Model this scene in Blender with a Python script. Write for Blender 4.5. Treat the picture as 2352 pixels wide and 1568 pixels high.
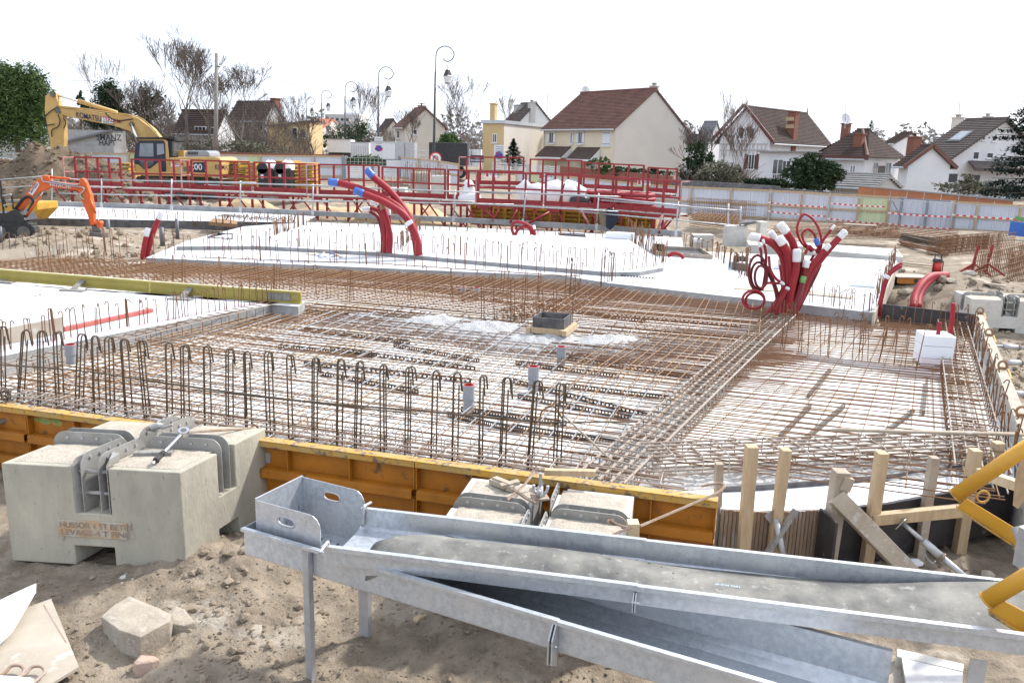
import bpy, bmesh, math, random
from mathutils import Vector as V, Matrix, noise
random.seed(7)
R_ = math.radians
for o in list(bpy.data.objects): bpy.data.objects.remove(o)
SC = bpy.context.scene
COL = SC.collection
# ---------------------------------------------------------------- camera
FPX, PITCH, ROLL, CAM = 1898.0, R_(12.8), R_(1.5), V((0, 0, 3.0))
Fw = V((0, math.cos(PITCH), -math.sin(PITCH)))
U0 = V((0, math.sin(PITCH), math.cos(PITCH)))
Rt = V((1, 0, 0)) * math.cos(ROLL) + U0 * math.sin(ROLL)
Up = V((1, 0, 0)) * -math.sin(ROLL) + U0 * math.cos(ROLL)
cd = bpy.data.cameras.new('camera')
cam = bpy.data.objects.new('camera', cd); COL.objects.link(cam)
m = Matrix((Rt, Up, -Fw)).transposed().to_4x4(); m.translation = CAM
cam.matrix_world = m
cd.sensor_width = 36; cd.lens = FPX / 2352 * 36; cd.clip_start = .05; cd.clip_end = 3000
SC.camera = cam
# ---------------------------------------------------------------- sky, sun, exposure
SUN_AZ, SUN_EL = R_(54), R_(45)          # azimuth from +Y towards +X
wd = bpy.data.worlds.new('World'); SC.world = wd; wd.use_nodes = True
wt = wd.node_tree; bg = wt.nodes['Background']
sk = wt.nodes.new('ShaderNodeTexSky'); sk.sky_type = 'NISHITA'; sk.sun_disc = False
sk.sun_elevation = SUN_EL; sk.sun_rotation = SUN_AZ
sk.air_density = 1.0; sk.dust_density = 4.0; sk.ozone_density = 1.0; sk.altitude = 50
mxs = wt.nodes.new('ShaderNodeMix'); mxs.data_type = 'RGBA'; mxs.inputs['Factor'].default_value = .62
mxs.inputs['B'].default_value = (8.9, 9.7, 11.2, 1)      # thin white high cloud
wt.links.new(sk.outputs[0], mxs.inputs['A']); wt.links.new(mxs.outputs['Result'], bg.inputs[0])
bg.inputs[1].default_value = .125
sl = bpy.data.lights.new('sun', 'SUN'); sl.energy = 3.5; sl.angle = R_(3.0); sl.color = (1, .965, .92)
so = bpy.data.objects.new('sun', sl); COL.objects.link(so)
sd = V((math.sin(SUN_AZ) * math.cos(SUN_EL), math.cos(SUN_AZ) * math.cos(SUN_EL), math.sin(SUN_EL)))
so.rotation_euler = sd.to_track_quat('Z', 'Y').to_euler(); so.location = (40, 40, 60)
SC.view_settings.view_transform = 'Standard'; SC.view_settings.look = 'None'
SC.view_settings.gamma = 1; SC.view_settings.use_curve_mapping = False
SC.view_settings.exposure = .55
SC.cycles.adaptive_threshold = .02; SC.cycles.max_bounces = 6; SC.cycles.diffuse_bounces = 2; SC.cycles.glossy_bounces = 3; SC.cycles.transmission_bounces = 2; SC.cycles.caustics_reflective = False; SC.cycles.caustics_refractive = False
# ---------------------------------------------------------------- placing helpers (survey points of the photograph -> metres)
def ray(x, y): return Fw + Rt * ((x - 1176) / FPX) - Up * ((y - 784) / FPX)
def P(x, y, z=0.0):                       # point on the level z
    d = ray(x, y); return CAM + d * ((z - CAM.z) / d.z)
def PY(x, y, Y):                          # point at distance Y
    d = ray(x, y); return CAM + d * (Y / d.y)
def proj(q):
    d = V(q) - CAM; w = d.dot(Fw); return 1176 + FPX * d.dot(Rt) / w, 784 - FPX * d.dot(Up) / w
def zat(q, py):                           # height above q that shows at py
    lo, hi = -4.0, 40.0
    for _ in range(40):
        mid = (lo + hi) / 2
        if proj((q[0], q[1], mid))[1] > py: lo = mid
        else: hi = mid
    return lo
def along(q, d, px, hi=60.0):             # distance along d from q that shows at px
    lo = 0.0; s = 1 if proj(V(q) + V(d) * .01)[0] > proj(q)[0] else -1
    for _ in range(40):
        mid = (lo + hi) / 2
        if (proj(V(q) + V(d) * mid)[0] - px) * s < 0: lo = mid
        else: hi = mid
    return lo
TH = R_(17.5)
EX = V((math.cos(TH), -math.sin(TH), 0)); UY = V((math.sin(TH), math.cos(TH), 0)); ZZ = V((0, 0, 1))
def S(a, b, z=0.0): return EX * a + UY * b + ZZ * z     # site grid
def AB(q): return V(q).dot(EX), V(q).dot(UY)
# ---------------------------------------------------------------- mesh builder
ORG = {}
class MB:
    def __init__(s): s.v = []; s.f = []
    def add(s, pts, faces):
        n = len(s.v); s.v += [V(p) for p in pts]; s.f += [tuple(i + n for i in f) for f in faces]; return s
    def box8(s, p): return s.add(p, [(3, 2, 1, 0), (4, 5, 6, 7), (0, 1, 5, 4), (1, 2, 6, 5), (2, 3, 7, 6), (3, 0, 4, 7)])
    def box(s, c, sz, rz=0, ax=None):
        c = V(c)
        if ax: X, Y, Z = [V(k).normalized() for k in ax]
        else: X, Y, Z = V((math.cos(rz), math.sin(rz), 0)), V((-math.sin(rz), math.cos(rz), 0)), ZZ
        a, b, h = X * sz[0] / 2, Y * sz[1] / 2, Z * sz[2] / 2
        return s.box8([c - a - b - h, c + a - b - h, c + a + b - h, c - a + b - h, c - a - b + h, c + a - b + h, c + a + b + h, c - a + b + h])
    def beam(s, p, q, w, h, up=ZZ):       # w sideways, h along up
        p, q = V(p), V(q); d = (q - p).normalized(); X = d.cross(V(up))
        if X.length < 1e-4: X = d.cross(V((0, 1, 0)))
        X.normalize(); Z = X.cross(d); a, b = X * w / 2, Z * h / 2
        return s.box8([p - a - b, p + a - b, q + a - b, q - a - b, p - a + b, p + a + b, q + a + b, q - a + b])
    def tube(s, pts, r, n=6, closed=False, caps=True):
        pts = [V(p) for p in pts]; k = len(pts); rr = r if isinstance(r, (list, tuple)) else [r] * k
        base = len(s.v); prev = None
        for i, p in enumerate(pts):
            if closed: d = pts[(i + 1) % k] - pts[i - 1]
            else: d = pts[min(i + 1, k - 1)] - pts[max(i - 1, 0)]
            if d.length < 1e-7: d = V((0, 0, 1))
            d.normalize()
            if prev is None:
                X = d.cross(V((.31, .17, .93)) if abs(d.z) < .9 else V((1, .1, .05))).normalized()
            else:
                X = prev - d * prev.dot(d)
                X = X.normalized() if X.length > 1e-5 else d.orthogonal().normalized()
            prev = X; Y = d.cross(X)
            for j in range(n):
                t = 2 * math.pi * j / n; s.v.append(p + (X * math.cos(t) + Y * math.sin(t)) * rr[i])
        for i in range(k if closed else k - 1):
            a, b = base + i * n, base + ((i + 1) % k) * n
            for j in range(n): s.f.append((a + j, a + (j + 1) % n, b + (j + 1) % n, b + j))
        if caps and not closed:
            s.f.append(tuple(base + j for j in reversed(range(n)))); s.f.append(tuple(base + (k - 1) * n + j for j in range(n)))
        return s
    def cyl(s, p, q, r, r2=None, n=12): return s.tube([p, q], [r, r if r2 is None else r2], n)
    def prism(s, poly, vec):
        n = len(poly); vec = V(vec); a = [V(p) for p in poly]
        return s.add(a + [p + vec for p in a], [tuple(reversed(range(n))), tuple(range(n, 2 * n))] + [(i, (i + 1) % n, n + (i + 1) % n, n + i) for i in range(n)])
    def quad(s, *p): return s.add(p, [tuple(range(len(p)))])
    def grid(s, rows, closed=False):
        n = len(s.v); k = len(rows[0])
        for r in rows: s.v += [V(p) for p in r]
        for i in range(len(rows) - 1):
            for j in range(k - 1 if not closed else k):
                a = n + i * k + j; b = n + i * k + (j + 1) % k; s.f.append((a, b, b + k, a + k))
        return s
    def rock(s, c, r, sq=(1, 1, 1), jit=.28):
        t = (1 + 5 ** .5) / 2
        vs = [(-1, t, 0), (1, t, 0), (-1, -t, 0), (1, -t, 0), (0, -1, t), (0, 1, t), (0, -1, -t), (0, 1, -t), (t, 0, -1), (t, 0, 1), (-t, 0, -1), (-t, 0, 1)]
        fs = [(0, 11, 5), (0, 5, 1), (0, 1, 7), (0, 7, 10), (0, 10, 11), (1, 5, 9), (5, 11, 4), (11, 10, 2), (10, 7, 6), (7, 1, 8), (3, 9, 4), (3, 4, 2), (3, 2, 6), (3, 6, 8), (3, 8, 9), (4, 9, 5), (2, 4, 11), (6, 2, 10), (8, 6, 7), (9, 8, 1)]
        a = random.uniform(0, 6.3); ca, sa = math.cos(a), math.sin(a); pts = []
        for v in vs:
            k = r / 1.9 * random.uniform(1 - jit, 1 + jit); x, y, z = v[0] * k * sq[0], v[1] * k * sq[1], v[2] * k * sq[2]
            pts.append(V(c) + V((x * ca - y * sa, x * sa + y * ca, z)))
        return s.add(pts, fs)
    def build(s, name, mt, parent=None, smooth=False, bevel=0, org=None):
        if not s.v: s.v = [V((0, 0, 0))] * 3; s.f = [(0, 1, 2)]
        if org is not None: o0 = V(org)
        elif parent is not None: o0 = ORG[parent.name]
        else:
            xs = [p.x for p in s.v]; ys = [p.y for p in s.v]
            o0 = V(((min(xs) + max(xs)) / 2, (min(ys) + max(ys)) / 2, min(p.z for p in s.v)))
        me = bpy.data.meshes.new(name); me.from_pydata([tuple(p - o0) for p in s.v], [], s.f); me.update()
        if mt: me.materials.append(M[mt] if isinstance(mt, str) else mt)
        o = bpy.data.objects.new(name, me); COL.objects.link(o); ORG[o.name] = o0
        if parent is not None: o.parent = parent; o.location = o0 - ORG[parent.name]
        else: o.location = o0
        if smooth: 
            for p in me.polygons: p.use_smooth = True
        if bevel:
            b = o.modifiers.new('bevel', 'BEVEL'); b.width = bevel; b.segments = 2; b.limit_method = 'ANGLE'; b.angle_limit = R_(40)
        return o
def tag(o, label=None, cat=None, group=None, kind=None):
    if label: o['label'] = label
    if cat: o['category'] = cat
    if group: o['group'] = group
    if kind: o['kind'] = kind
    return o
def thing(name, label, cat, loc, group=None):
    o = bpy.data.objects.new(name, None); COL.objects.link(o); o.location = V(loc); o.empty_display_size = .2
    ORG[o.name] = V(loc); return tag(o, label, cat, group)
def inst(name, me, parent, loc, rot=None, scale=None):      # a part that shares mesh data
    o = bpy.data.objects.new(name, me); COL.objects.link(o); o.parent = parent
    o.location = V(loc) - (ORG[parent.name] if parent else V((0, 0, 0))); ORG[o.name] = V(loc)
    if rot is not None:
        if hasattr(rot, 'to_euler'): rot = rot.to_euler()
        o.rotation_euler = rot
    if scale is not None: o.scale = scale
    return o
def copy_tree(o, parent=None):
    c = o.copy(); COL.objects.link(c); c.parent = parent; ORG[c.name] = ORG.get(o.name, V((0, 0, 0)))
    for ch in list(o.children): copy_tree(ch, c)
    return c
def text(s, org, xd, yd, h, mt, parent, ex=.002, name='lettering', sx=1.0):
    c = bpy.data.curves.new(name, 'FONT'); c.body = s; c.size = 1; c.extrude = 0; c.offset = .012
    t = bpy.data.objects.new('tmp', c); COL.objects.link(t); bpy.context.view_layer.update()
    me = bpy.data.meshes.new_from_object(t.evaluated_get(bpy.context.evaluated_depsgraph_get()))
    bpy.data.objects.remove(t); bpy.data.curves.remove(c)
    X, Y = V(xd).normalized(), V(yd).normalized(); N = X.cross(Y); k = h / .72
    b = MB(); b.v = [V(org) + X * v.co.x * k * sx + Y * v.co.y * k + N * ex for v in me.vertices]
    b.f = [tuple(p.vertices) for p in me.polygons]; w = max([v.co.x for v in me.vertices] or [0]) * k * sx
    bpy.data.meshes.remove(me); o = b.build(name, mt, parent); return o
def lerp(a, b, t): return V(a) + (V(b) - V(a)) * t
def arc(c, X, Y, r, a0, a1, n): return [V(c) + V(X) * r * math.cos(R_(a0 + (a1 - a0) * i / n)) + V(Y) * r * math.sin(R_(a0 + (a1 - a0) * i / n)) for i in range(n + 1)]
def spline(pts, n=6):                      # Catmull-Rom through the points
    pts = [V(p) for p in pts]; q = [pts[0] * 2 - pts[1]] + pts + [pts[-1] * 2 - pts[-2]]; out = []
    for i in range(1, len(q) - 2):
        a, b, c, d = q[i - 1:i + 3]
        for k in range(n):
            t = k / n; out.append(.5 * ((2 * b) + (c - a) * t + (2 * a - 5 * b + 4 * c - d) * t * t + (3 * b - a - 3 * c + d) * t ** 3))
    return out + [pts[-1]]
def poly_at(pts, t):                       # point at share t of a polyline
    L = [(pts[i + 1] - pts[i]).length for i in range(len(pts) - 1)]; s = t * sum(L)
    for i, l in enumerate(L):
        if s <= l or i == len(L) - 1: return lerp(pts[i], pts[i + 1], s / l), (pts[i + 1] - pts[i]).normalized()
        s -= l
# ---------------------------------------------------------------- materials
M = {}
def mat(name, c1, c2=None, sc=6, rough=.7, metal=0, bump=0, bsc=None, lo=.35, hi=.65, c3=None, sc3=30, lo3=.6, hi3=.7, det=5, stretch=None, spec=.5, rv=0):
    mt = bpy.data.materials.new(name); mt.use_nodes = True; nt = mt.node_tree; b = nt.nodes['Principled BSDF']; M[name] = mt
    b.inputs['Base Color'].default_value = (*c1, 1); b.inputs['Roughness'].default_value = rough; b.inputs['Metallic'].default_value = metal
    b.inputs['Specular IOR Level'].default_value = spec
    tc = nt.nodes.new('ShaderNodeTexCoord'); src = tc.outputs['Object']
    if stretch:
        mp = nt.nodes.new('ShaderNodeMapping'); mp.inputs['Scale'].default_value = stretch; nt.links.new(src, mp.inputs[0]); src = mp.outputs[0]
    def ns(scale, detail):
        n = nt.nodes.new('ShaderNodeTexNoise'); n.inputs['Scale'].default_value = scale; n.inputs['Detail'].default_value = detail
        n.inputs['Roughness'].default_value = .62; nt.links.new(src, n.inputs['Vector']); return n.outputs['Fac']
    def ramp(fac, a, z):
        r = nt.nodes.new('ShaderNodeMapRange'); r.inputs[1].default_value = a; r.inputs[2].default_value = z; nt.links.new(fac, r.inputs[0]); return r.outputs[0]
    def mix(fac, a, bb):
        x = nt.nodes.new('ShaderNodeMix'); x.data_type = 'RGBA'; nt.links.new(fac, x.inputs['Factor'])
        for k, s_ in (('A', a), ('B', bb)):
            if isinstance(s_, tuple): x.inputs[k].default_value = (*s_, 1)
            else: nt.links.new(s_, x.inputs[k])
        return x.outputs['Result']
    col = c1
    if c2: col = mix(ramp(ns(sc, det), lo, hi), c1, c2)
    if c3: col = mix(ramp(ns(sc3, det), lo3, hi3), col, c3)
    if col is not c1: nt.links.new(col, b.inputs['Base Color'])
    if rv:
        f = ramp(ns(sc * 2.3, 4), .3, .7); r = nt.nodes.new('ShaderNodeMapRange'); r.inputs[3].default_value = max(rough - rv, .03); r.inputs[4].default_value = min(rough + rv, 1); nt.links.new(f, r.inputs[0]); nt.links.new(r.outputs[0], b.inputs['Roughness'])
    if bump:
        bp = nt.nodes.new('ShaderNodeBump'); bp.inputs['Strength'].default_value = bump; bp.inputs['Distance'].default_value = .02
        nt.links.new(ns(bsc or sc * 4, 5), bp.inputs['Height']); nt.links.new(bp.outputs[0], b.inputs['Normal'])
    return mt
mat('soil', (.335, .277, .208), (.165, .132, .097), 3.4, .95, bump=1, bsc=34, c3=(.50, .45, .375), sc3=1.15, lo3=.54, hi3=.70, spec=.15, det=9, lo=.36, hi=.68)
mat('soil_clod', (.33, .27, .20), (.20, .16, .115), 5, .95, bump=.6, bsc=40, spec=.15)
mat('mound', (.19, .145, .10), (.115, .085, .06), .9, .95, bump=1, bsc=7, c3=(.30, .25, .19), sc3=3, spec=.15)
mat('sand', (.55, .43, .26), (.42, .32, .19), 1.6, .95, bump=.6, bsc=9, spec=.15)
mat('blinding', (.85, .84, .81), (.68, .62, .51), 1.1, .9, c3=(.50, .43, .31), sc3=7, lo3=.57, hi3=.7, bump=.25, bsc=30, lo=.45, hi=.68)
mat('slab', (.62, .635, .66), (.52, .53, .55), .45, .8, c3=(.50, .45, .38), sc3=1.6, lo3=.58, hi3=.80, bump=.12, bsc=14)
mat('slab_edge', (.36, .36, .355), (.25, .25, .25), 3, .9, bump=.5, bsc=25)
mat('rough_concrete', (.50, .49, .465), (.36, .35, .33), 4, .95, bump=1, bsc=26, c3=(.64, .63, .61), sc3=12, lo3=.5, hi3=.65)
mat('fresh_concrete', (.42, .42, .415), (.30, .30, .30), 5, .9, bump=1, bsc=50, c3=(.6, .6, .6), sc3=40, lo3=.5, hi3=.62)
mat('block', (.54, .495, .38), (.30, .285, .235), 1.9, .88, bump=.4, bsc=30, c3=(.27, .245, .20), sc3=26, lo3=.63, hi3=.70, lo=.3, hi=.7, stretch=(1, 1, .4))
mat('block_pale', (.62, .60, .55), (.50, .48, .43), 2.6, .9, bump=.35, bsc=28, c3=(.44, .41, .36), sc3=14, lo3=.57, hi3=.7)
mat('grit', (.55, .49, .40), (.40, .35, .28), 9, .95, bump=.9, bsc=60)
mat('rust_plate', (.50, .30, .13), (.48, .44, .37), 11, .85, bump=.3, bsc=40)
mat('rust', (.25, .122, .055), (.15, .075, .038), 14, .85, bump=.3, bsc=60)
mat('rust_light', (.34, .205, .105), (.22, .125, .06), 11, .85)
mat('bar_dark', (.125, .09, .055), (.075, .055, .036), 12, .7, bump=.4, bsc=90)
mat('bar_steel', (.30, .32, .345), (.22, .21, .20), 6, .45, .35)
mat('bar_cement', (.47, .435, .39), (.31, .20, .13), 7, .9, bump=.5, bsc=50)
mat('bar_mix', (.33, .23, .155), (.46, .43, .39), 2.5, .9, bump=.4, bsc=50)
mat('galv', (.58, .61, .64), (.46, .485, .515), 26, .36, .55, c3=(.60, .61, .62), sc3=3, lo3=.5, hi3=.75, det=2, rv=.1, bump=.03, bsc=30)
mat('galv_dull', (.52, .525, .53), (.43, .43, .435), 9, .5, .5, rv=.1)
mat('tube_steel', (.47, .48, .49), (.36, .36, .36), 4, .45, .6, c3=(.33, .25, .18), sc3=9, lo3=.64, hi3=.75)
mat('bright_steel', (.6, .6, .61), (.48, .48, .49), 8, .28, .9)
mat('dark_steel', (.11, .11, .11), (.19, .17, .15), 7, .6, .4)
mat('plate_steel', (.40, .395, .37), (.30, .29, .265), 5, .6, .35, bump=.1, bsc=30, c3=(.45, .42, .36), sc3=12)
mat('iron_rust', (.30, .19, .115), (.40, .33, .27), 8, .8, .2, bump=.3, bsc=40)
mat('yellow_form', (.48, .178, .010), (.33, .12, .010), 2.4, .55, c3=(.13, .07, .03), sc3=6, lo3=.60, hi3=.70, bump=.08, bsc=20)
mat('yellow_worn', (.56, .29, .035), (.42, .31, .13), 9, .7, c3=(.17, .13, .10), sc3=11, lo3=.53, hi3=.61, bump=.3, bsc=40)
mat('yellow_tube', (.66, .335, .025), (.56, .28, .025), 3, .45, c3=(.33, .27, .19), sc3=6, lo3=.66, hi3=.74, bump=.06, bsc=20)
mat('yellow_panel', (.60, .34, .03), (.42, .23, .025), 2.2, .6, c3=(.18, .11, .05), sc3=6, lo3=.58, hi3=.7)
mat('red_form', (.31, .018, .02), (.23, .015, .017), 2, .5, c3=(.33, .16, .14), sc3=5, lo3=.64, hi3=.75)
mat('red_faded', (.42, .13, .12), (.40, .30, .27), 5, .7)
mat('deck', (.50, .47, .43), (.36, .32, .28), 3, .9, bump=.3, bsc=14)
mat('conduit', (.33, .011, .02), (.25, .01, .016), 3, .62, c3=(.30, .06, .06), sc3=7, lo3=.66, hi3=.8)
mat('conduit_dark', (.17, .008, .013), (.13, .008, .011), 3, .45)
mat('white_tape', (.80, .80, .80), (.68, .68, .69), 9, .5)
mat('blue_tape', (.07, .17, .52), (.05, .12, .40), 6, .45)
mat('brown_tape', (.32, .19, .10), None, 6, .4)
mat('pvc', (.30, .32, .35), (.255, .27, .30), 4, .4, c3=(.5, .5, .5), sc3=14, lo3=.66, hi3=.75)
mat('pvc_dark', (.14, .145, .165), (.11, .115, .13), 4, .5)
mat('red_ring', (.60, .05, .04), None, 5, .5)
mat('black_ply', (.022, .02, .024), (.05, .046, .048), 3, .42, c3=(.22, .21, .20), sc3=7, lo3=.63, hi3=.72)
mat('black_ply_dusty', (.06, .058, .062), (.15, .145, .14), 4, .6)
mat('ply_edge', (.45, .33, .20), (.35, .25, .15), 14, .8)
mat('timber', (.56, .42, .26), (.45, .32, .185), 4, .75, bump=.15, bsc=20, stretch=(6, 6, 1), c3=(.36, .27, .18), sc3=2.2, lo3=.6, hi3=.75)
mat('timber_pale', (.68, .56, .38), (.58, .45, .28), 4, .75, stretch=(5, 5, 1))
mat('timber_dirty', (.46, .39, .30), (.33, .265, .195), 3.5, .85, bump=.3, bsc=22, c3=(.55, .51, .45), sc3=7, lo3=.55, hi3=.68)
mat('timber_grey', (.30, .285, .26), (.20, .185, .165), 5, .85, bump=.3, bsc=18, stretch=(4, 4, 1), c3=(.5, .49, .46), sc3=16, lo3=.6, hi3=.68)
mat('ply_pale', (.46, .41, .335), (.36, .31, .245), 2, .85, c3=(.52, .49, .44), sc3=4, bump=.12, bsc=20)
mat('fibre_form', (.33, .235, .16), (.25, .175, .12), 5, .9, bump=.3, bsc=20, stretch=(5, 5, 1), c3=(.45, .42, .39), sc3=2.6, lo3=.55, hi3=.72)
mat('beam_yellow', (.38, .305, .06), (.31, .25, .05), 2.5, .6, c3=(.40, .34, .16), sc3=6, lo3=.62, hi3=.75)
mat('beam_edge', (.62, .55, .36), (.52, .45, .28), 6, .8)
mat('eps', (.84, .86, .89), (.80, .82, .85), 6, .85, bump=.12, bsc=60)
mat('eps_pink', (.85, .70, .72), (.84, .82, .84), 4, .85)
mat('pink_paint', (.85, .30, .36), (.84, .66, .68), 12, .9)
mat('red_plank', (.50, .13, .11), (.42, .10, .09), 5, .7, c3=(.56, .34, .30), sc3=9, lo3=.6, hi3=.75)
mat('rubber', (.25, .24, .205), (.085, .085, .08), 3.2, .72, c3=(.30, .29, .26), sc3=14, lo3=.58, hi3=.7, bump=.25, bsc=9)
mat('black_plastic', (.014, .014, .016), (.03, .03, .032), 5, .35)
mat('black_rubber', (.025, .025, .026), (.05, .048, .045), 8, .8)
mat('stone', (.42, .37, .295), (.30, .255, .20), 5, .9, bump=.6, bsc=24, c3=(.50, .46, .39), sc3=11, lo3=.56, hi3=.7)
mat('stone_pink', (.50, .36, .28), (.42, .30, .23), 5, .9, bump=.5, bsc=24)
mat('komatsu', (.60, .385, .13), (.50, .315, .10), 1.5, .5, c3=(.42, .28, .12), sc3=4, lo3=.64, hi3=.78)
mat('komatsu_navy', (.022, .022, .045), None, 5, .4)
mat('orange', (.72, .13, .02), (.64, .105, .018), 3, .42, c3=(.36, .13, .06), sc3=9, lo3=.68, hi3=.78)
mat('chrome', (.75, .76, .78), None, 5, .15, 1)
mat('track', (.075, .065, .055), (.14, .12, .095), 6, .85, bump=.3, bsc=30)
mat('glass', (.045, .055, .06), (.10, .12, .13), 1.2, .08, spec=.8)
mat('glass_light', (.30, .34, .36), (.16, .19, .21), 1.3, .1, spec=.8)
mat('white_paint', (.78, .78, .78), (.70, .70, .70), 3, .5)
mat('decal_red', (.45, .03, .06), None, 5, .5)
mat('decal_green', (.15, .35, .10), None, 5, .5)
mat('navy', (.03, .03, .09), None, 5, .5)
mat('tan_print', (.26, .20, .05), None, 5, .7)
mat('white_cloth', (.80, .80, .81), (.72, .72, .74), 4, .8, bump=.3, bsc=9)
mat('dark_cloth', (.018, .022, .035), (.03, .034, .05), 6, .95, bump=.4, bsc=30)
mat('olive_cloth', (.20, .165, .105), (.15, .12, .08), 6, .95, bump=.4, bsc=30)
# ================================================================ ground
def sm(x, a, b):
    t = min(1, max(0, (x - a) / (b - a))); return t * t * (3 - 2 * t)
def fb(x, y, s, o=4): return noise.fractal(V((x * s, y * s, 3.7)), 1.0, 2.0, o)
HEAPS = [(P(1150, 1440, -.5), .7, .2), (P(520, 1290, -.5), .75, .17), (P(300, 1330, -.5), .6, .05), (P(560, 1420, -.5), .7, .06), (P(2175, 690, 0), 1.3, .55), (P(2120, 720, 0), .7, .25), (P(2240, 650, 0), 1.4, .3), (P(2330, 860, -.3), 1.2, .1),
         (P(150, 565, .1), 1.6, .35), (P(240, 545, .1), 1.2, .35), (P(60, 575, .1), 1.3, .25), (P(2090, 640, 0), 1.2, .25)]
def ground(x, y):
    a, b = AB((x, y, 0))
    far = -.12 + sm(y, 34, 60) * (.75 * sm(-x, -12, 8) - .45 * sm(x, -2, 16)) + 1.0 * sm(y, 60, 95)
    near = -.57 + .1 * sm(-a, 3, 9)
    z = near + (far - near) * sm(b, 15, 23) if a > -20 else near + (far - near) * sm(b, 9, 15)
    if a < -12 and b > 13: z = max(z, .02 * sm(b, 13, 16))
    inside = sm(b, 6.55, 6.75) * (1 - sm(a, 2.6, 2.75)) * (1 - sm(b, 26.5, 28)) * sm(a, -13.2, -12.2)
    z = z * (1 - inside) + inside * (-.62)
    for c, r, h in HEAPS:
        d = ((x - c.x) ** 2 + (y - c.y) ** 2) / (r * r)
        if d < 6: z += h * math.exp(-d * 1.6) * (1 + .35 * fb(x, y, 2.5, 3))
    if y < 30: z += .035 * fb(x, y, .8, 3) + .03 * fb(x + 9, y, 4.5, 6) + (.03 * abs(fb(x, y + 5, 10, 4)) + .012 * fb(x, y + 2, 24, 2) if y < 8 else 0)
    else: z += .10 * fb(x, y, .35, 4)
    return z
def axis(segs):
    out = []
    for a, b, st in segs:
        n = max(1, round((b - a) / st)); out += [a + (b - a) * i / n for i in range(n)]
    return out + [segs[-1][1]]
xs = axis([(-900, -120, 60), (-120, -40, 8), (-40, -16, 1.2), (-16, -5.5, .22), (-5.5, 6.2, .032), (6.2, 12, .16), (12, 40, 1.0), (40, 120, 8), (120, 900, 60)])
ys = axis([(-60, 3, 9), (3, 4.2, .2), (4.2, 7.0, .032), (7.0, 10.5, .11), (10.5, 24, .28), (24, 40, .6), (40, 110, 2), (110, 300, 12), (300, 1600, 110)])
g = MB(); g.grid([[(x, y, ground(x, y)) for x in xs] for y in ys])
tag(g.build('ground', 'soil', smooth=True), kind='structure')
# loose clods and stones on the near soil: nobody could count them
g = MB()
def scatter(n, box, r0, r1, z0=None):
    for _ in range(n):
        px, py = random.uniform(box[0], box[2]), random.uniform(box[1], box[3])
        q = P(px, py, -.53); r = r0 + (r1 - r0) * random.random() ** 3.5
        g.rock((q.x, q.y, ground(q.x, q.y) + r * .1), r, (1, random.uniform(.6, 1.1), random.uniform(.45, .85)), .36)
scatter(2600, (0, 1310, 1350, 1640), .005, .016); scatter(240, (0, 1330, 520, 1620), .008, .04); scatter(430, (420, 1220, 760, 1560), .008, .05); scatter(260, (700, 1330, 1300, 1650), .006, .03)
scatter(160, (1900, 1180, 2352, 1320), .01, .05); scatter(120, (1250, 1520, 1900, 1650), .006, .03)
for _ in range(240):
    px, py = random.uniform(2060, 2352), random.uniform(640, 760); q = P(px, py, -.05); r = .02 + .09 * random.random() ** 3
    g.rock((q.x, q.y, ground(q.x, q.y) + r * .3), r)
for _ in range(260):
    px, py = random.uniform(0, 420), random.uniform(520, 590); q = P(px, py, .1); r = .03 + .1 * random.random() ** 3
    g.rock((q.x, q.y, ground(q.x, q.y) + r * .2), r)
for _ in range(160):
    px, py = random.uniform(2300, 2352), random.uniform(790, 1000); q = P(px, py, -.5); r = .01 + .05 * random.random() ** 3
    g.rock((q.x, q.y, ground(q.x, q.y) + r * .2), r)
tag(g.build('soil_clods', 'soil_clod'), 'loose clods and small stones lying on the brown soil', 'clods', kind='stuff')
# the four large stones in the foreground
def stone(top, h, label, mt='stone', z=None):
    pts = [P(x, y, top[2]) for x, y in top[0]]; b = MB(); c = sum(pts, V()) / len(pts)
    gz = min(ground(p.x, p.y) for p in pts) - .03; n = len(pts)
    r0 = [p + (p - c) * top[1] for p in pts]; rows = [[V((p.x, p.y, gz)) for p in r0], [lerp(p, q, .5) + (p - c) * .05 for p, q in zip(r0, pts)], pts, [lerp(p, c, .35) + ZZ * .012 for p in pts]]
    for i, r in enumerate(rows[:2]):
        for p in r: p += V((random.uniform(-1, 1), random.uniform(-1, 1), 0)) * .012
    rows[1] = [V((p.x, p.y, (gz + q.z) / 2)) for p, q in zip(rows[1], pts)]
    b.grid(rows, closed=True); k = len(b.v); b.f.append(tuple(range(k - n, k)))
    return tag(b.build('stone', mt, bevel=.006), label, 'stone')
stone(([(231, 1415), (262, 1388), (298, 1367), (322, 1378), (360, 1393), (394, 1410), (390, 1425), (322, 1462), (272, 1445)], -.04, -.38), 0, 'large broken concrete slab stone lying on the soil below the counterweight')
stone(([(383, 1410), (403, 1390), (425, 1398), (447, 1428), (420, 1436), (396, 1432)], .12, -.46), 0, 'small angular stone touching the right end of the large broken stone')
stone(([(258, 1340), (276, 1318), (300, 1312), (318, 1330), (300, 1346), (272, 1350)], .1, -.47), 0, 'grey rounded stone under the front notch of the left counterweight', 'block_pale')
stone(([(307, 1520), (322, 1503), (356, 1506), (366, 1513), (350, 1520), (312, 1526)], .05, -.50), 0, 'flat pinkish stone chip in front of the large broken stone', 'stone_pink')
stone(([(568, 1448), (580, 1430), (604, 1434), (600, 1455), (580, 1462)], .1, -.50), 0, 'round pale stone left of the trough leg', 'stone')
stone(([(948, 1418), (975, 1407), (985, 1412), (958, 1426)], .05, -.51), 0, 'small flat brownish chip lying under the middle of the trough', 'timber')
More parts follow.
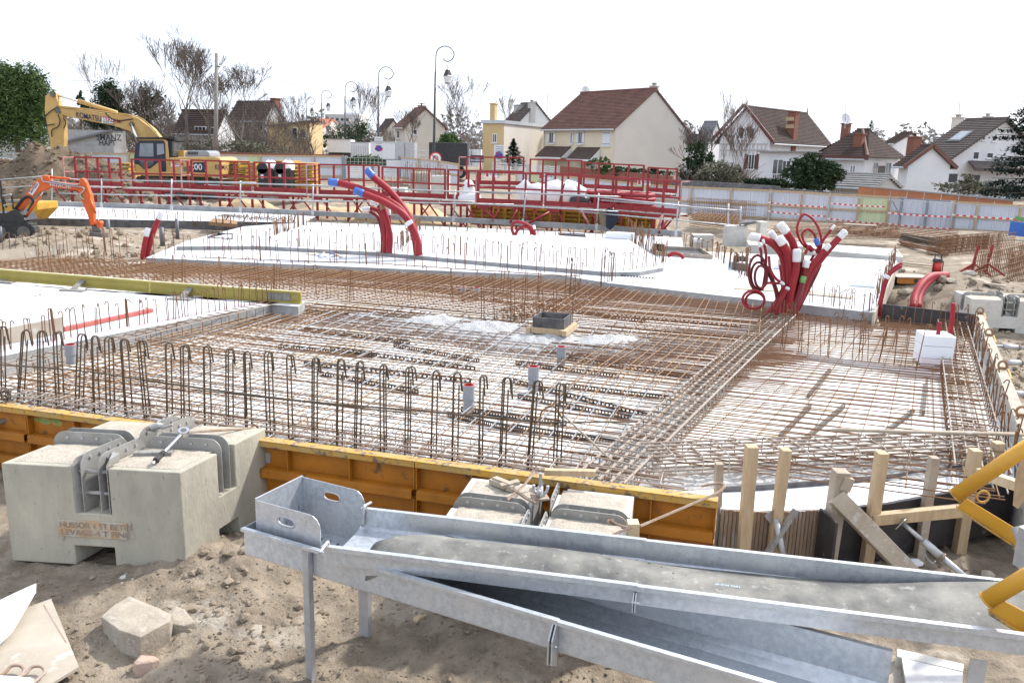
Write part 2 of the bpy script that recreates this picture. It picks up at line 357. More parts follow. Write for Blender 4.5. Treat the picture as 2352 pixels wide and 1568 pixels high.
# ================================================================ raft base and slabs
b0, b1 = P(20, 925, .3), P(1650, 1140, .3)                     # front formwork line
FD = (b1 - b0); FD.z = 0; FL = FD.length; FD.normalize(); FN = V((FD.y, -FD.x, 0))   # FN points to the camera
if FN.y > 0: FN = -FN
r0_, r1_ = P(2243, 722, .3), P(2352, 1010, .3)                # right formwork line
RD = (r1_ - r0_); RD.z = 0; RD.normalize(); RNn = V((-RD.y, RD.x, 0))
if RNn.x < 0: RNn = -RNn
rn = r0_ + RD * 10.6
def flat(p, z): return V((p.x, p.y, z))
rim = [P(x, y, 0) for x, y in [(1650, 1128), (1760, 1123), (1900, 1112), (2050, 1098), (2200, 1078), (2330, 1062)]]
base = [flat(b0 - FD * 6, 0), flat(b1, 0)] + rim + [flat(r0_ + RD * 9.3, 0), flat(r0_, 0), S(3.4, 18, 0), S(-6, 21, 0), P(330, 576), P(150, 579), P(-250, 612)]
bm_ = MB(); bm_.prism([p - ZZ * .6 for p in base], ZZ * .6)
tag(bm_.build('raft_blinding', 'blinding'), 'white stained blinding layer under the reinforcement of the raft', 'concrete base')
def slab(pts, z, th, label, name='concrete_slab', edge='slab_edge', top='slab', lz=None):
    t = thing(name, label, 'concrete slab', flat(sum([P(x, y, z) for x, y in pts], V()) / len(pts), z - th))
    q = [P(x, y, z) for x, y in pts]
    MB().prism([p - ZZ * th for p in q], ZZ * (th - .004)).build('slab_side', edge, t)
    c = sum(q, V()) / len(q); MB().prism([p - ZZ * .004 for p in q], ZZ * .004).build('slab_top', top, t); return t
s1 = slab([(-700, 612), (-300, 628), (0, 650), (300, 674), (685, 704), (700, 693), (640, 696), (300, 759), (0, 818), (-120, 842), (-900, 980)], .3, .32, 'white concrete slab at the left edge behind the hooked bars')
s2 = slab([(335, 592), (430, 553), (560, 520), (700, 510), (1000, 520), (1400, 537), (1565, 546), (1575, 576), (1880, 589), (2062, 598), (2008, 718), (1760, 690), (1400, 650), (1300, 634), (1000, 621), (700, 608)], .3, .5, 'large white concrete slab in the middle behind the reinforcement')
up_ = [(405, 566), (588, 564.6), (876, 579.6), (1176, 606), (1400, 625), (1470, 624), (1524, 614), (1526, 602), (1476, 572), (1446, 552), (1400, 540), (1000, 525), (720, 517), (560, 527)]
s4 = slab(up_, .40, .11, 'raised white slab with a rounded corner on top of the middle slab')
s3 = slab([(80, 484), (117, 473), (600, 489), (725, 497), (700, 511), (412, 507), (70, 500)], .3, .6, 'narrow white slab strip behind the orange excavator', edge='black_ply_dusty')
kerb = [P(x, y, .3) for x, y in [(117, 473), (350, 480), (588, 489), (880, 503), (1176, 517), (1400, 531), (1567, 544)]]
k = MB()
for p, q in zip(kerb, kerb[1:]): k.beam(p + ZZ * .10, q + ZZ * .10, .16, .2)
tag(k.build('concrete_kerb', 'slab_edge'), 'long grey concrete upstand along the far edge of the slabs', 'kerb')
for pts, lab in (([(1715, 552), (1760, 548), (1845, 556), (1845, 566), (1720, 562)], 'grey concrete upstand beside the far right slab corner'), ([(1850, 557), (2060, 572), (2075, 590), (1850, 572)], 'long grey concrete footing behind the right slab')):
    q = [P(x, y, .42) for x, y in pts]; tag(MB().prism([flat(p, -.1) for p in q], ZZ * .52).build('concrete_upstand', 'block_pale'), lab, 'kerb')
def strip_on(pts, z, w, mt, name, parent):
    b = MB(); q = [P(x, y, z) for x, y in pts]
    for p, r in zip(q, q[1:]):
        n = (r - p).cross(ZZ).normalized() * w / 2; b.quad(p - n, r - n, r + n, p + n)
    return b.build(name, mt, parent)
strip_on([(-60, 822), (0, 809), (200, 768), (420, 727), (640, 686)], .304, .03, 'pink_paint', 'pink_line', s1)
strip_on([(66, 677), (80, 680), (92, 676), (108, 680)], .304, .09, 'pink_paint', 'pink_mark', s1)
strip_on([(1528, 556), (1548, 557)], .305, .12, 'pink_paint', 'pink_mark', s2)
strip_on([(1880, 700), (1895, 702)], .305, .07, 'pink_paint', 'pink_mark', s2); strip_on([(1992, 590), (2008, 592)], .305, .1, 'pink_paint', 'pink_mark', s2)
# footings of the middle slab: openings framed in black board
def frame(pts, z, h, th, mt, name, label, cat='formwork box', inner=None):
    q = [P(x, y, z) for x, y in pts]; t = thing(name, label, cat, flat(sum(q, V()) / len(q), z)); n = len(q)
    for i in range(n): MB().beam(q[i] + ZZ * h / 2, q[(i + 1) % n] + ZZ * h / 2, th, h - i * .004).build('board', mt, t)
    if inner: MB().prism([lerp(p, sum(q, V()) / n, .03) + ZZ * .01 for p in q], ZZ * .004).build('dark_bottom', inner, t)
    return t
frame([(478, 553), (500, 543), (535, 545), (534, 557)], .31, .12, .03, 'black_ply_dusty', 'recess_box', 'small dark recess box in the slab near the orange arm', inner='black_ply')
frame([(1286, 540), (1345, 544), (1342, 539), (1282, 536)], .41, .03, .02, 'black_ply', 'recess_box', 'thin black slot in the far part of the raised slab', inner='black_ply')
frame([(1510, 586), (1635, 594), (1608, 576), (1500, 571)], .31, .10, .05, 'timber_dirty', 'pit_frame', 'large timber framed pit opening with dark inside beside the rounded slab corner', inner='black_ply')
frame([(1500, 577), (1526, 577), (1526, 570), (1502, 568)], .38, .12, .02, 'black_ply', 'recess_box', 'small black box standing at the corner of the timber framed pit', inner='black_ply')
frame([(1682, 618), (1714, 622), (1718, 603), (1684, 600)], .31, .16, .02, 'black_ply_dusty', 'recess_box', 'black open box form on the right part of the slab', inner='black_ply')
# ================================================================ front formwork panels
def form_panel(p, L, D, N, top, label, H=.75, left=.12):
    t = thing('formwork_panel', label, 'formwork panel', flat(p + D * L / 2, top - H), 'yellow steel formwork panels round the raft')
    def bx(a0, a1, n0, n1, z0, z1, nm, mt='yellow_form', bv=.004):
        q = [p + D * a0 + N * n0, p + D * a1 + N * n0, p + D * a1 + N * n1, p + D * a0 + N * n1]
        b = MB().box8([flat(v, z0) for v in q] + [flat(v, z1) for v in q]); return b.build(nm, mt, t, bevel=bv)
    bx(.003, L - .003, 0, .012, top - H, top - .013, 'skin'); bx(.0, L, -.004, .105, top - .012, top, 'top_flange', 'yellow_worn')
    bx(0, L, .092, .102, top - .065, top - .0125, 'flange_lip', 'yellow_worn')
    for z in (.29, .56):
        bx(.02, L - .02, .0125, .11, top - z, top - z + .008, 'waler'); bx(.02, L - .02, .1105, .12, top - z - .075, top - z + .004, 'waler_lip')
        bx(.02, L - .02, .0125, .11, top - z - .083, top - z - .0755, 'waler')
    n = max(2, round(L / .56))
    for i in range(n + 1):
        x = .008 + (L - .016) * i / n
        bx(x - .006, x + .006, .0125, .09, top - .285, top - .0125, 'rib'); bx(x - .006, x + .006, .0125, .09, top - H, top - .3735, 'rib')
    bx(0, L, .0, .1, top - H - .012, top - H, 'bottom_flange')
    return t
f0 = b0 - FD * 1.9
for i, (s, e, lab) in enumerate([(0, 2.2, 'yellow steel formwork panel cut by the left edge of the picture'), (2.206, 4.6, 'yellow steel formwork panel directly behind the left counterweight'), (4.606, 6.55, 'yellow steel formwork panel behind the galvanised basket'), (6.556, FL + 1.9, 'yellow steel formwork panel at the right, next to the ribbed curved form')]):
    form_panel(f0 + FD * s, e - s, FD, FN, .3, lab)
# clips, prop and green paint on the front panels
t = thing('form_clip', 'grey steel clip hanging on the yellow panel right of the left counterweight', 'clip', P(617, 1060, 0)); q = P(617, 1050, .1)
MB().box(q, (.05, .03, .10), -TH).build('clip_plate', 'galv_dull', t); MB().box(q + ZZ * .09, (.012, .012, .1), -TH).build('clip_pin', 'iron_rust', t)
t = thing('form_clip', 'small dark clip on the right yellow panel below the hooked iron bar', 'clip', P(1581, 1180, 0)); q = P(1581, 1172, .06)
MB().box(q, (.035, .03, .12), -TH).build('clip_plate', 'galv_dull', t)
for i in range(3): MB().cyl(q + FN * .016 + ZZ * (.035 - .035 * i), q + FN * .022 + ZZ * (.035 - .035 * i), .011, n=8).build('bolt', 'dark_steel', t)
t = thing('push_prop', 'grey tubular push prop bolted to the yellow panel at the left edge', 'prop', flat(P(0, 1000, -.5), -.5)); q0 = P(45, 955, .12) + FN * .04; q1 = P(-160, 1010, -.1) + FN * .5
MB().cyl(q0, q1, .03, n=10).build('tube', 'tube_steel', t, smooth=True); MB().box(q0 - FN * .02, (.05, .03, .14), -TH).build('end_plate', 'galv_dull', t); MB().cyl(q0 + FD * .03, q0 - FD * .05, .018, n=8).build('bolt', 'dark_steel', t)
green = MB()
for x, y, r in ((98, 968, .05), (120, 974, .045), (86, 962, .03)):
    q = P(x, y, .16); q = q - FN * ((q - b0).dot(FN)) + FN * .0145; green.v += [q + FD * math.cos(k) * r * 1.7 + ZZ * math.sin(k) * r * .8 for k in [i * .5236 for i in range(12)]]; green.f.append(tuple(range(len(green.v) - 12, len(green.v))))
mat('green_spray', (.10, .28, .12), (.45, .30, .04), 18, .7)
pn = [o for o in bpy.data.objects if o.name.startswith('formwork_panel') and o.parent is None][1]
green.build('green_spray_mark', 'green_spray', pn)
# ================================================================ right formwork with lifting eyes
t = thing('formwork_panel', 'concrete splashed formwork wall with lifting eyes along the right edge of the raft', 'formwork panel', flat(r0_ + RD * 4, -.45), 'yellow steel formwork panels round the raft')
def rbx(a0, a1, n0, n1, z0, z1, nm, mt):
    q = [r0_ + RD * a0 + RNn * n0, r0_ + RD * a1 + RNn * n0, r0_ + RD * a1 + RNn * n1, r0_ + RD * a0 + RNn * n1]
    return MB().box8([flat(v, z0) for v in q] + [flat(v, z1) for v in q]).build(nm, mt, t, bevel=.004)
rbx(0, 9.4, 0, .014, -.3, .287, 'skin', 'block_pale'); rbx(0, 9.4, -.01, .12, .288, .3, 'top_flange', 'grit')
rbx(0, 9.4, .015, .11, -.02, -.01, 'waler', 'yellow_form')
for i in range(18): rbx(.1 + i * .54, .112 + i * .54, .015, .1, -.3, .287, 'rib', 'yellow_form')
for px, py in ((2249, 713), (2263, 762), (2283, 836), (2313, 940)):
    q = P(px, py, .36); c = r0_ + RD * ((q - r0_).dot(RD)); c = flat(c + RNn * .06, .36); b = MB()
    X, Y = RD, ZZ; b.tube([c + (FD * math.cos(k) + Y * math.sin(k)) * .055 for k in [i * .5236 for i in range(12)]], .016, 6, closed=True); b.box(c - ZZ * .05, (.10, .03, .05), -TH)
    b.build('lifting_eye', 'rust_light', t)
    MB().beam(flat(c + RNn * .07, .27), flat(c + RNn * .07 + RD * .5, .25), .02, .1).build('edge_plate', 'yellow_panel', t)
# black board closing the right field
q = [P(2030, 740, .0), P(2243, 768, 0)]; q0, q1 = flat(P(2028, 698, .42), .42), flat(P(2243, 722, .42), .42)
tag(MB().prism([flat(q0, -.05), flat(q1, -.05), q1, q0], UY * .03).build('shuttering_board', 'black_ply'), 'black shuttering board behind the right reinforcement field', 'board')
q0, q1 = P(2005, 716, .36), P(2062, 603, .36)
tag(MB().prism([flat(q0, -.05), flat(q1, -.05), q1, q0], EX * .04).build('shuttering_board', 'ply_pale'), 'pale shuttering board along the right end of the white slab', 'board')
# ================================================================ reinforcement
UB = {}
def unit_bar(mt, n=6):
    k = (mt, n)
    if k not in UB:
        me = bpy.data.meshes.new('bar_' + mt); c = [(math.cos(6.28319 * i / n), math.sin(6.28319 * i / n)) for i in range(n)]
        me.from_pydata([(x, y, 0) for x, y in c] + [(x, y, 1) for x, y in c], [], [(i, (i + 1) % n, n + (i + 1) % n, n + i) for i in range(n)] + [tuple(reversed(range(n))), tuple(range(n, 2 * n))])
        for p in me.polygons: p.use_smooth = len(p.vertices) == 4
        me.materials.append(M[mt]); UB[k] = me
    return UB[k]
def bar(p, q, r, mt, parent, name='bar', n=6):
    p, q = V(p), V(q); d = q - p
    return inst(name, unit_bar(mt, n), parent, p, d.to_track_quat('Z', 'Y'), (r, r, d.length))
def j(s): return random.uniform(-s, s)
# ---- main field: a from the left slab to the beam cage, b from the front formwork to the back
t = thing('rebar_mat', 'lower rusty mesh of crossing bars in the main raft field', 'rebar', S(-5, 10))
def beam_a(b): return -1.45 + (b - 7.4) * .165           # the beam cage is the right limit
def left_a(b): return -8.75 + .05 * (b - 7)
nb = 0
b = 7.0
while b < 14.1:
    bar(S(left_a(b) + j(.3), b + j(.01), .055), S(beam_a(b) + j(.2), b + j(.02), .055), .0062 if b < 11 else .0068, 'rust', t); b += .155
a = -8.6
while a < -.7:
    bb = 14.1 if a > -8 else 13.4
    hi = min(bb, 7.4 + (a + 1.5) / .165) if a > -1.3 else bb
    lo = 6.75 if a < -1.5 else 7.4 + (a + 1.45) / .165
    if hi - lo > .5 or a < -1.5: bar(S(a + j(.01), lo + j(.08), .068), S(a + j(.03), hi + j(.2), .068), .0058, 'rust_light', t)
    a += .2
t = thing('rebar_mat', 'long grey steel bars running away from the front formwork', 'rebar', S(-5, 8))
a = -8.35
while a < -1.35:
    e = 13.9 + j(.3) if a > -6.5 else 12.5 + j(.8)
    p, q = S(a, 6.72, .02), S(a + j(.06), e, .155 + j(.02)); bar(p, lerp(p, q, .12) + ZZ * .045, .0105, 'bar_cement' if random.random() < .3 else 'bar_steel', t); bar(lerp(p, q, .12) + ZZ * .045, q, .0105, 'bar_steel', t); a += .232
t = thing('rebar_mat', 'upper rusty bars laid across the main raft field', 'rebar', S(-5, 11))
for bb in [7.25, 7.55, 7.9, 8.3, 8.75, 9.2, 9.7, 10.15, 10.6, 11.05, 11.35, 11.6, 11.85, 12.05, 12.25, 12.45, 12.65, 12.85, 13.0, 13.15, 13.3, 13.45, 13.6, 13.75, 13.9, 14.05]:
    x0, x1 = left_a(bb) + j(.5), beam_a(bb) + .3 + j(.4)
    if bb < 11.1 and random.random() < .5: x0 += random.uniform(0, 3)
    bar(S(x0, bb + j(.05), .135 + j(.01)), S(x1, bb + j(.06), .135 + j(.01)), .007, 'rust', t)
# dense bundles at the left, near the left slab
t = thing('rebar_mat', 'dense rusty bars beside the cage of the left slab', 'rebar', S(-8, 9.5))
for i in range(46):
    bb = 7.2 + i * .14; bar(S(-8.9 + j(.05), bb + j(.03), .15), S(-8.9 + random.uniform(1.6, 3.6), bb + .05 + j(.12), .13 + j(.02)), .0062, 'rust', t)
for i in range(9):
    a = -8.7 + i * .17; bar(S(a, 7.0 + j(.2), .165), S(a + .05, 13.3 + j(.3), .165), .0065, 'rust_light', t)
# dense band right of the fresh concrete, before the beam cage
t = thing('rebar_mat', 'dense rusty bars between the fresh concrete and the beam cage', 'rebar', S(-1.5, 12))
for i in range(40):
    bb = 10.6 + i * .085; bar(S(beam_a(bb) - random.uniform(.9, 2.6), bb + j(.03), .17), S(beam_a(bb) + .9 + j(.3), bb + j(.03), .17), .0062, 'rust', t)
for i in range(14):
    a = -2.6 + i * .16; bar(S(a, 9.4 + random.uniform(0, 1.2), .185), S(a + .55, 14.3 + j(.2), .185), .007, 'rust_light', t)
# ---- back field behind the yellow beam
t = thing('rebar_mat', 'rusty reinforcement strip between the yellow beam and the white slab', 'rebar', S(-9, 15))
def back_hi(a):                                          # front edge of the middle slab
    pts = [AB(P(x, y, .3)) for x, y in [(-250, 600), (150, 582), (335, 592), (700, 608), (1000, 621), (1300, 634), (1400, 650), (1760, 690), (2008, 718)]]
    for (a0, b0_), (a1, b1_) in zip(pts, pts[1:]):
        if a0 <= a <= a1: return b0_ + (b1_ - b0_) * (a - a0) / (a1 - a0)
    return pts[0][1] if a < pts[0][0] else pts[-1][1]
for i in range(58):
    bb = 13.6 + i * .075; a0 = -18 + max(0, (15.3 - bb)) * .5; a1 = .2 + (bb - 14) * .15
    if bb < 14.05: a0 = -9.2
    while a1 > a0 and back_hi(a1) < bb + .06: a1 -= .2
    while a0 < a1 and back_hi(a0) < bb + .06: a0 += .2
    if a1 - a0 > 1: bar(S(a0 + j(.4), bb, .17 + .05 * (i % 2)), S(a1 - .2 + j(.3), bb + j(.04), .17 + .05 * (i % 2)), .0068, 'rust', t)
for i in range(105):
    a = -17.6 + i * .168; lo = 13.9 if a < -9 else 13.6
    bar(S(a, lo + j(.15), .235), S(a + j(.05), min(back_hi(a) - .05, 18.2) + j(.03), .235), .0065, 'rust_light' if i % 3 else 'rust', t)
# sloping lacing bars at the foot of the slab edge
for i in range(60):
    a = -13.8 + i * .2; bb = back_hi(a); bar(S(a, bb - .55, .2), S(a + .35, bb - .03, .24), .006, 'rust_light', t)
# ---- right field
t = thing('rebar_mat', 'rusty reinforcement mesh of the right raft field over white insulation', 'rebar', S(.9, 12))
def right_a(b): return 2.35 + (b - 9.2) * .135
b = 7.75
i = 0
while b < 17.2:
    st = .10 if b < 12 else .075
    bar(S(beam_a(b) + .3 + j(.25), b + j(.015), .12), S(right_a(b) - .1 + j(.12), b - .05 + j(.05), .12 + (.04 if i % 2 else 0)), .0062, 'rust', t); b += st; i += 1
for i in range(13):
    f = i / 12; p = S(-.75 + f * 3.1, 7.75, .105); q = S(1.35 + f * 2.1, 17.1, .105); bar(lerp(p, q, random.uniform(0, .08)), lerp(p, q, random.uniform(.8, 1)), .006, 'rust_light', t)
# ---- white edge strips of insulation in the right field and the front
t2 = thing('insulation_strip', 'white foam strip lying across the right field in front of the foam block', 'foam strip', P(2040, 848, .05))
for x0, y0, x1, y1 in ((1830, 812, 1935, 828), (1937, 829, 2040, 842), (2042, 843, 2180, 866)):
    MB().beam(P(x0, y0, .05), P(x1, y1, .05), .10, .09).build('foam_piece', 'eps', t2)
# ---- cages
def cage(p, q, w, h, z0, nl, st, r, mt, label, smt=None, rs=.0055, over=0):
    p, q = V(p), V(q); d = (q - p); L = d.length; d.normalize(); X = d.cross(ZZ).normalized(); t = thing('rebar_cage', label, 'rebar', lerp(p, q, .5))
    for lay in (0, 1):
        for i in range(nl):
            o = X * (-w / 2 + w * i / (nl - 1)) + ZZ * (z0 + h * lay) ; bar(p + o - d * over * random.random(), q + o + d * over * random.random(), r, mt, t)
    n = int(L / st)
    ring = MB(); c = []
    for sx, sz, a0 in ((1, 1, 0), (-1, 1, 90), (-1, -1, 180), (1, -1, 270)):
        c += arc(X * (sx * (w / 2 - .03)) + ZZ * (sz * (h / 2 - .03)), X, ZZ, .03 + r + rs, a0, a0 + 90, 3)
    ring.tube(c, rs, 5, closed=True); o = ring.build('stirrup', smt or mt, t, org=(0, 0, 0)); me = o.data; bpy.data.objects.remove(o)
    for i in range(n):
        inst('stirrup', me, t, p + d * (st * (i + .5) + j(.02)) + ZZ * (z0 + h / 2), (j(.04), j(.04), j(.05)))
    return t
cage(S(-1.3, 6.85), S(.25, 16.1), .44, .15, .05, 5, .17, .014, 'bar_mix', 'thick beam cage running diagonally away between the two raft fields', 'bar_mix', .0075, .05)
cage(S(-8.7, 7.02), S(-.6, 7.12), .30, .14, .03, 4, .26, .008, 'bar_cement', 'cement splashed cage along the foot of the front formwork', 'bar_cement', .006, .1)
cage(S(-8.92, 7.0), S(-8.42, 13.3), .28, .15, .15, 3, .21, .008, 'bar_mix', 'narrow cage along the edge of the left slab', 'rust', .006, .1)
pr0, pr1 = P(1500, 1092, .0), P(2250, 1058, 0)
cage(flat(pr0, 0), flat(pr1, 0), .46, .15, .10, 6, .27, .0105, 'bar_cement', 'cement splashed cage along the curved front right edge', 'bar_mix', .0065, .1)
cage(flat(r0_ + RD * .6 - RNn * .42, 0), flat(r0_ + RD * 8.9 - RNn * .42, 0), .46, .2, .06, 5, .22, .009, 'bar_mix', 'tall cage along the right formwork', 'rust', .0065, .1)
cage(S(-14.5, 15.9), S(-9.5, 16.2), .3, .14, .06, 3, .2, .008, 'rust', 'cage at the foot of the red conduit pair', 'rust', .006)
cage(S(-4.6, 13.9), S(-3.0, 18.0), .35, .15, .06, 4, .2, .008, 'rust', 'cage running to the slab corner in the back field', 'rust', .006)
# stirrup feet along the front: short cement covered ties
t = thing('rebar_ties', 'row of short cement coated stirrups standing before the front loops', 'rebar', S(-5, 7.4))
for i in range(38):
    a = -8.5 + i * .205 + j(.05); bb = 7.45 + j(.1); o = MB(); c = S(a, bb, 0)
    o.tube([c, c + ZZ * .14, c + ZZ * .17 + EX * .02, c + ZZ * .175 + EX * .06, c + ZZ * .14 + EX * .085, c + EX * .09], .0055, 5); o.build('tie', 'bar_cement', t)
# ---- hooked starter bars
HK = {}
def hook_mesh(kind, mt, r):
    k = (kind, mt, r)
    if k in HK: return HK[k]
    b = MB(); w = .045
    if kind == 0: b.tube([(0, 0, 0), (0, 0, 1 - w)] + arc((w, 0, 1 - w), (1, 0, 0), (0, 0, 1), w, 180, 20, 5) + [(2 * w + .03, 0, .90)], r, 5)          # cane
    elif kind == 1: b.tube([(0, 0, 0), (0, 0, 1 - w)] + arc((w, 0, 1 - w), (1, 0, 0), (0, 0, 1), w, 180, 0, 6) + [(2 * w, 0, 0)], r, 5)              # hairpin
    elif kind == 2: b.tube([(0, 0, 0), (0, 0, 1)], r, 5)                                                                                              # straight
    else: b.tube([(0, 0, 0), (0.01, 0, .97), (.02, 0, .995), (.045, 0, .99), (.08, 0, .92)], r, 5)                                                      # bent tip
    o = b.build('hook', mt, org=(0, 0, 0)); me = o.data; bpy.data.objects.remove(o); HK[k] = me
    for p in me.polygons: p.use_smooth = True
    return me
def starter_row(pts, z, n, h, label, mt='rust', r=.0105, kinds=(0, 0, 1, 2, 3), tilt=.08, jit=.05, dirn=None, sh=.12):
    q = [P(x, y, z) for x, y in pts] if not hasattr(pts[0], 'z') else pts
    r = min(.013, max(.0068, .00045 * q[0].y)) if r == .0105 else r; t = thing('starter_bar_row', label, 'rebar', q[len(q) // 2])
    for i in range(n):
        c, d = poly_at(q, min(1, max(0, (i + .5 + j(.3)) / n))); c = c + V((j(jit), j(jit), 0)); hh = h * random.uniform(1 - sh, 1 + sh)
        inst('starter_bar', hook_mesh(random.choice(kinds), mt, round(r / h, 4)), t, c, (j(tilt), j(tilt), random.uniform(0, 6.28) if dirn is None else dirn + j(.6) + random.choice((0, 3.14))), (hh, hh, hh))
    return t
starter_row([(470, 575), (700, 575), (1000, 590), (1250, 612), (1450, 632)], .3, 66, .55, 'long row of hooked bars along the front line of the raised slab')
starter_row([(350, 592), (700, 607), (1000, 619), (1290, 633)], .25, 42, .6, 'row of hooked bars rising at the front edge of the middle slab')
starter_row([(1450, 624), (1524, 612), (1526, 602), (1490, 578), (1450, 556)], .35, 46, .52, 'dense bars round the rounded slab corner', kinds=(0, 2, 2, 3), tilt=.14)
starter_row([(1446, 552), (1490, 580)], .3, 18, .7, 'tall thin bars at the back of the rounded slab corner', kinds=(2, 2, 3), tilt=.14)
starter_row([(1570, 566), (1640, 590), (1700, 628), (1720, 640)], .3, 34, .42, 'hooked bars along the joint of the right slab', kinds=(0, 0, 3))
starter_row([(1695, 640), (1712, 636), (1716, 622)], .3, 12, .62, 'bundle of bars beside the black open box', kinds=(0, 2, 3))
starter_row([(490, 514), (800, 520), (1150, 535), (1430, 548)], .4, 52, .24, 'row of short thin bars along the far side of the raised slab', mt='rust_light', kinds=(1, 1, 2, 0), sh=.2)
starter_row([(625, 541), (660, 530), (700, 517)], .4, 26, .42, 'cluster of bars at the far left corner of the raised slab', kinds=(0, 1, 2))
starter_row([(915, 575), (945, 550), (965, 525)], .4, 40, .40, 'dense line of bars crossing the raised slab behind the conduits', kinds=(0, 2, 3, 1))
starter_row([(0, 598), (150, 583), (300, 590)], .1, 20, .65, 'hooked bars beside the pale board at the left edge')
starter_row([(60, 640), (330, 655), (700, 668)], .12, 34, .62, 'hooked bars standing behind the yellow beam', kinds=(0, 1, 3, 2))
starter_row([(590, 690), (760, 688), (1000, 690), (1250, 690)], .1, 22, .62, 'hooked bars in the middle of the back field', kinds=(0, 1, 1, 3))
starter_row([(1100, 735), (1200, 742), (1320, 745)], .1, 9, .75, 'tall hooked bars behind the concrete heap', kinds=(0, 1))
starter_row([(1295, 690), (1330, 682)], .1, 9, .8, 'bundle of tall bars at the back cage crossing', kinds=(0, 0, 2))
starter_row([(1380, 664), (1412, 660)], .15, 9, .75, 'bundle of tall bars in front of the slab edge', kinds=(0, 0, 2))
starter_row([(60, 508), (250, 512), (470, 522)], .1, 30, .5, 'thin bars along the trench behind the orange excavator', kinds=(2, 2, 3), tilt=.12)
starter_row([(500, 515), (590, 505), (680, 512)], .3, 26, .3, 'low tangle of thin bars between the far slabs', kinds=(2, 3, 1), tilt=.5)
starter_row([(2008, 700), (2030, 660), (2055, 605)], .3, 44, .5, 'dense hooked bars along the right end of the white slab', kinds=(0, 0, 2))
starter_row([(1860, 712), (1960, 725), (2010, 735)], .15, 10, .5, 'few hooked bars before the right slab edge', kinds=(0, 0, 1))
starter_row([(2040, 745), (2230, 770)], .1, 9, .5, 'thin hooked bars in front of the black board', kinds=(0, 3))
starter_row([(1780, 800), (1860, 815), (2000, 830), (2120, 850)], .1, 16, .62, 'tall hooked bars standing in the right field', kinds=(0, 0, 1), tilt=.1)
starter_row([(1830, 790), (1990, 790), (2230, 830)], .1, 14, .5, 'hooked bars left of the foam block', kinds=(0, 0, 1), tilt=.1)
starter_row([flat(r0_ + RD * .5 - RNn * .12, .1), flat(r0_ + RD * 8.6 - RNn * .12, .1)], .1, 46, .42, 'row of hooked bars leaning along the right formwork', kinds=(0, 0, 3), tilt=.15)
starter_row([(1900, 716), (1985, 728)], .2, 5, .45, 'short row of canes beside the two thin red conduits', kinds=(0,))
starter_row([(1800, 745), (1830, 735), (1740, 745)], .1, 16, .38, 'bars round the foot of the big conduit bundle', kinds=(0, 2))
# hooked bars along the right edge of the left slab
starter_row([(-60, 828), (0, 812), (200, 772), (430, 730), (640, 693)], .27, 46, .44, 'row of thin hooked bars along the edge of the left slab', mt='rust', r=.0075, kinds=(0, 0, 0, 1), tilt=.07, dirn=-TH)
# ---- big front loops
lp = [(c[0] * .2501, 689 + c[1] * .2501, c[2] * .2501, 689 + c[3] * .2501) for c in [(30, 240, 40, 915), (245, 270, 195, 940), (380, 280, 385, 965), (530, 295, 570, 990), (750, 315, 735, 1015), (875, 325, 890, 1040), (1005, 340, 1030, 1060), (1140, 355, 1180, 1080), (1295, 375, 1360, 1105), (1545, 395, 1560, 1140), (1715, 410, 1725, 1155), (1900, 425, 1915, 1185), (2120, 445, 2115, 1200), (2280, 475, 2300, 1210)]]
lp += [(588 + c[0] * .2501, 689 + c[1] * .2501, 588 + c[2] * .2501, 689 + c[3] * .2501) for c in [(110, 485, 140, 1265), (315, 505, 335, 1295), (555, 530, 555, 1325), (765, 550, 758, 1350), (965, 565, 948, 1380), (1190, 590, 1195, 1405), (1425, 615, 1415, 1435), (1660, 650, 1640, 1465), (1855, 670, 1840, 1490), (2090, 695, 2078, 1520), (2310, 715, 2275, 1545)]]
lp += [(1233, 876, 1217, 1081), (1289, 882, 1281, 1071)]
t = thing('starter_loop_row', 'row of tall dark double loops standing along the front formwork', 'rebar', S(-5, 6.9))
tops = []
for x0, y0, x1, y1 in lp:
    c = P(x1, y1 - 4, .03); h = zat(c, y0) - .03; tp = PY(x0, y0, c.y); lean = V((tp.x - c.x, random.uniform(-.03, .03), 0)); r = .0085
    b = MB(); a0 = random.uniform(-.5, .5)
    for s_ in (0, 1):
        an = a0 + s_ * random.uniform(.5, 1.1); X = V((math.cos(an), math.sin(an), 0)); w = .036
        o = V((j(.02), j(.03), 0)); pt = [c + o - X * w, c + o + lean * (1 - w / h) + ZZ * (h - w) - X * w] + arc(c + o + lean + ZZ * (h - w), X, ZZ, w, 180, 0, 7)[1:]
        pt.append(pt[-1] - ZZ * random.uniform(.10, .17) + X * .012); b.tube(pt, r, 6)
        b.tube([c + o + X * w * .6 + V((0, .02, 0)), c + o + lean * .85 + ZZ * (h * .86) + X * w * .6 + V((0, .012, 0))], r, 6) if s_ else None
    b.build('starter_loop', 'bar_dark', t, smooth=True); tops.append((c, h))
b = MB(); pts = [(c + ZZ * h * .48 + V((0, -.035, 0))) for c, h in tops[:27]]
for p, q in ((P(-40, 832, .62), P(230, 858, .6)), ):
    pass
t3 = thing('spacer_bar', 'long horizontal bar tied across the front loops', 'rebar', pts[13])
pp = [PY(x, y, pts[min(26, max(0, i))].y - .01) for x, y, i in ((-60, 834, 0), (170, 850, 3), (440, 888, 10), (700, 921, 17), (960, 943, 21), (1250, 970, 26))]
MB().tube(spline(pp, 4) + [P(1460, 968, .36)], .0105, 6).build('bar', 'bar_dark', t3, smooth=True)
MB().tube([pp[2] - ZZ * .03, pp[4] - ZZ * .035], .0085, 6).build('bar', 'bar_dark', t3, smooth=True)
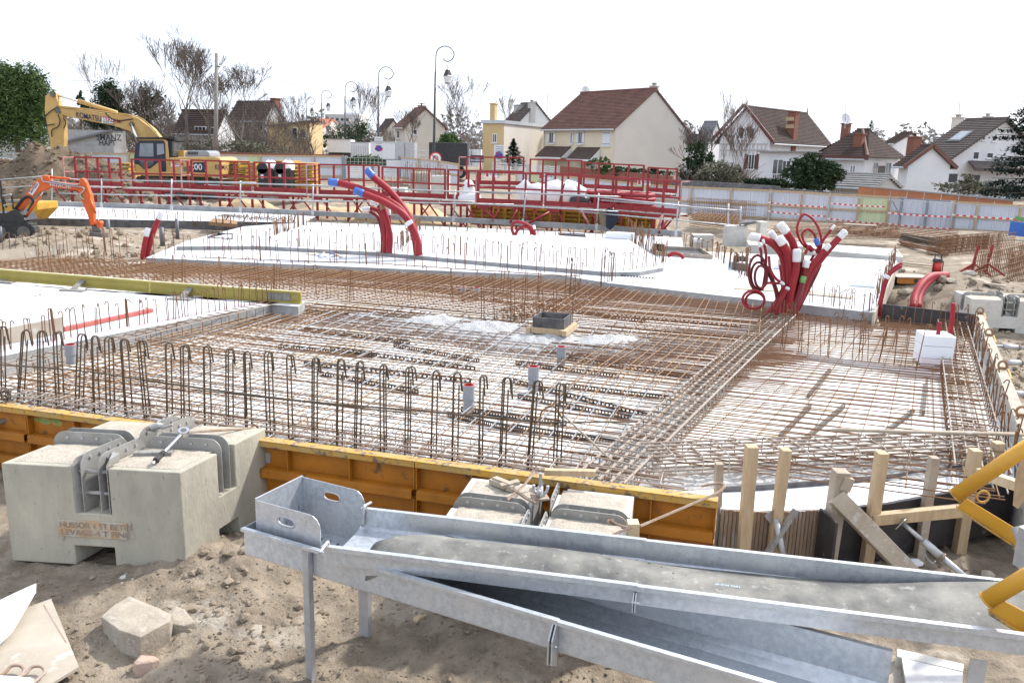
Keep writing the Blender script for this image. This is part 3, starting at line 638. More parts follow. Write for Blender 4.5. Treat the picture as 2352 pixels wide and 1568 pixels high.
# bent single bar and diagonal bar near the last loops
c = P(1239, 1010, .25)
tag(MB().tube(spline([c, PY(1241, 955, c.y), PY(1252, 938, c.y), PY(1270, 932, c.y), PY(1283, 945, c.y), PY(1290, 960, c.y)], 5) + [], .0095, 6).build('bent_bar', 'rust_light', smooth=True), 'single bar bent like a cane next to the last two front loops', 'rebar')
c0, c1 = PY(1293, 952, c.y + .05), P(1410, 1062, .2)
tag(MB().tube([c0, c1], .011, 6).build('leaning_bar', 'timber_dirty', smooth=True), 'straight brown bar leaning down from the last front loop to the beam cage', 'rebar')
# ---- black perforated spacer strips
def perf_mesh(L):
    b = MB(); h, n = .06, int(L / .055)
    for i in range(n + 1): b.box((i * L / n, 0, h / 2), (.023, .008, h))
    b.box((L / 2, 0, .006), (L, .03, .012)); b.box((L / 2, 0, h - .008), (L, .02, .018)); return b
o = perf_mesh(2.0).build('spacer', 'black_plastic', org=(0, 0, 0)); SPM = o.data; bpy.data.objects.remove(o)
G = 'black perforated spacers under the reinforcement'
for i, (x0, y0, x1, y1) in enumerate([(905, 797, 1100, 833), (1185, 838, 1420, 869), (760, 805, 1090, 851), (730, 861, 960, 905), (700, 840, 1080, 880), (1030, 958, 1200, 996), (1060, 945, 1300, 978), (1300, 890, 1540, 920), (1180, 880, 1495, 962), (1190, 915, 1450, 965), (1176, 985, 1412, 1022), (700, 762, 940, 790), (640, 800, 860, 822), (1290, 825, 1600, 872), (1250, 803, 1340, 815), (1230, 706, 1480, 742), (1330, 720, 1700, 752), (860, 655, 1170, 680), (700, 650, 950, 668), (940, 660, 1176, 700), (560, 705, 800, 728)]):
    p, q = P(x0, y0, .0), P(x1, y1, .0); d = q - p
    o = inst('spacer_strip', SPM, None, p + ZZ * .004, d.to_track_quat('X', 'Z'), (d.length / 2, 1, 1)); tag(o, 'black perforated plastic spacer strip lying under the bars of the raft', 'spacer', G)
for i, (x0, y0, x1, y1, lab) in enumerate([(1832, 1030, 1938, 938, 'narrow dark spacer rail at the front of the right field'), (2005, 1020, 2097, 950, 'narrow dark spacer rail beside the wooden stake in the right field'), (2120, 955, 2128, 880, 'short dark spacer rail near the foam block'), (1856, 915, 1905, 855, 'dark spacer rail in the middle left of the right field'), (1790, 1010, 1860, 940, 'dark spacer rail next to the beam cage')]):
    p, q = P(x0, y0, .0), P(x1, y1, .0); tag(MB().beam(p + ZZ * .04, q + ZZ * .04, .035, .05).build('spacer_rail', 'dark_steel'), lab, 'spacer')
# small dashed black blocks on the slab (perforated strip lying by the edge)
t = thing('spacer_strip', 'black dashed spacer strip lying on the white slab by the rounded corner', 'spacer', P(1400, 625, .3))
for i in range(30): MB().beam(P(1294 + i * 7, 621.5 + i * .58, .32), P(1298 + i * 7, 621.8 + i * .58, .32), .05, .02).build('tooth', 'black_plastic', t)
# ---- fresh concrete heap
def heap_h(px, py):
    h = 0
    for cx, cy, rx, ry, k in ((850, 738, 95, 14, .17), (1000, 752, 120, 18, .235), (1120, 768, 110, 20, .25), (1260, 795, 140, 20, .25), (1400, 803, 130, 21, .26), (1520, 800, 120, 15, .16), (930, 745, 90, 12, .16)):
        h = max(h, k * math.exp(-(((px - cx) / rx) ** 2 + ((py - cy) / ry) ** 2)))
    return h
rows = []
for iy in range(70):
    py = 705 + iy * 2.0; row = []
    for ix in range(150):
        px = 730 + ix * 6.2; q = P(px, py, 0); h = heap_h(px, py) - .035; q.z = h + (.03 * fb(q.x, q.y, 6, 4) + .02 * fb(q.x, q.y, 25, 3) if h > -.03 else 0); row.append(q)
    rows.append(row)
b = MB(); b.grid(rows)
b.f = [f for f in b.f if max(b.v[i].z for i in f) > .004]
tag(b.build('fresh_concrete_heap', 'fresh_concrete', smooth=True), 'lumpy grey fresh concrete poured over the bars round the black box', 'concrete heap', kind='stuff')
# grey crust on the blinding along the front and right edges
def crust(pts, w, mt, label, amp=.03, n=90):
    q = [P(x, y, 0) for x, y in pts]; rows = []
    for i in range(n + 1):
        c, d = poly_at(q, i / n); X = d.cross(ZZ).normalized(); row = []
        for k in range(9):
            f = (k / 8 - .5) * w; p = c + X * f; e = 1 - abs(k / 4 - 1) ** 2; p.z = .004 + e * amp * (1 + .9 * fb(p.x, p.y, 5, 4)); row.append(p)
        rows.append(row)
    b = MB(); b.grid(rows); return tag(b.build('concrete_crust', mt, smooth=True), label, 'concrete', kind='stuff')
crust([(30, 920), (600, 1005), (1200, 1085), (1500, 1112)], .5, 'rough_concrete', 'rough spilled concrete along the foot of the front formwork')
crust([(1480, 1105), (1800, 1085), (2100, 1075), (2280, 1045)], .55, 'rough_concrete', 'rough spilled concrete along the curved front right edge', .04)
crust([(1300, 1108), (1560, 925), (1830, 740)], .7, 'rough_concrete', 'rough spilled concrete under the beam cage', .03)
# ================================================================ foreground
def carve(body, cuts, name, mt, parent, bevel=.01):
    o = body.build(name, mt, parent); tmp = []
    for c in cuts:
        k = c.build('cutter', None); k.location = ORG[k.name]; tmp.append(k)
        md = o.modifiers.new('cut', 'BOOLEAN'); md.object = k; md.operation = 'DIFFERENCE'; md.solver = 'EXACT'
    bpy.context.view_layer.update()
    me = bpy.data.meshes.new_from_object(o.evaluated_get(bpy.context.evaluated_depsgraph_get()))
    o.modifiers.clear(); o.data = me
    for k in tmp: bpy.data.objects.remove(k)
    if bevel:
        b = o.modifiers.new('bevel', 'BEVEL'); b.width = bevel; b.segments = 2; b.limit_method = 'ANGLE'; b.angle_limit = R_(50)
    return o
def counterweight(p00, U_, W_, z0, z1, label, mt='block', plates='plate_steel', plate_text=True, rails=.11):
    # p00 near left corner, U_ width vector, W_ depth vector
    t = thing('counterweight', label, 'counterweight', flat(p00 + U_ * .5 + W_ * .5, z0), 'concrete counterweights with crossed steel slots')
    def q(u, v, z): return flat(p00 + U_ * u + W_ * v, z)
    def bx(u0, u1, v0, v1, a, b): return MB().box8([q(u0, v0, a), q(u1, v0, a), q(u1, v1, a), q(u0, v1, a), q(u0, v0, b), q(u1, v0, b), q(u1, v1, b), q(u0, v1, b)])
    H = z1 - z0; zs = z1 - H * .46
    body = bx(0, 1, 0, 1, z0, z1)
    cuts = [bx(.40, .60, -.1, .13, zs, z1 + .1), bx(.445, .555, -.1, 1.1, zs + .05, z1 + .1), bx(.40, .60, .87, 1.1, zs, z1 + .1), bx(-.1, .1, .40, .60, zs, z1 + .1), bx(-.1, 1.1, .45, .55, zs + .05, z1 + .1), bx(.9, 1.1, .40, .60, zs, z1 + .1),
            bx(.37, .60, -.1, 1.1, z0 - .1, z0 + H * .2), bx(-.1, 1.1, .38, .62, z0 - .1, z0 + H * .2)]
    carve(body, cuts, 'body', mt, t)
    top = MB(); e = .012
    for u0, u1 in ((.04, .42), (.58, .96)):
        for v0, v1 in ((.05, .43), (.57, .95)):
            rows = []
            for i in range(13):
                rows.append([q(u0 + (u1 - u0) * i / 12, v0 + (v1 - v0) * k / 12, z1 + .002 + (0 if i in (0, 12) or k in (0, 12) else .006 + .008 * random.random())) for k in range(13)])
            top.grid(rows)
    top.build('grit_on_top', 'grit', t, smooth=True)
    ln, wn = U_.normalized(), W_.normalized(); th = .008
    def plate(u0, v0, u1, v1, lab, tall=rails):
        a, b = q(u0, v0, 0), q(u1, v1, 0); d = b - a; L = d.length; prof = []
        r = .11; lo, hi = zs + .02, z1 + tall
        prof = [(0, lo), (L, lo)] + [(L - r + r * math.cos(x), hi - r + r * math.sin(x)) for x in [i * math.pi / 12 for i in range(7)]] + [(r - r * math.cos(x), hi - r + r * math.sin(x)) for x in [math.pi / 2 - i * math.pi / 12 for i in range(7)]]
        d.normalize(); n = d.cross(ZZ) * th
        MB().prism([flat(a + d * s, z) for s, z in prof], n).build('rail_plate', plates, t)
        pin = MB()
        for k in range(4):
            c = flat(a + d * L * (.2 + .2 * k), z1 + tall * .55); pin.cyl(c - n * 1.2, c + n * 2.4, .014, n=8)
        pin.build('rivets', 'galv_dull' if plates == 'plate_steel' else 'galv_dull', t)
    for uu in (.447, .545):
        plate(uu, .0, uu, .445, 'a'); plate(uu, .555, uu, 1.0, 'b')
    for vv in (.452, .54): plate(.0, vv, .44, vv, 'c'); plate(.56, vv, 1.0, vv, 'd')
    # front and side cross pins
    for z in (z1 - .05, z1 - H * .27):
        MB().cyl(q(.40, .04, z), q(.60, .04, z), .016, n=10).build('cross_pin', plates, t, smooth=True); MB().cyl(q(.95, .41, z), q(.95, .59, z), .016, n=10).build('cross_pin', plates, t, smooth=True)
    # flared guide plates at the front slot
    for u, s in ((.405, 1), (.595, -1)):
        MB().prism([q(u, -.004, zs), q(u, -.004, z1 + .02), q(u, .03, z1 + .07), q(u, .12, z1 + .085), q(u + s * .04, .13, z1 + .09), q(u + s * .04, .13, zs)], U_.normalized() * .006).build('guide_plate', plates, t)
    if plate_text:
        b = bx(.295, .685, -.012, 0, z0 + H * .30, z0 + H * .465); pl = b.build('name_plate', 'rust_plate', t, bevel=.003)
        o = q(.305, -.0125, z0 + H * .395); text('HUSSOR 1 5T BETES', o, U_, ZZ, H * .058, 'iron_rust', pl, .004, sx=1.0); text('LEVAGE-4 T FINE', q(.31, -.0125, z0 + H * .32), U_, ZZ, H * .058, 'iron_rust', pl, .004, sx=1.12)
    return t, q
bl, br = P(12, 1300, -.5), P(428, 1312, -.5); tr, fr = P(404, 1083, .385), P(583, 991, .385)
ublk = br - bl; wblk = flat(fr - tr, 0); wblk = wblk * 1.12
ublk = flat(ublk + V((0, -.10, 0)), 0)
cwA, qA = counterweight(flat(br - ublk, 0), ublk, wblk, -.5, .385, 'big concrete counterweight with rusty name plate and a ratchet wrench on top', mt='block')
# ratchet wrench, wood offcut and coupler on it
t = thing('ratchet_wrench', 'large ratchet spanner lying across the left counterweight', 'wrench', qA(.75, .5, .40))
h0, h1 = P(357, 1058, .43), P(424, 990, .56)
MB().tube([lerp(h0, h1, s) for s in (.12, .2, .6, .82, .9)], [.019, .014, .013, .017, .024], 10).build('handle', 'bright_steel', t, smooth=True)
MB().tube([lerp(h0, h1, s) for s in (0, .045, .05, .2, .21, .3)], [.026, .028, .024, .022, .026, .018], 12).build('grip', 'black_rubber', t, smooth=True); MB().cyl(h0, h0 - (h1 - h0) * .09, .011, n=8).build('tip', 'bright_steel', t)
c = lerp(h0, h1, .97); n_ = V((.1, -.3, 1)).normalized(); MB().tube([c - n_ * .022, c - n_ * .022 + ZZ * .001, c + n_ * .022], [.048, .05, .048], 14).build('ratchet_head', 'bright_steel', t, smooth=False); MB().tube([c + n_ * .0225, c + n_ * .024], [.026, .026], 12).build('square_hole', 'dark_steel', t)
q0, q1 = P(308, 1041, .41), P(396, 1040, .41)
tag(MB().beam(q0, q1, .07, .035).build('wood_offcut', 'timber_grey', bevel=.003), 'weathered wood offcut under the ratchet wrench', 'wood')
t = thing('tube_coupler', 'small scaffold coupler lying on the rail of the left counterweight', 'coupler', P(345, 988, .5)); c = P(345, 984, .52)
MB().tube([c, c + V((.06, .03, .02)), c + V((.10, .04, .02))], [.03, .035, .02], 9).build('clamp', 'plate_steel', t); MB().cyl(c + V((.09, .02, .0)), c + V((.19, .03, .03)), .013, n=8).build('bolt', 'plate_steel', t); MB().tube([c - V((.03, 0, 0)), c], [.022, .022], 8).build('nut', 'iron_rust', t)
# tie bar from the counterweight to the loops
tag(MB().tube([P(430, 992, .5), P(585, 983, .38)], .012, 6).build('tie_bar', 'iron_rust'), 'thin rusty tie rod reaching from the wrench to the right along the formwork', 'rod')
t = thing('wire_bundle', 'small coil of rusty wire at the end of the tie rod', 'wire', P(588, 985, .34)); b = MB()
for k in range(5): b.tube([P(586 + j(6), 984 + j(4), .36) + V((.035 * math.cos(x), .01 * math.sin(2 * x), .035 * math.sin(x))) for x in [i * .6283 for i in range(10)]], .003, 4, closed=True)
b.build('wire', 'rust', t)
t = thing('wire_bundle', 'loops of rusty wire at the left end of the front formwork', 'wire', P(12, 905, .32)); b = MB()
for k in range(5): b.tube([P(10 + j(10), 908 + j(8), .36) + V((.05 * math.cos(x), .03 * math.sin(x + k), .05 * math.sin(x))) for x in [i * .6283 for i in range(10)]], .006, 5, closed=True)
b.build('wire', 'bar_dark', t)
# ---- counterweight in the middle
nl, fl, frr, nr = [flat(P(x, y, .26), .26) for x, y in ((1003, 1206), (1086, 1088), (1455, 1130), (1432, 1262))]
u2 = (frr - fl) * 1.0; w2 = ((fl - nl) + (frr - nr)) * .5; p2 = fl - w2 * 1.02 + V((0, -.06, 0))
cwB, qB = counterweight(flat(p2, 0), u2, w2, -.4, .26, 'concrete counterweight with clamp and wood scraps behind the galvanised trough', mt='block_pale', plates='plate_steel', plate_text=False, rails=.08)
t = thing('wing_nut_clamp', 'wing nut on a threaded rod with rusty washer plate on the middle counterweight', 'clamp', P(1240, 1140, .33))
c = P(1240, 1141, .35); MB().box(c, (.13, .12, .014), .2).build('washer_plate', 'iron_rust', t); MB().cyl(c, c + ZZ * .2, .014, n=10).build('threaded_rod', 'plate_steel', t); MB().tube([c + ZZ * .008, c + ZZ * .03, c + ZZ * .09], [.034, .028, .022], 10).build('nut', 'galv_dull', t, smooth=True)
for k in range(3):
    an = .4 + k * 2.094; d = V((math.cos(an), math.sin(an), 0)); MB().tube([c + ZZ * .02 + d * .02, c + ZZ * .035 + d * .055, c + ZZ * .07 + d * .066, c + ZZ * .085 + d * .064], [.014, .013, .012, .015], 7).build('wing', 'galv_dull', t, smooth=True)
tag(MB().tube([P(1165, 1148, .33), P(1205, 1112, .38), P(1228, 1082, .43), P(1237, 1076, .45), P(1250, 1075, .44)], [.012, .012, .013, .013, .012], 4).build('flat_iron', 'iron_rust'), 'flat iron strap with a hooked end leaning over the wing nut', 'iron')
tag(MB().tube([P(1176, 1123, .36), P(1184, 1126, .36), P(1212, 1145, .35), P(1232, 1155, .35)], [.014, .015, .015, .014], 5).build('iron_cleat', 'iron_rust'), 'short rusty iron cleat lying across the strap on the middle counterweight', 'iron')
tag(MB().beam(P(1250, 1083, .40), P(1368, 1086, .40), .06, .05).build('wood_offcut', 'timber', bevel=.003), 'wood batten lying on the back edge of the middle counterweight', 'wood')
t = thing('wood_scraps', 'pile of split wood scraps on the left back corner of the middle counterweight', 'wood', P(1160, 1120, .27))
for a, b_, w, h in ((P(1128, 1104, .30), P(1178, 1122, .31), .05, .045), (P(1150, 1116, .32), P(1192, 1106, .34), .06, .03), (P(1136, 1096, .33), P(1176, 1112, .34), .05, .015)): MB().beam(a, b_, w, h).build('scrap', 'timber_dirty', t)
tag(MB().tube([P(1398, 1232, .31), P(1420, 1222, .33), P(1452, 1210, .36)], .011, 4).build('flat_iron', 'iron_rust'), 'short iron bar end at the right of the middle counterweight', 'iron')
tag(MB().tube(spline([P(1400, 1205, .33), P(1396, 1198, .35), P(1402, 1194, .36), P(1418, 1203, .35), P(1442, 1211, .35)], 4), .011, 5).build('iron_hook', 'iron_rust'), 'rusty hooked iron at the right end of the middle counterweight', 'iron')
tag(MB().tube([P(1470, 1208, .33), P(1560, 1170, .36), P(1640, 1135, .40)] + spline([P(1655, 1127, .41), P(1664, 1116, .42), P(1655, 1110, .42), P(1630, 1112, .40), P(1612, 1116, .39)], 4), .0115, 5).build('iron_hook_bar', 'iron_rust'), 'long iron bar with a hooked end in front of the right yellow panel', 'iron')
# ================================================================ galvanised troughs
def trough(o, D, N, L, w, z, prof, parent, name, mt='galv', tilt=0, th=.004, s0=0, endcap=False):
    # prof: list of (offset across, drop) from near rim to far rim
    def row(s):
        return [o + D * s + N * n + ZZ * (z + tilt * s - d) for n, d in prof]
    b = MB(); n = 24; rows = [row(s0 + (L - s0) * i / n) for i in range(n + 1)]; b.grid(rows)
    ob = b.build(name, mt, parent); md = ob.modifiers.new('thick', 'SOLIDIFY'); md.thickness = th; md.offset = 0
    return ob, row
ZA = .45
A0 = flat(P(560, 1209, ZA), 0); A1 = flat(P(1764, 1559, ZA), 0); DA = (A1 - A0).normalized(); NA = V((-DA.y, DA.x, 0)); WA = .58
tA = thing('trough', 'lower galvanised trough on legs with the slotted basket in its left end', 'trough', flat(A0 + DA * 2 + NA * .3, -.55))
pA = [(-.005, .022), (-.03, .020), (-.03, .0), (0, 0), (0, .2), (.03, .225), (.08, .26), (WA - .08, .26), (WA - .03, .225), (WA, .2), (WA, 0), (WA + .03, 0), (WA + .03, .02)]
LA1 = (flat(P(1263, 1430, ZA), 0) - A0).dot(DA)
trough(A0, DA, NA, LA1 + .03, WA, ZA, pA, tA, 'trough_sheet'); pA2 = [(n + (.004 if n > .3 else -.004) * 0, d + .006) for n, d in pA]
LA2 = (flat(P(2050, 1499, ZA), 0) - A0 - NA * WA).dot(DA)
ob, rowA = trough(A0, DA, NA, LA2, WA, ZA, pA2, tA, 'trough_sheet', s0=LA1 - .02)
MB().prism([A0 + DA * .004 + NA * n + ZZ * (ZA - d) for n, d in pA[3:11]], DA * .004).build('end_plate', 'galv', tA)
for s, n in ((None, -.006), (None, WA + .006)):
    c = A0 + DA * .56 + NA * n; lg = MB(); lg.box8([flat(c + DA * x + NA * y * (1 if n < 0 else -1), z) for z in (-.62, ZA - .03) for x, y in ((-.042, -.005), (.042, -.005), (.042, .0), (-.042, .0))]); lg.build('leg', 'galv_dull', tA)
    lg = MB(); lg.box8([flat(c + DA * x + NA * y * (1 if n < 0 else -1), z) for z in (-.62, ZA - .03) for x, y in ((.038, -.045), (.042, -.045), (.042, -.0055), (.038, -.0055))]); lg.build('leg_web', 'galv_dull', tA)
c = A0 + DA * (LA1 + .0) + NA * -.035; MB().prism([flat(c, ZA - .02), flat(c - NA * .055, ZA - .10), flat(c - NA * .055, ZA - .25), flat(c + NA * .03, ZA - .31), flat(c + NA * .03, ZA - .02)], DA * .008).build('joint_bracket', 'galv_dull', tA)
MB().prism([flat(c + DA * .02, ZA - .02), flat(c - NA * .05 + DA * .02, ZA - .10), flat(c - NA * .05 + DA * .02, ZA - .25), flat(c + NA * .03 + DA * .02, ZA - .3), flat(c + NA * .03 + DA * .02, ZA - .02)], DA * .008).build('joint_bracket', 'galv_dull', tA)
MB().cyl(flat(c - NA * .028 - DA * .01, ZA - .14), flat(c - NA * .028 + DA * .05, ZA - .14), .009, n=6).build('bolt', 'bright_steel', tA)
# the basket: three walls and slotted bottom
tb = thing('slotted_basket', 'galvanised basket with two handle holes standing in the left end of the trough', 'basket', A0 + DA * .4 + NA * .3 + ZZ * .22)
def wall(o, X, w, h0, h1, rad, hole=None, slots=(), th=.005, name='side_wall'):
    # vertical sheet in the plane X/Z with rounded top corner at the end and an oval hole: outline strips
    N = X.cross(ZZ).normalized() * th
    out = [(0, h0), (w, h0), (w, h1 - rad)] + [(w - rad + rad * math.cos(R_(a)), h1 - rad + rad * math.sin(R_(a))) for a in (20, 45, 70, 90)] + [(0, h1)]
    body = MB().prism([o + X * s + ZZ * z for s, z in out], N)
    cuts = []
    if hole:
        hx, hz, hw, hh = hole; k = [(hx + hw * math.copysign(abs(math.cos(R_(a))) ** .55, math.cos(R_(a))), hz + hh * math.sin(R_(a))) for a in range(0, 360, 18)]
        cuts.append(MB().prism([o + X * s + ZZ * z - N * 3 for s, z in k], N * 8))
        ob = carve(body, cuts, name, 'galv', tb, 0)
        MB().tube([o + X * s + ZZ * z + N * .5 for s, z in k], .008, 6, closed=True).build('handle_rim', 'galv_dull', ob, smooth=True)
    else: ob = carve(body, slots, name, 'galv', tb, 0)
    return ob
WB = WA - .10; cB = A0 + DA * .07 + NA * .05; zt = zat(cB, 1147); zb = ZA - .2
LBk = .56
wall(cB, DA, LBk, zb, zt, .09, hole=(.27, zt - .10, .075, .032)); wall(cB + NA * WB, DA, LBk, zb, zt, .09, hole=(.27, zt - .10, .075, .032))
Nn = NA.cross(ZZ).normalized() * .005
sl_ = []
for k in range(4):
    for r in range(2):
        c = cB + NA * (.08 + .105 * k + .03 * r) + ZZ * (zb + .10 + .075 * r); sl_.append(MB().box(c, (.05, .014, .05), ax=(DA, NA, ZZ)))
ob = wall(cB + NA * .003, NA, WB - .006, zb, zt, .001, slots=sl_, name='end_wall')
MB().beam(cB + ZZ * (zt + .004), cB + NA * WB + ZZ * (zt + .004), .014, .01).build('top_lip', 'galv_dull', tb)
bot = MB().box8([cB + DA * s + NA * n + ZZ * z for z in (zb - .005, zb) for s, n in ((0, 0), (LBk + .02, 0), (LBk + .02, WB), (0, WB))]); sl_ = []
for k in range(6):
    for r in range(3): sl_.append(MB().box(cB + DA * (.10 + .075 * k) + NA * (.10 + .13 * r) + ZZ * zb, (.016, .07, .04), ax=((DA + NA * .25).normalized(), (NA - DA * .25).normalized(), ZZ)))
carve(bot, sl_, 'slotted_bottom', 'galv', tb, 0)
# upper trough with the rubber belt
zB0, zB1 = .56, .64
B0 = flat(P(735, 1257, zB0), 0); B1 = flat(P(2352, 1460, zB1), 0); DB = (B1 - B0); LBt = DB.length; DB.normalize(); NB = V((-DB.y, DB.x, 0)); B0 = B0 + NB * .045; WBt = .57; tl = (zB1 - zB0) / LBt
tB = thing('trough', 'upper galvanised trough holding a spotted rubber belt', 'trough', flat(B0 + DB * 2 + NB * .3, .3))
pB = [(.0, .03), (-.028, .028), (-.028, 0), (.004, 0), (.004, .13), (.03, .145), (.09, .15), (WBt - .09, .15), (WBt - .03, .145), (WBt, .13), (WBt, 0), (WBt + .03, 0), (WBt + .03, .028)]
J1 = (flat(P(1455, 1353, .58), 0) - B0).dot(DB)
trough(B0, DB, NB, J1 + .02, WBt, zB0, pB, tB, 'trough_sheet', tilt=tl); trough(B0, DB, NB, LBt + 1.0, WBt, zB0 - .005, pB, tB, 'trough_sheet', tilt=tl, s0=J1)
c = B0 + DB * J1 - NB * .032; zz = zB0 + tl * J1
for k in (0, .014): MB().prism([flat(c + DB * k, zz - .04), flat(c - NB * .05 + DB * k, zz - .08), flat(c - NB * .05 + DB * k, zz - .14), flat(c + NB * .03 + DB * k, zz - .19), flat(c + NB * .03 + DB * k, zz - .04)], DB * .007).build('joint_bracket', 'galv_dull', tB)
MB().cyl(flat(c - NB * .026 - DB * .005, zz - .09), flat(c - NB * .026 + DB * .04, zz - .09), .009, n=6).build('bolt', 'bright_steel', tB)
for n in (0.0, WBt):
    c = B0 + DB * .03 + NB * n; o_ = -NB if n == 0 else NB; MB().tube(spline([flat(c - o_ * .03, zB0 - .12), flat(c - o_ * .015, zB0 - .01), flat(c, zB0 + .02), flat(c + o_ * .05, zB0 + .012), flat(c + o_ * .11, zB0 - .0)], 4), .011, 7).build('hook', 'galv_dull', tB, smooth=True)
for s in (3.75, 4.3): MB().box8([flat(B0 + DB * (s + x) + NB * y, z) for z in (-.62, zB1 - .2) for x, y in ((0, 0), (.085, 0), (.085, .006), (0, .006))]).build('leg', 'galv_dull', tB)
rows = []
for i in range(61):
    s = .27 + (LBt + .9 - .27) * i / 60; row = []; f = i / 60
    for k in range(15):
        x = k / 14; arch = .075 * (1 - (2 * x - 1) ** 2) * (1 - sm(f, .15, .6)) + .03 * math.sin(math.pi * x); rise = (.17 * sm(f, .55, .92)) * x ** 1.6
        z = zB0 + tl * s - .145 + arch + rise + .01 + .012 * math.sin(f * 19 + x * 3) * (1 - f)
        if i < 5: z -= (.10 * (1 - i / 5) ** 2)
        row.append(flat(B0 + DB * (s - .05 * math.sin(math.pi * x) * (1 if i < 3 else 0)) + NB * (.035 + (WBt - .07) * x), z))
    rows.append(row)
b = MB(); b.grid(rows); bt = b.build('rubber_belt', 'rubber', smooth=True); md = bt.modifiers.new('thick', 'SOLIDIFY'); md.thickness = .008; md.offset = -1
tag(bt, 'spotted grey rubber belt lying in the upper trough', 'belt')
mat('belt_line', (.42, .43, .43), (.30, .31, .31), 6, .7); mat('belt_print', (.45, .55, .62), None, 5, .7)
def belt_pt(i, x):
    k = x * 14; a = int(k); f = k - a; return lerp(rows[i][a], rows[i][min(14, a + 1)], f) + ZZ * .003
ln_ = MB()
for i in range(22, 56):
    x0 = .55 - .36 * (i - 22) / 33; x1 = .55 - .36 * (i - 21) / 33; ln_.quad(belt_pt(i, x0), belt_pt(i + 1, x1), belt_pt(i + 1, x1 + .035) + ZZ * .0015, belt_pt(i, x0 + .035) + ZZ * .0015)
ln_.build('belt_stripe', 'belt_line', bt)
sp_ = MB()
for i in range(30, 58):
    if random.random() < .8: f = random.random(); sp_.add([belt_pt(i, .03) + DB * f * .05, belt_pt(i, .97) + DB * f * .05, belt_pt(i, .97) + DB * (f * .05 + .003), belt_pt(i, .03) + DB * (f * .05 + .003)], [(0, 1, 2, 3)])
ds_ = MB()
for _ in range(260):
    i = random.randint(14, 59); c = belt_pt(i, random.uniform(.06, .94)) + DB * random.random() * .07 + ZZ * .002; r = .004 + .012 * random.random() ** 3; ds_.v += [c + DB * math.cos(a) * r + NB * math.sin(a) * r * 1.3 for a in [k * .785 for k in range(8)]]; ds_.f.append(tuple(range(len(ds_.v) - 8, len(ds_.v))))
tag(ds_.build('belt_spots', 'black_rubber', bt), kind='stuff')
sp_.build('belt_creases', 'black_ply_dusty', bt)
for i in (30, 46): text('1005 POMPE', belt_pt(i, .5 - .25 * (i > 40)) + ZZ * .006, -DB, -NB, .022, 'belt_print', bt, .003)
# ================================================================ timber and forms at the right
outer = [P(x, y, .0) for x, y in [(1655, 1166), (1745, 1172), (1885, 1168), (2040, 1151), (2180, 1126), (2330, 1096)]]
t = thing('insulation_sheet', 'white foam sheets laid along the curved edge of the raft', 'foam sheet', outer[2])
ins = [lerp(p, rim[i], 1) for i, p in enumerate(outer)]
for i in range(5):
    MB().prism([outer[i] - ZZ * .05 + ZZ * .0, outer[i + 1] - ZZ * .05, lerp(rim[i + 1], outer[i + 1], .02) - ZZ * .05, lerp(rim[i], outer[i], .02) - ZZ * .05], ZZ * (.045 + .002 * (i % 2))).build('foam_sheet', 'eps', t)
t = thing('edge_board', 'black stained edge board along the curved raft edge', 'board', rim[2])
for i in range(5): MB().prism([rim[i] - ZZ * .03, rim[i + 1] - ZZ * .03, rim[i + 1] + ZZ * .05, rim[i] + ZZ * .05], V((0, -.015, 0))).build('board', 'black_ply_dusty', t)
# ribbed curved form
t = thing('ribbed_form', 'brown curved form of narrow vertical ribs beside the last yellow panel', 'form', flat(outer[1], -.55))
cr = spline([outer[0] + V((-.0, -.02, 0)), outer[1] + V((0, -.02, 0)), outer[2] + V((0, -.02, 0))], 14)
n = len(cr)
for i in range(26):
    p, d = poly_at(cr, (i + .08) / 26); q, _ = poly_at(cr, (i + .92) / 26); h = -.008 + j(.004); off = V((0, j(.003), 0))
    MB().prism([flat(p, -.55) + off, flat(q, -.55) + off, flat(q, h) + off, flat(p, h) + off], V((0, .02, 0))).build('rib', 'fibre_form', t)
MB().grid([[flat(p, z) + V((0, .024, 0)) for p in cr] for z in (-.55, -.02)]).build('backing', 'dark_steel', t)
# black plywood forms
t = thing('shuttering_board', 'black plywood shuttering under the foam sheets at the right', 'board', flat(outer[3], -.55))
for i in (2, 3, 4):
    p, q = outer[i] + V((0, -.02, 0)), outer[i + 1] + V((0, -.02, 0)); MB().prism([flat(p, -.55), flat(q, -.55), flat(q, -.006), flat(p, -.006)], V((0, -.018, 0))).build('board', 'black_ply', t)
p = outer[2] + V((-.03, -.05, 0)); MB().prism([flat(p, -.55), flat(p, .03), flat(p, .03) + EX * .02, flat(p, -.55) + EX * .02], V((.03, -.3, 0))).build('board', 'black_ply', t)
def post(x0, y0, x1, y1, w, label, Yd=None, mt='timber', zb=-.62, cut=0, dd=.05):
    # top px and lower px; stands on the soil
    f = (x1 - outer[0].x) if 0 else 0
    base = None
    for i in range(5):
        if proj(outer[i])[0] <= x1 <= proj(outer[i + 1])[0]:
            tt = (x1 - proj(outer[i])[0]) / (proj(outer[i + 1])[0] - proj(outer[i])[0]); base = lerp(outer[i], outer[i + 1], tt)
    if base is None: base = outer[-1] if x1 > 1700 else outer[0]
    Y = Yd or base.y - dd - .05; c1 = PY(x1, y1, Y); c0 = PY(x0, y0, Y); d = (c0 - c1); c1 = c0 - d * ((c0.z - zb) / d.z); wm = w * Y / FPX
    b = MB(); b.beam(c1, c0, wm, wm * 1.15, up=(0, -1, .1)); return tag(b.build('timber_post', mt, bevel=.004), label, 'post', 'timber posts holding the curved shuttering')
post(1727, 1023, 1706, 1280, 27, 'tall timber post standing before the ribbed curved form')
post(1805, 1031, 1772, 1285, 23, 'slim timber post with a steel prop at its foot before the ribbed form')
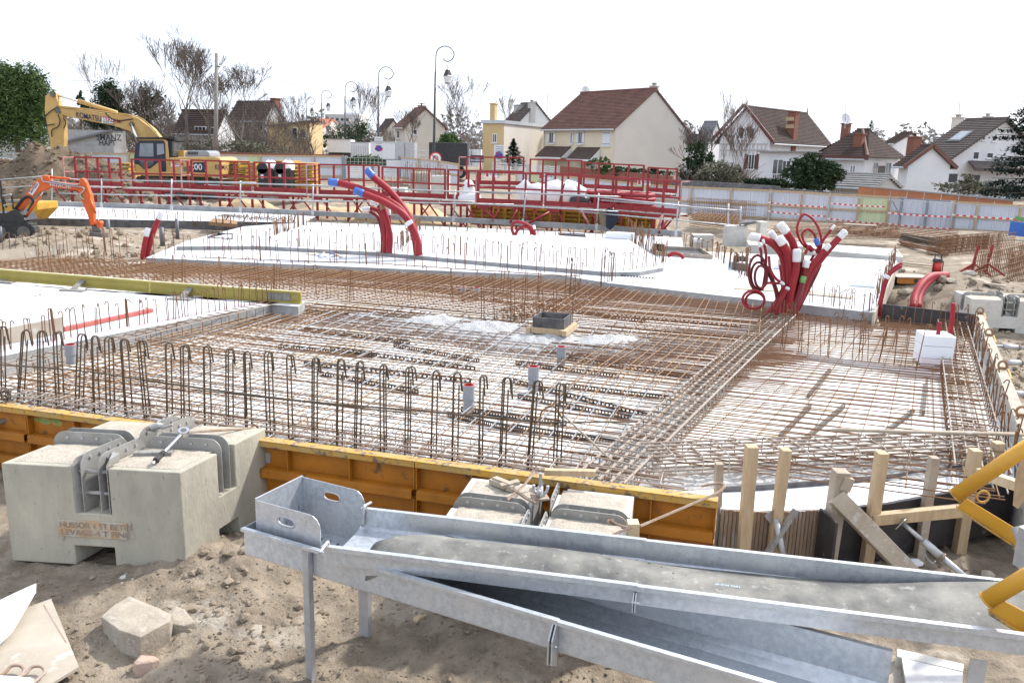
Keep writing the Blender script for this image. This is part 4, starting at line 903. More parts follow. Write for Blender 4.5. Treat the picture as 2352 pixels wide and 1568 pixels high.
post(1932, 1080, 1898, 1300, 34, 'notched timber post where the black shuttering begins', mt='timber_dirty')
post(2026, 1038, 1992, 1275, 25, 'square timber post rising from the white foam beside the diagonal beam')
post(2146, 1049, 2112, 1270, 20, 'thin dirty timber post behind the long waling', mt='timber_dirty')
post(2241, 1032, 2206, 1240, 24, 'timber post just left of the upper yellow tube')
post(2293, 1015, 2280, 1180, 22, 'short timber post close to the right formwork', Yd=outer[5].y + .1)
post(1652, 1063, 1647, 1180, 18, 'short brown post behind the iron hook', Yd=outer[0].y + .06, mt='timber_dirty')
post(1454, 1197, 1453, 1260, 28, 'pale square timber post beside the middle counterweight', Yd=qB(1.02, .35, 0).y, mt='timber_pale')
c = P(1947, 1098, .28); tag(MB().beam(PY(1950, 1096, outer[2].y - .14), PY(1938, 1125, outer[2].y - .14), .09, .06, up=(0, -1, 0)).build('wood_offcut', 'timber_dirty', bevel=.003), 'wood wedge nailed to the notched post', 'wood')
Yw = outer[3].y - .2
tag(MB().beam(PY(2003, 1192, Yw), PY(2207, 1172, Yw - .06), .08, .10).build('waling', 'timber', bevel=.004), 'horizontal timber waling fixed across the black shuttering', 'beam')
tag(MB().beam(PY(1920, 1140, outer[2].y - .16), P(2105, 1330, -.5), .15, .09, up=(-.4, -.5, .6)).build('diagonal_timber', 'timber_dirty', bevel=.005), 'thick dirty timber beam leaning down to the ground at the right', 'beam')
tag(MB().beam(PY(2250, 1085, 6.6), PY(2338, 1115, 6.2), .08, .08).build('waling', 'timber_pale', bevel=.004), 'pale short timber under the upper yellow tube', 'beam')
tag(MB().beam(PY(1828, 1170, outer[1].y - .13), PY(1752, 1285, outer[1].y - .2), .035, .06, up=(0, -1, 0)).build('wood_lath', 'timber_grey'), 'thin grey lath leaning against the slim timber post', 'wood')
def prop(p, q, label, r=.028):
    t = thing('steel_prop', label, 'prop', flat(q, -.55)); d = (q - p).normalized(); L = (q - p).length
    MB().cyl(p, p + d * L * .34, r * .72, n=12).build('inner_tube', 'tube_steel', t, smooth=True); MB().cyl(p + d * L * .30, p + d * L * .55, r * 1.25, n=12).build('collar', 'galv_dull', t, smooth=True)
    MB().cyl(p + d * L * .5, q, r, n=12).build('outer_tube', 'tube_steel', t, smooth=True); MB().tube([p + d * L * .55, p + d * L * .565], [r * 1.6, r * 1.6], 12).build('ring', 'iron_rust', t)
    X = d.cross(ZZ).normalized(); Y = X.cross(d); MB().box(p, (.12, .12, .008), ax=(X, Y, d)).build('end_plate', 'tube_steel', t); c = p + d * L * .36 - ZZ * .03
    MB().tube(spline([c + d * .0, c - ZZ * .04 - d * .02, c - ZZ * .09 + d * .02, c - ZZ * .085 + d * .07, c - ZZ * .05 + d * .09], 3), .007, 6).build('pin_handle', 'tube_steel', t)
    return t
prop(PY(2072, 1200, Yw - .06), P(2240, 1345, -.45), 'adjustable steel prop braced against the timber waling')
t = thing('steel_prop', 'steel prop with square plate against the slim post of the ribbed form', 'prop', P(1800, 1290, -.5)); p, q = PY(1782, 1190, outer[1].y - .12), P(1802, 1300, -.4)
MB().cyl(p, q, .028, n=12).build('outer_tube', 'tube_steel', t, smooth=True); MB().box(p + V((0, .03, 0)), (.13, .008, .13), .0, ax=((.75, 0, .66), (0, 1, 0), (-.66, 0, .75))).build('end_plate', 'plate_steel', t)
for i, (x0, y0, x1, y1, lab) in enumerate([(2262, 792, 2400, 803, 'upper steel prop holding the far part of the right formwork'), (2272, 832, 2400, 834, 'steel prop level with the third lifting eye'), (2290, 897, 2400, 912, 'steel prop with hanging pin between third and fourth lifting eye'), (2322, 939, 2400, 939, 'dark steel prop beside the nearest lifting eye')]):
    prop(P(x0, y0, .0), P(x1, y1, -.1), lab, .035)
# white foam scraps on the soil
for (x0, y0, w, h, lab) in ((1957, 1286, .14, .09, 'small white foam scrap beside the diagonal timber'), (2035, 1297, .2, .1, 'white foam scrap under the diagonal timber'), (2085, 1283, .26, .13, 'flat white foam scrap to the right of the diagonal timber')):
    q = P(x0, y0, -.52); k = [q + V((w * a, h * b, 0)) for a, b in ((-.5, -.4), (.1, -.55), (.5, -.3), (.45, .4), (-.2, .5), (-.55, .2))]; tag(MB().prism([flat(p, ground(p.x, p.y) + .015) for p in k], ZZ * .035).build('foam_scrap', 'eps', bevel=.006), lab, 'foam scrap')
q = P(2272, 1303, -.5); g = MB(); g.rock((q.x, q.y, ground(q.x, q.y) + .03), .07, (1, .8, .7), .15); tag(g.build('stone', 'stone'), 'single grey stone on the soil near the steel prop', 'stone')
q0, q1 = P(1960, 988, .34), P(2450, 1000, .34); d = (q1 - q0).normalized()
tag(MB().tube([q0 - d * .28, q0 - d * .12, q0, q1], [.004, .026, .019, .022], 7).build('wooden_stake', 'timber_dirty', smooth=True), 'long round wooden stake with a sharpened tip lying over the right field', 'stake')
# yellow tube frame at the right edge
t = thing('yellow_tube_frame', 'yellow tubular steel frame leaning into the picture at the right edge', 'steel frame', PY(2400, 1300, 5.0))
def yel(p, q, r, f0, f1, nm):
    MB().tube([p, q], [r, r], 20).build('tube', 'yellow_tube', t, smooth=True); d = (q - p).normalized(); MB().tube([p - d * .006, p + d * .006], [r * 1.08, r * 1.08], 20).build('rim_weld', 'yellow_worn', t)
    n = (f1 - f0).normalized(); s = n.cross(V((0, 1, .2))).normalized(); MB().prism([f0, f1, f1 + s * .12, f0 + s * .09], V((0, .008, .004))).build('web_plate', 'yellow_tube', t, bevel=.003); MB().beam(f0 - s * .004, f1 - s * .004, .07, .01, up=s).build('foot_flange', 'yellow_worn', t)
yel(PY(2193, 1138, 5.7), PY(2420, 985, 5.5), .054, PY(2200, 1165, 5.66), PY(2420, 1310, 5.5), 'a')
yel(PY(2266, 1378, 4.05), PY(2450, 1270, 3.9), .046, PY(2272, 1402, 4.03), PY(2430, 1500, 3.9), 'b')
MB().tube([PY(2340, 1210, 5.4), PY(2420, 1420, 5.0)], [.05, .05], 14).build('grey_tube', 'galv_dull', t, smooth=True); MB().box(PY(2358, 1260, 5.2), (.06, .12, .28), .3).build('grey_bracket', 'galv_dull', t)
c = PY(2258, 1140, 5.75); MB().tube([c + V((.045 * math.cos(x), 0, .045 * math.sin(x))) for x in [i * .5236 for i in range(12)]], .009, 6, closed=True).build('ring', 'yellow_worn', t)
tag(MB().prism([PY(2333, 1085, 6.0), PY(2352, 1040, 6.0), PY(2400, 990, 6), PY(2400, 1090, 6.0), PY(2338, 1168, 6.0), PY(2326, 1160, 6.0)], V((.02, .02, 0))).build('plywood_piece', 'ply_edge'), 'narrow plywood piece standing behind the upper yellow tube', 'board')
# ground clutter under the trough at the lower right
q = [P(x, y, -.47) for x, y in ((2060, 1487), (2215, 1523), (2212, 1541), (2060, 1506))]; tag(MB().prism([flat(p, -.6) for p in q], ZZ * .13).build('concrete_ledge', 'block_pale', bevel=.008), 'low concrete ledge under the right end of the troughs', 'ledge')
q = [P(x, y, -.5) for x, y in ((2070, 1518), (2210, 1552), (2208, 1640), (2090, 1640))]; tag(MB().prism([p for p in q], ZZ * .03).build('flat_sheet', 'galv_dull'), 'pale flat sheet on the ground at the lower right', 'sheet')
# lower left corner: plywood, white sheet, rusty loops
q = [P(x, y, -.49) for x, y in ((118, 1379), (182, 1536), (60, 1610), (-80, 1640), (-40, 1430), (40, 1408))]; t = thing('plywood_sheet', 'dirty plywood sheet lying in the lower left corner', 'board', sum(q, V()) / 6)
MB().prism([p for p in q], ZZ * .02).build('ply', 'ply_pale', t); strip = MB()
p, r_ = P(100, 1388, -.469), P(152, 1475, -.469); n_ = (r_ - p).cross(ZZ).normalized() * .004; strip.quad(p - n_, r_ - n_, r_ + n_, p + n_).build('crack', 'iron_rust', t)
rows = []
for i in range(9):
    f = i / 8; a_, b_ = lerp(P(-120, 1440, -.42), P(84, 1346, -.40), f), lerp(P(-90, 1560, -.45), P(10, 1490, -.44), min(1, f * 1.0))
    if f > .5: b_ = lerp(P(10, 1490, -.44), P(78, 1374, -.42), (f - .5) * 2)
    rows.append([lerp(a_, b_, k / 6) + ZZ * (.03 * math.sin(k * 1.1 + f * 2) + (.03 if k == 3 else 0)) for k in range(7)])
b = MB(); b.grid(rows); o = b.build('white_sheet', 'white_paint', smooth=True); md = o.modifiers.new('thick', 'SOLIDIFY'); md.thickness = .006; tag(o, 'crumpled white plastic sheet in the lower left corner', 'sheet')
t = thing('rusty_loops', 'two rusty reinforcing bar loops lying on the plywood sheet', 'rebar', P(50, 1540, -.46))
for x, y in ((0, 0), (48, 2)):
    MB().tube(spline([P(8 + x - 30, 1560 + y, -.44), P(10 + x, 1545 + y, -.44), P(26 + x, 1529 + y, -.42), P(46 + x, 1528 + y, -.42), P(55 + x, 1540 + y, -.43), P(40 + x, 1556 + y, -.44), P(5 + x, 1585 + y, -.45)], 5), .011, 6).build('loop', 'iron_rust', t, smooth=True)
tag(MB().prism([P(x, y, -.43) for x, y in ((-60, 1557), (0, 1556), (70, 1561), (78, 1568), (60, 1640), (-80, 1640))], ZZ * .02).build('white_board', 'white_paint'), 'white board cut by the lower left corner of the picture', 'board')
# ================================================================ conduits, pipes and boxes on the raft
def conduit(pts, r, t, name='conduit', mt='conduit', tip=None, tl=.16, n=10):
    s = spline(pts, 7); b = MB().tube(s, r, n); o = b.build(name, mt, t, smooth=True)
    if tip:
        L = 0; k = len(s) - 1
        while k > 0 and L < tl: L += (s[k] - s[k - 1]).length; k -= 1
        q = s[k:]; d = (q[-1] - q[-2]).normalized(); q = q + [q[-1] + d * .015]
        MB().tube(q, [r * 1.1] * (len(q) - 1) + [r * .8], n).build('tape_cap', tip, o, smooth=True)
    return o
def cv(pts, ox, oy, k, Y, dY=0):
    n = len(pts); return [PY(ox + k * x, oy + k * y, Y + dY * i / max(1, n - 1)) for i, (x, y) in enumerate(pts)]
t = thing('conduit_bundle', 'big bundle of red conduits with white taped ends right of the centre', 'conduits', P(1795, 740, 0))
R1 = lambda pts, dy=0, d2=0: cv(pts, 1677, 482.4, .3075, 15.4 + dy, d2)
T_, m_, s_ = .072, .055, .021
for pts, r, tip, tl, dy, mt in [([(400, 800), (408, 600), (400, 480), (386, 372)], T_, 'white_tape', .06, .1, 'conduit'), ([(420, 780), (430, 600), (400, 370), (330, 260), (230, 212), (150, 200)], T_, 'white_tape', .14, .0, 'conduit'),
    ([(430, 780), (440, 600), (405, 350), (350, 240), (298, 165)], .06, 'white_tape', .14, .2, 'conduit'), ([(450, 790), (455, 550), (435, 350), (400, 265), (363, 205)], .075, 'white_tape', .13, -.12, 'conduit'), ([(470, 790), (500, 550), (480, 290), (430, 180), (372, 105)], T_, 'white_tape', .18, .15, 'conduit'),
    ([(420, 815), (460, 600), (490, 450), (500, 298)], .07, 'white_tape', .17, -.22, 'conduit'), ([(430, 830), (520, 670), (600, 480), (700, 340), (780, 245), (860, 160)], .062, 'white_tape', .12, .05, 'conduit'), ([(440, 830), (520, 610), (600, 430), (680, 330), (738, 262)], .05, 'white_tape', .09, -.05, 'conduit'),
    ([(450, 820), (510, 650), (545, 500), (572, 378)], .058, 'white_tape', .12, -.15, 'conduit_dark'), ([(470, 810), (500, 600), (530, 450), (536, 320)], .045, 'brown_tape', .18, 0, 'conduit_dark'), ([(430, 830), (500, 650), (550, 500)], .05, 'decal_green', .09, -.25, 'conduit_dark'), ([(470, 800), (560, 620), (630, 480), (665, 400)], .06, None, 0, .25, 'conduit_dark'),
    ([(220, 850), (290, 770), (350, 690), (420, 560)], .062, None, 0, -.1, 'conduit'), ([(360, 700), (340, 590), (300, 490), (262, 415)], .04, None, 0, -.1, 'conduit_dark'), ([(345, 880), (345, 770), (375, 680), (432, 580)], .036, 'white_tape', .04, -.35, 'conduit')]:
    conduit(R1(pts, dy), r, t, 'conduit', mt, tip, tl)
for pts, tip, dy in [([(610, 310), (530, 240), (500, 130), (545, 36), (610, 62), (665, 150), (682, 260), (655, 330)], None, .1), ([(662, 312), (570, 262), (538, 185), (580, 146), (630, 185), (652, 275)], None, .05), ([(600, 380), (660, 280), (720, 190), (778, 118)], 'white_tape', .1), ([(240, 600), (262, 470), (268, 330), (246, 225)], 'white_tape', -.1), ([(236, 400), (232, 320), (214, 245)], 'white_tape', -.1), ([(290, 345), (300, 440), (340, 510), (400, 552)], 'white_tape', -.3), ([(390, 550), (320, 545), (270, 550), (230, 600)], None, -.25), ([(560, 330), (590, 270), (625, 310), (630, 330)], 'white_tape', 0)]:
    conduit(R1(pts, dy), s_ * (1.25 if tip else 1.1), t, 'thin_conduit', 'conduit', tip, .07, 8)
for cx, cy, rx, ry, dy in ((205, 470, 66, 132, -.2), (212, 490, 56, 100, -.15), (230, 500, 46, 84, -.25), (175, 668, 82, 68, -.3), (186, 676, 70, 60, -.26)):
    MB().tube(R1([(cx + rx * math.cos(a), cy + ry * math.sin(a)) for a in [i * math.pi / 12 for i in range(24)]], dy), s_ * 1.15, 8, closed=True).build('conduit_coil', 'conduit_dark' if cy < 600 else 'conduit', t, smooth=True)
MB().tube(R1([(640, 215), (655, 260)]), [.05, .05], 10).build('blue_tape', 'blue_tape', t)
t = thing('conduit_bundle', 'tall red conduits with blue taped ends bending left in the middle', 'conduits', P(966, 587, .4))
C1 = lambda pts, dy=0: cv(pts, 588, 344.5, .2501, P(966, 587, .4).y + dy)
for pts, tip, dy in [([(1490, 965), (1465, 780), (1390, 590), (1230, 380), (1090, 260), (1015, 180)], 'blue_tape', .1), ([(1480, 960), (1445, 760), (1340, 560), (1200, 455), (1000, 372), (800, 312), (670, 292)], 'blue_tape', 0), ([(1500, 965), (1470, 790), (1370, 610), (1200, 490), (1050, 425), (905, 370)], 'blue_tape', -.15)]:
    conduit(C1(pts, dy), .088, t, 'conduit', 'conduit', tip, .2, 12)
MB().tube([p + V((0, 0, 0)) for p in C1([(1372, 690), (1400, 672), (1435, 652)], -.3)], [.05, .06, .05], 7).build('rope_tie', 'white_cloth', t)
t = thing('conduit_bundle', 'shorter red conduit group with white taped ends left of the bent conduits', 'conduits', P(886, 580, .4))
C2 = lambda pts, dy=0: cv(pts, 588, 344.5, .2501, P(886, 580, .4).y + dy)
for pts, r, tip, dy, mt in [([(1160, 940), (1165, 750), (1150, 610), (1095, 545), (975, 545)], .055, 'white_tape', 0, 'conduit'), ([(1180, 945), (1180, 700), (1145, 560), (1110, 500), (1055, 482)], .055, 'white_tape', -.1, 'conduit'), ([(1225, 945), (1232, 800), (1200, 640), (1165, 530), (1150, 465)], .075, 'brown_tape', -.2, 'conduit'), ([(1210, 940), (1215, 700), (1208, 525)], .075, 'white_tape', .15, 'conduit_dark'), ([(1170, 940), (1158, 760), (1120, 620), (1040, 560)], .05, None, .2, 'conduit_dark')]:
    conduit(C2(pts, dy), r, t, 'conduit', mt, tip, .2, 10)
t = thing('conduit_pair', 'two red conduits with white ends standing at the left behind the yellow beam', 'conduits', P(335, 592, 0))
C3 = lambda pts, dy=0: cv(pts, 0, 344.5, .2501, P(335, 592, .05).y + dy)
conduit(C3([(1340, 1010), (1375, 860), (1420, 720), (1488, 570)], 0), .07, t, 'conduit', 'conduit', 'white_tape', .15); conduit(C3([(1305, 1005), (1325, 880), (1357, 722)], -.15), .062, t, 'conduit', 'conduit', 'white_tape', .2)
t = thing('conduit_pair', 'two thin red conduits bending right before the black board', 'conduits', P(2022, 742, 0))
C4 = lambda pts, dy=0: cv(pts, 1764, 459.4, .2501, P(2022, 742, 0).y + dy)
conduit(C4([(1038, 1140), (1018, 1000), (1045, 850), (1090, 705), (1150, 630), (1228, 580)], 0), .03, t, 'conduit'); conduit(C4([(1055, 1140), (1035, 990), (1062, 840), (1110, 700), (1165, 645), (1225, 605)], -.1), .03, t, 'conduit')
MB().tube(C4([(1080, 715), (1100, 690)], -.12), [.055, .055], 8).build('tape_band', 'white_tape', t)
t = thing('foam_block', 'white foam block with pinkish foot standing in the right field', 'foam block', P(2147, 846, .08)); c = P(2147, 846, .08)
c = c + V((.06, .22, 0)); MB().box(c + ZZ * .07, (.43, .45, .14), -TH * .6).build('lower_layer', 'eps_pink', t, bevel=.006); MB().box(c + ZZ * .235, (.425, .445, .18), -TH * .6).build('middle_layer', 'eps', t, bevel=.006); MB().box(c + ZZ * .405, (.43, .45, .15), -TH * .6).build('upper_layer', 'eps', t, bevel=.006)
fY = c.y
tag(MB().tube(cv([(1545, 1315), (1565, 1210), (1580, 1120)], 1764, 459.4, .2501, fY - .05), [.03, .03, .032], 8).build('conduit', 'conduit', smooth=True), 'short red conduit rising from the foam block', 'conduit')
tag(MB().tube(spline(cv([(1655, 1320), (1672, 1220), (1690, 1100), (1702, 945)], 1764, 459.4, .2501, fY + .1), 4), .034, 8).build('conduit', 'conduit', smooth=True), 'long red conduit standing behind the foam block', 'conduit')
t = thing('red_hose', 'pair of thick red hoses coming out of the soil heap at the right', 'hose', P(2105, 695, .0)); hY = P(2105, 700, .1).y
for dx, dy in ((0, 0), (40, .12)): conduit(cv([(1335 + dx, 985), (1350 + dx, 880), (1410 + dx, 770), (1500 + dx, 700), (1600 + dx, 690)], 1764, 459.4, .2501, hY + .5 + dy, 1.2), .085, t, 'hose', 'conduit')
t = thing('conduit_coil', 'loose red conduit coil on the far slab below the red platform', 'conduits', P(1205, 540, .4)); cY = P(1205, 540, .4).y
for pts in ([(20, 555), (0, 500), (10, 445), (60, 430), (140, 455), (190, 500), (215, 550)], [(30, 555), (50, 510), (100, 475), (160, 490), (180, 545)], [(200, 550), (205, 510), (200, 465)]): conduit(cv(pts, 1176, 402, .2501, cY), .05, t, 'conduit', 'conduit', 'white_tape' if len(pts) == 3 else None, .1)
tag(MB().tube(spline(cv([(1430, 745), (1470, 722), (1510, 720), (1550, 735), (1575, 765)], 1176, 402, .2501, P(1550, 590, .35).y), 4), .05, 8).build('conduit', 'conduit', smooth=True), 'red conduit arching out of the timber framed pit', 'conduit')
# grey drain pipes
def pvc(px, yt, yb, w, label, z=0.02, dark=False, ring=True):
    c = P(px, yb, z); r = w * (c - CAM).dot(Fw) / FPX / 2; h = zat(c, yt) - z; t = thing('drain_pipe', label, 'pipe', c, 'plastic drain pipes rising from the raft'); mt = 'pvc_dark' if dark else 'pvc'
    if dark: MB().tube([c - ZZ * .1, c + ZZ * h], r, 14).build('pipe', mt, t, smooth=True); return
    def ringm(z0, z1, r0, r1): 
        a = [i * math.pi / 9 for i in range(18)]; b = MB(); b.grid([[c + V((math.cos(x) * q, math.sin(x) * q, zz)) for x in a] for zz, q in ((z0, r0), (z0, r1), (z1, r1), (z1, r0))], closed=True); return b
    ringm(0, h * .55, r * .82, r * .9).build('pipe', mt, t); ringm(h * .5, h * .985, r * .86, r).build('socket', mt, t); ringm(h * .48, h * .53, r * .9, r * 1.07).build('socket_bead', mt, t); ringm(h * .93, h, r * .86, r * 1.05).build('rim', mt, t)
    if ring: ringm(h * .9, h + .004, r * .76, r * .92).build('seal_ring', 'red_ring', t)
    MB().tube([c + ZZ * h * .6, c + ZZ * h * .605], [r * .84, r * .84], 14).build('dark_inside', 'red_ring', t)
pvc(1076, 884, 945, 27, 'nearest grey drain pipe with red seal behind the front loops'); pvc(1224, 841, 897, 25, 'grey drain pipe with red seal beyond the nearest one'); pvc(1288, 796, 838, 22, 'grey drain pipe with red seal in front of the black box')
pvc(165, 791, 835, 25, 'grey drain pipe with red seal beside the left slab cage', .2); pvc(1064, 660, 688, 13, 'left one of two small grey drain pipes in the back field'); pvc(1094, 661, 688, 14, 'right one of two small grey drain pipes in the back field')
pvc(250, 504, 543, 9, 'dark pipe stub right of the orange bucket', .1, True); pvc(373, 522, 559, 10, 'dark pipe stub beside the pair of red conduits', .1, True); pvc(408, 503, 542, 8, 'dark pipe stub in front of the far slab strip', .1, True); pvc(3, 520, 556, 9, 'dark pipe stub at the left edge before the excavator track', .1, True)
# box form in the concrete heap
t = thing('box_form', 'black plywood box form with timber collar standing in the fresh concrete', 'formwork box', P(1268, 790, .05)); c = P(1268, 786, .05) + V((0, .18, 0))
ax, ay = EX, UY
for s in (-1, 1):
    MB().box(c + ax * s * .25 + ZZ * .2, (.02, .50, .42), -TH).build('side_board', 'black_ply_dusty', t); MB().box(c + ay * s * .25 + ZZ * .198, (.478, .02, .416), -TH).build('side_board', 'black_ply_dusty', t)
    MB().box(c + ax * s * .30 + ZZ * .2, (.07, .75, .09), -TH).build('collar_batten', 'timber', t); MB().box(c + ay * s * .30 + ZZ * .202, (.52, .07, .085), -TH).build('collar_batten', 'timber', t)
# left slab: yellow beam, struts, planks
bq = [P(-420, 608, .3), P(0, 645, .3), P(345, 672, .3), P(692, 698, .3)]
yb_ = thing('formwork_beam', 'yellow timber formwork beam with printed name along the back of the left slab', 'beam', bq[2])
for p, q in ((bq[0], bq[2]), (bq[2] + V((.03, -.02, 0)), bq[3])):
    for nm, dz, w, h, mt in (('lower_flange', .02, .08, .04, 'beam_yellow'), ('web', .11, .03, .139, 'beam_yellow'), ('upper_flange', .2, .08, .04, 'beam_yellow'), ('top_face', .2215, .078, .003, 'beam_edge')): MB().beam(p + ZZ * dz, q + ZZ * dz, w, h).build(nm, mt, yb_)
d = (bq[3] - bq[2]).normalized(); n_ = V((d.y, -d.x, 0)); pt = PY(334, 664, lerp(bq[2], bq[3], 0).y) ; o_ = bq[2] + d * .02 + n_ * .021 + ZZ * .075
text('PFEIFER', o_ + d * .15, d, ZZ, .07, 'tan_print', yb_, .003, sx=1.6); MB().box(o_ + d * .05 + ZZ * .03 + n_ * .003, (.09, .002, .07), math.atan2(d.y, d.x)).build('print_mark', 'tan_print', yb_)
e = bq[3]; MB().beam(e - d * .65 + ZZ * .11 + n_ * .02, e - d * .2 + ZZ * .11 + n_ * .02, .012, .13).build('dark_patch', 'timber_grey', yb_)
for i, (x0, y0, x1, y1, lab) in enumerate([(37, 630, 5, 645, 'grey strut board at the left edge of the yellow beam'), (205, 632, 168, 664, 'grey strut board leaning on the middle of the yellow beam'), (453, 645, 416, 684, 'grey strut board leaning on the yellow beam beside the printed name')]):
    t = thing('strut_board', lab, 'strut', P(x1, y1, .3)); d0 = lerp(bq[1], bq[3], .5); MB().beam(P(x1, y1, .31), PY(x0, y0, P(x1, y1, .3).y + .45), .11, .03).build('strut', 'timber_grey', t); MB().beam(P(x1 - 28, y1 + 1, .315), P(x1 + 26, y1 + 4, .315), .12, .022).build('foot_board', 'timber_grey', t)
    if i: MB().beam(P(x1 + 28, y1 - 3, .312), P(x1 + 50, y1 - 4, .312), .14, .02).build('foot_board', 'timber_dirty', t)
tag(MB().beam(P(145, 756, .335), P(348, 712, .335), .075, .06).build('plank', 'red_plank', bevel=.003), 'red painted plank lying on the left slab', 'plank')
tag(MB().beam(P(335, 707, .31), P(370, 698, .31), .05, .02).build('wood_offcut', 'timber_pale'), 'thin wood offcut behind the end of the red plank', 'wood')
p, q = P(-60, 806, .305), P(143, 765, .305); tag(MB().prism([p, q, q + ZZ * .235, p + ZZ * .21], V((.01, .02, 0))).build('plywood_board', 'ply_pale'), 'pale plywood board standing on the edge of the left slab', 'board')
p, q = P(-60, 606, .1), P(155, 582, .1); tag(MB().prism([p, q, q + ZZ * .26, p + ZZ * .26], V((.01, .03, 0))).build('plywood_board', 'ply_pale'), 'pale board holding the soil at the left edge', 'board')
# bits on the slabs
for pts, lab, mt, h in (([(1685, 664), (1740, 660), (1868, 669), (1850, 674)], 'long flat plywood strip on the white slab right of the conduits', 'timber_pale', .02), ([(1870, 672), (1960, 682), (1955, 687), (1845, 676)], 'flat plywood strip before the slab edge at the right', 'ply_pale', .02)):
    q = [P(x, y, .302) for x, y in pts]; tag(MB().prism(q, ZZ * h).build('wood_strip', mt), lab, 'wood')
for x, y, w, d_, h, lab in ((1425, 548, .9, .35, .2, 'white foam lump wrapped in foil on the far right of the raised slab'), (1795, 618, .35, .2, .12, 'small white foam piece behind the conduit bundle'), (1982, 658, .5, .25, .07, 'flat foil wrapped foam piece on the right slab'), (1710, 613, .35, .25, .12, 'white foam piece beside the black open box'), (1600, 556, .3, .2, .12, 'tiny white foam piece on the far right slab')):
    c = P(x, y, .3 if y > 550 else .4); tag(MB().box(c + ZZ * h / 2, (w, d_, h), -TH + j(.2)).build('foam_piece', 'eps', bevel=.02), lab, 'foam piece')
t = thing('debris_pile', 'small pile of torn paper and straps on the slab before the conduits', 'debris', P(760, 588, .3))
for i in range(16): 
    a_ = P(725 + random.random() * 60, 583 + random.random() * 8, .31); MB().beam(a_, a_ + V((j(.25), j(.2), .02 + random.random() * .03)), .06, .008).build('scrap', random.choice(('white_cloth', 'timber_pale', 'timber_pale', 'white_cloth', 'blue_tape')), t)
for x0, y0, x1, y1, lab in ((460, 591, 900, 606, 'long loose rusty bar lying along the slab front'), (700, 583, 726, 586, 'short dark bar on the slab by the debris'), (1260, 631, 1330, 634, 'small bundle of rusty bars on the slab edge'), (900, 607, 1290, 633, 'second loose rusty bar lying along the slab front')):
    tag(MB().tube([P(x0, y0, .33), P(x1, y1, .33)], .011, 6).build('loose_bar', 'rust'), lab, 'rebar')
q = [P(x, y, .3) for x, y in ((490, 509), (545, 515), (545, 523), (480, 517))]; tag(MB().prism(q, ZZ * .12).build('mesh_stack', 'rust_light'), 'low stack of rusty mesh sheets beside the far slab strip', 'mesh stack')
for x0, x1, yy, lab in ((500, 560, 497, 'dark grating lying on the far slab strip'), (572, 660, 503, 'second dark grating beside the far slab strip')):
    q = [P(x, y, .31) for x, y in ((x0, yy), (x0 + 20, yy - 4), (x1 + 10, yy), (x1, yy + 5))]; t = thing('grating', lab, 'grating', sum(q, V()) / 4)
    for i in range(8): MB().beam(lerp(q[0], q[3], i / 7) + ZZ * .02, lerp(q[1], q[2], i / 7) + ZZ * .02, .02, .03).build('grate_bar', 'dark_steel', t)
# ================================================================ scaffold guardrail on the kerb
tg = thing('scaffold_guardrail', 'grey scaffold tube guardrail along the far slab edge', 'guardrail', P(870, 500, .4))
for x, y0, y1, xb in ((119, 388, 474, 119), (233, 411, 477, 233), (394, 411, 483, 394), (552, 415, 487, 552), (719, 423, 494, 718), (1045, 436, 510, 1041), (1208, 438, 517, 1201), (1375, 444, 529, 1370), (1558, 462, 543, 1552)):
    b_ = P(xb, y1, .35); h = zat(b_, y0); MB().cyl(b_, PY(x, y0, b_.y), .03, n=8).build('post', 'tube_steel', tg, smooth=True); MB().box(b_ + ZZ * .12, (.09, .06, .24), -TH).build('post_clamp', 'galv_dull', tg)
def kY(x):                                               # distance of the kerb line at px x
    q = [P(a, b, .35) for a, b in [(117, 473), (350, 480), (588, 489), (880, 503), (1176, 517), (1400, 531), (1567, 544), (1750, 556)]]
    xs_ = [117, 350, 588, 880, 1176, 1400, 1567, 1750]
    for i in range(7):
        if x <= xs_[i + 1] or i == 6: return q[i].y + (q[i + 1].y - q[i].y) * (x - xs_[i]) / (xs_[i + 1] - xs_[i])
for pts in ([(-40, 416), (98, 405)], [(185, 412), (588, 420)], [(440, 418), (740, 426)], [(590, 422), (1176, 445)], [(1100, 440), (1420, 452)], [(1176, 442), (1370, 452), (1585, 475)], [(1380, 460), (1700, 484)], [(-20, 434), (90, 426)], [(135, 444), (400, 450)], [(380, 447), (760, 464)], [(590, 458), (1180, 470)], [(1080, 468), (1420, 486)], [(1330, 486), (1698, 519)]):
    MB().tube([PY(x, y, kY(x) - .06) for x, y in pts], .026, 8).build('rail', 'tube_steel', tg, smooth=True)
for x, y0, y1 in ((1672, 468, 548), (1700, 474, 540)): b_ = PY(x, y1, kY(x)); MB().cyl(b_, PY(x + 1, y0, b_.y), .03, n=8).build('post', 'tube_steel', tg, smooth=True)
def cloth(pts, Y, label, mt):
    b = MB(); n = len(pts); p0 = [PY(x, y, Y - .06) for x, y in pts]; b.prism([p + V((0, random.uniform(-.05, .02), 0)) for p in p0], V((0, .07, 0))); return tag(b.build('jacket', mt, bevel=.015), label, 'jacket')
cloth([(1376, 490), (1380, 483), (1398, 481), (1402, 500), (1394, 520), (1384, 518), (1377, 512)], kY(1390), 'olive jacket hung over the guardrail', 'olive_cloth')
cloth([(1393, 486), (1397, 475), (1404, 480), (1418, 484), (1421, 506), (1413, 518), (1402, 528), (1392, 522)], kY(1390) - .03, 'dark blue jacket hung over the guardrail beside the olive one', 'dark_cloth')
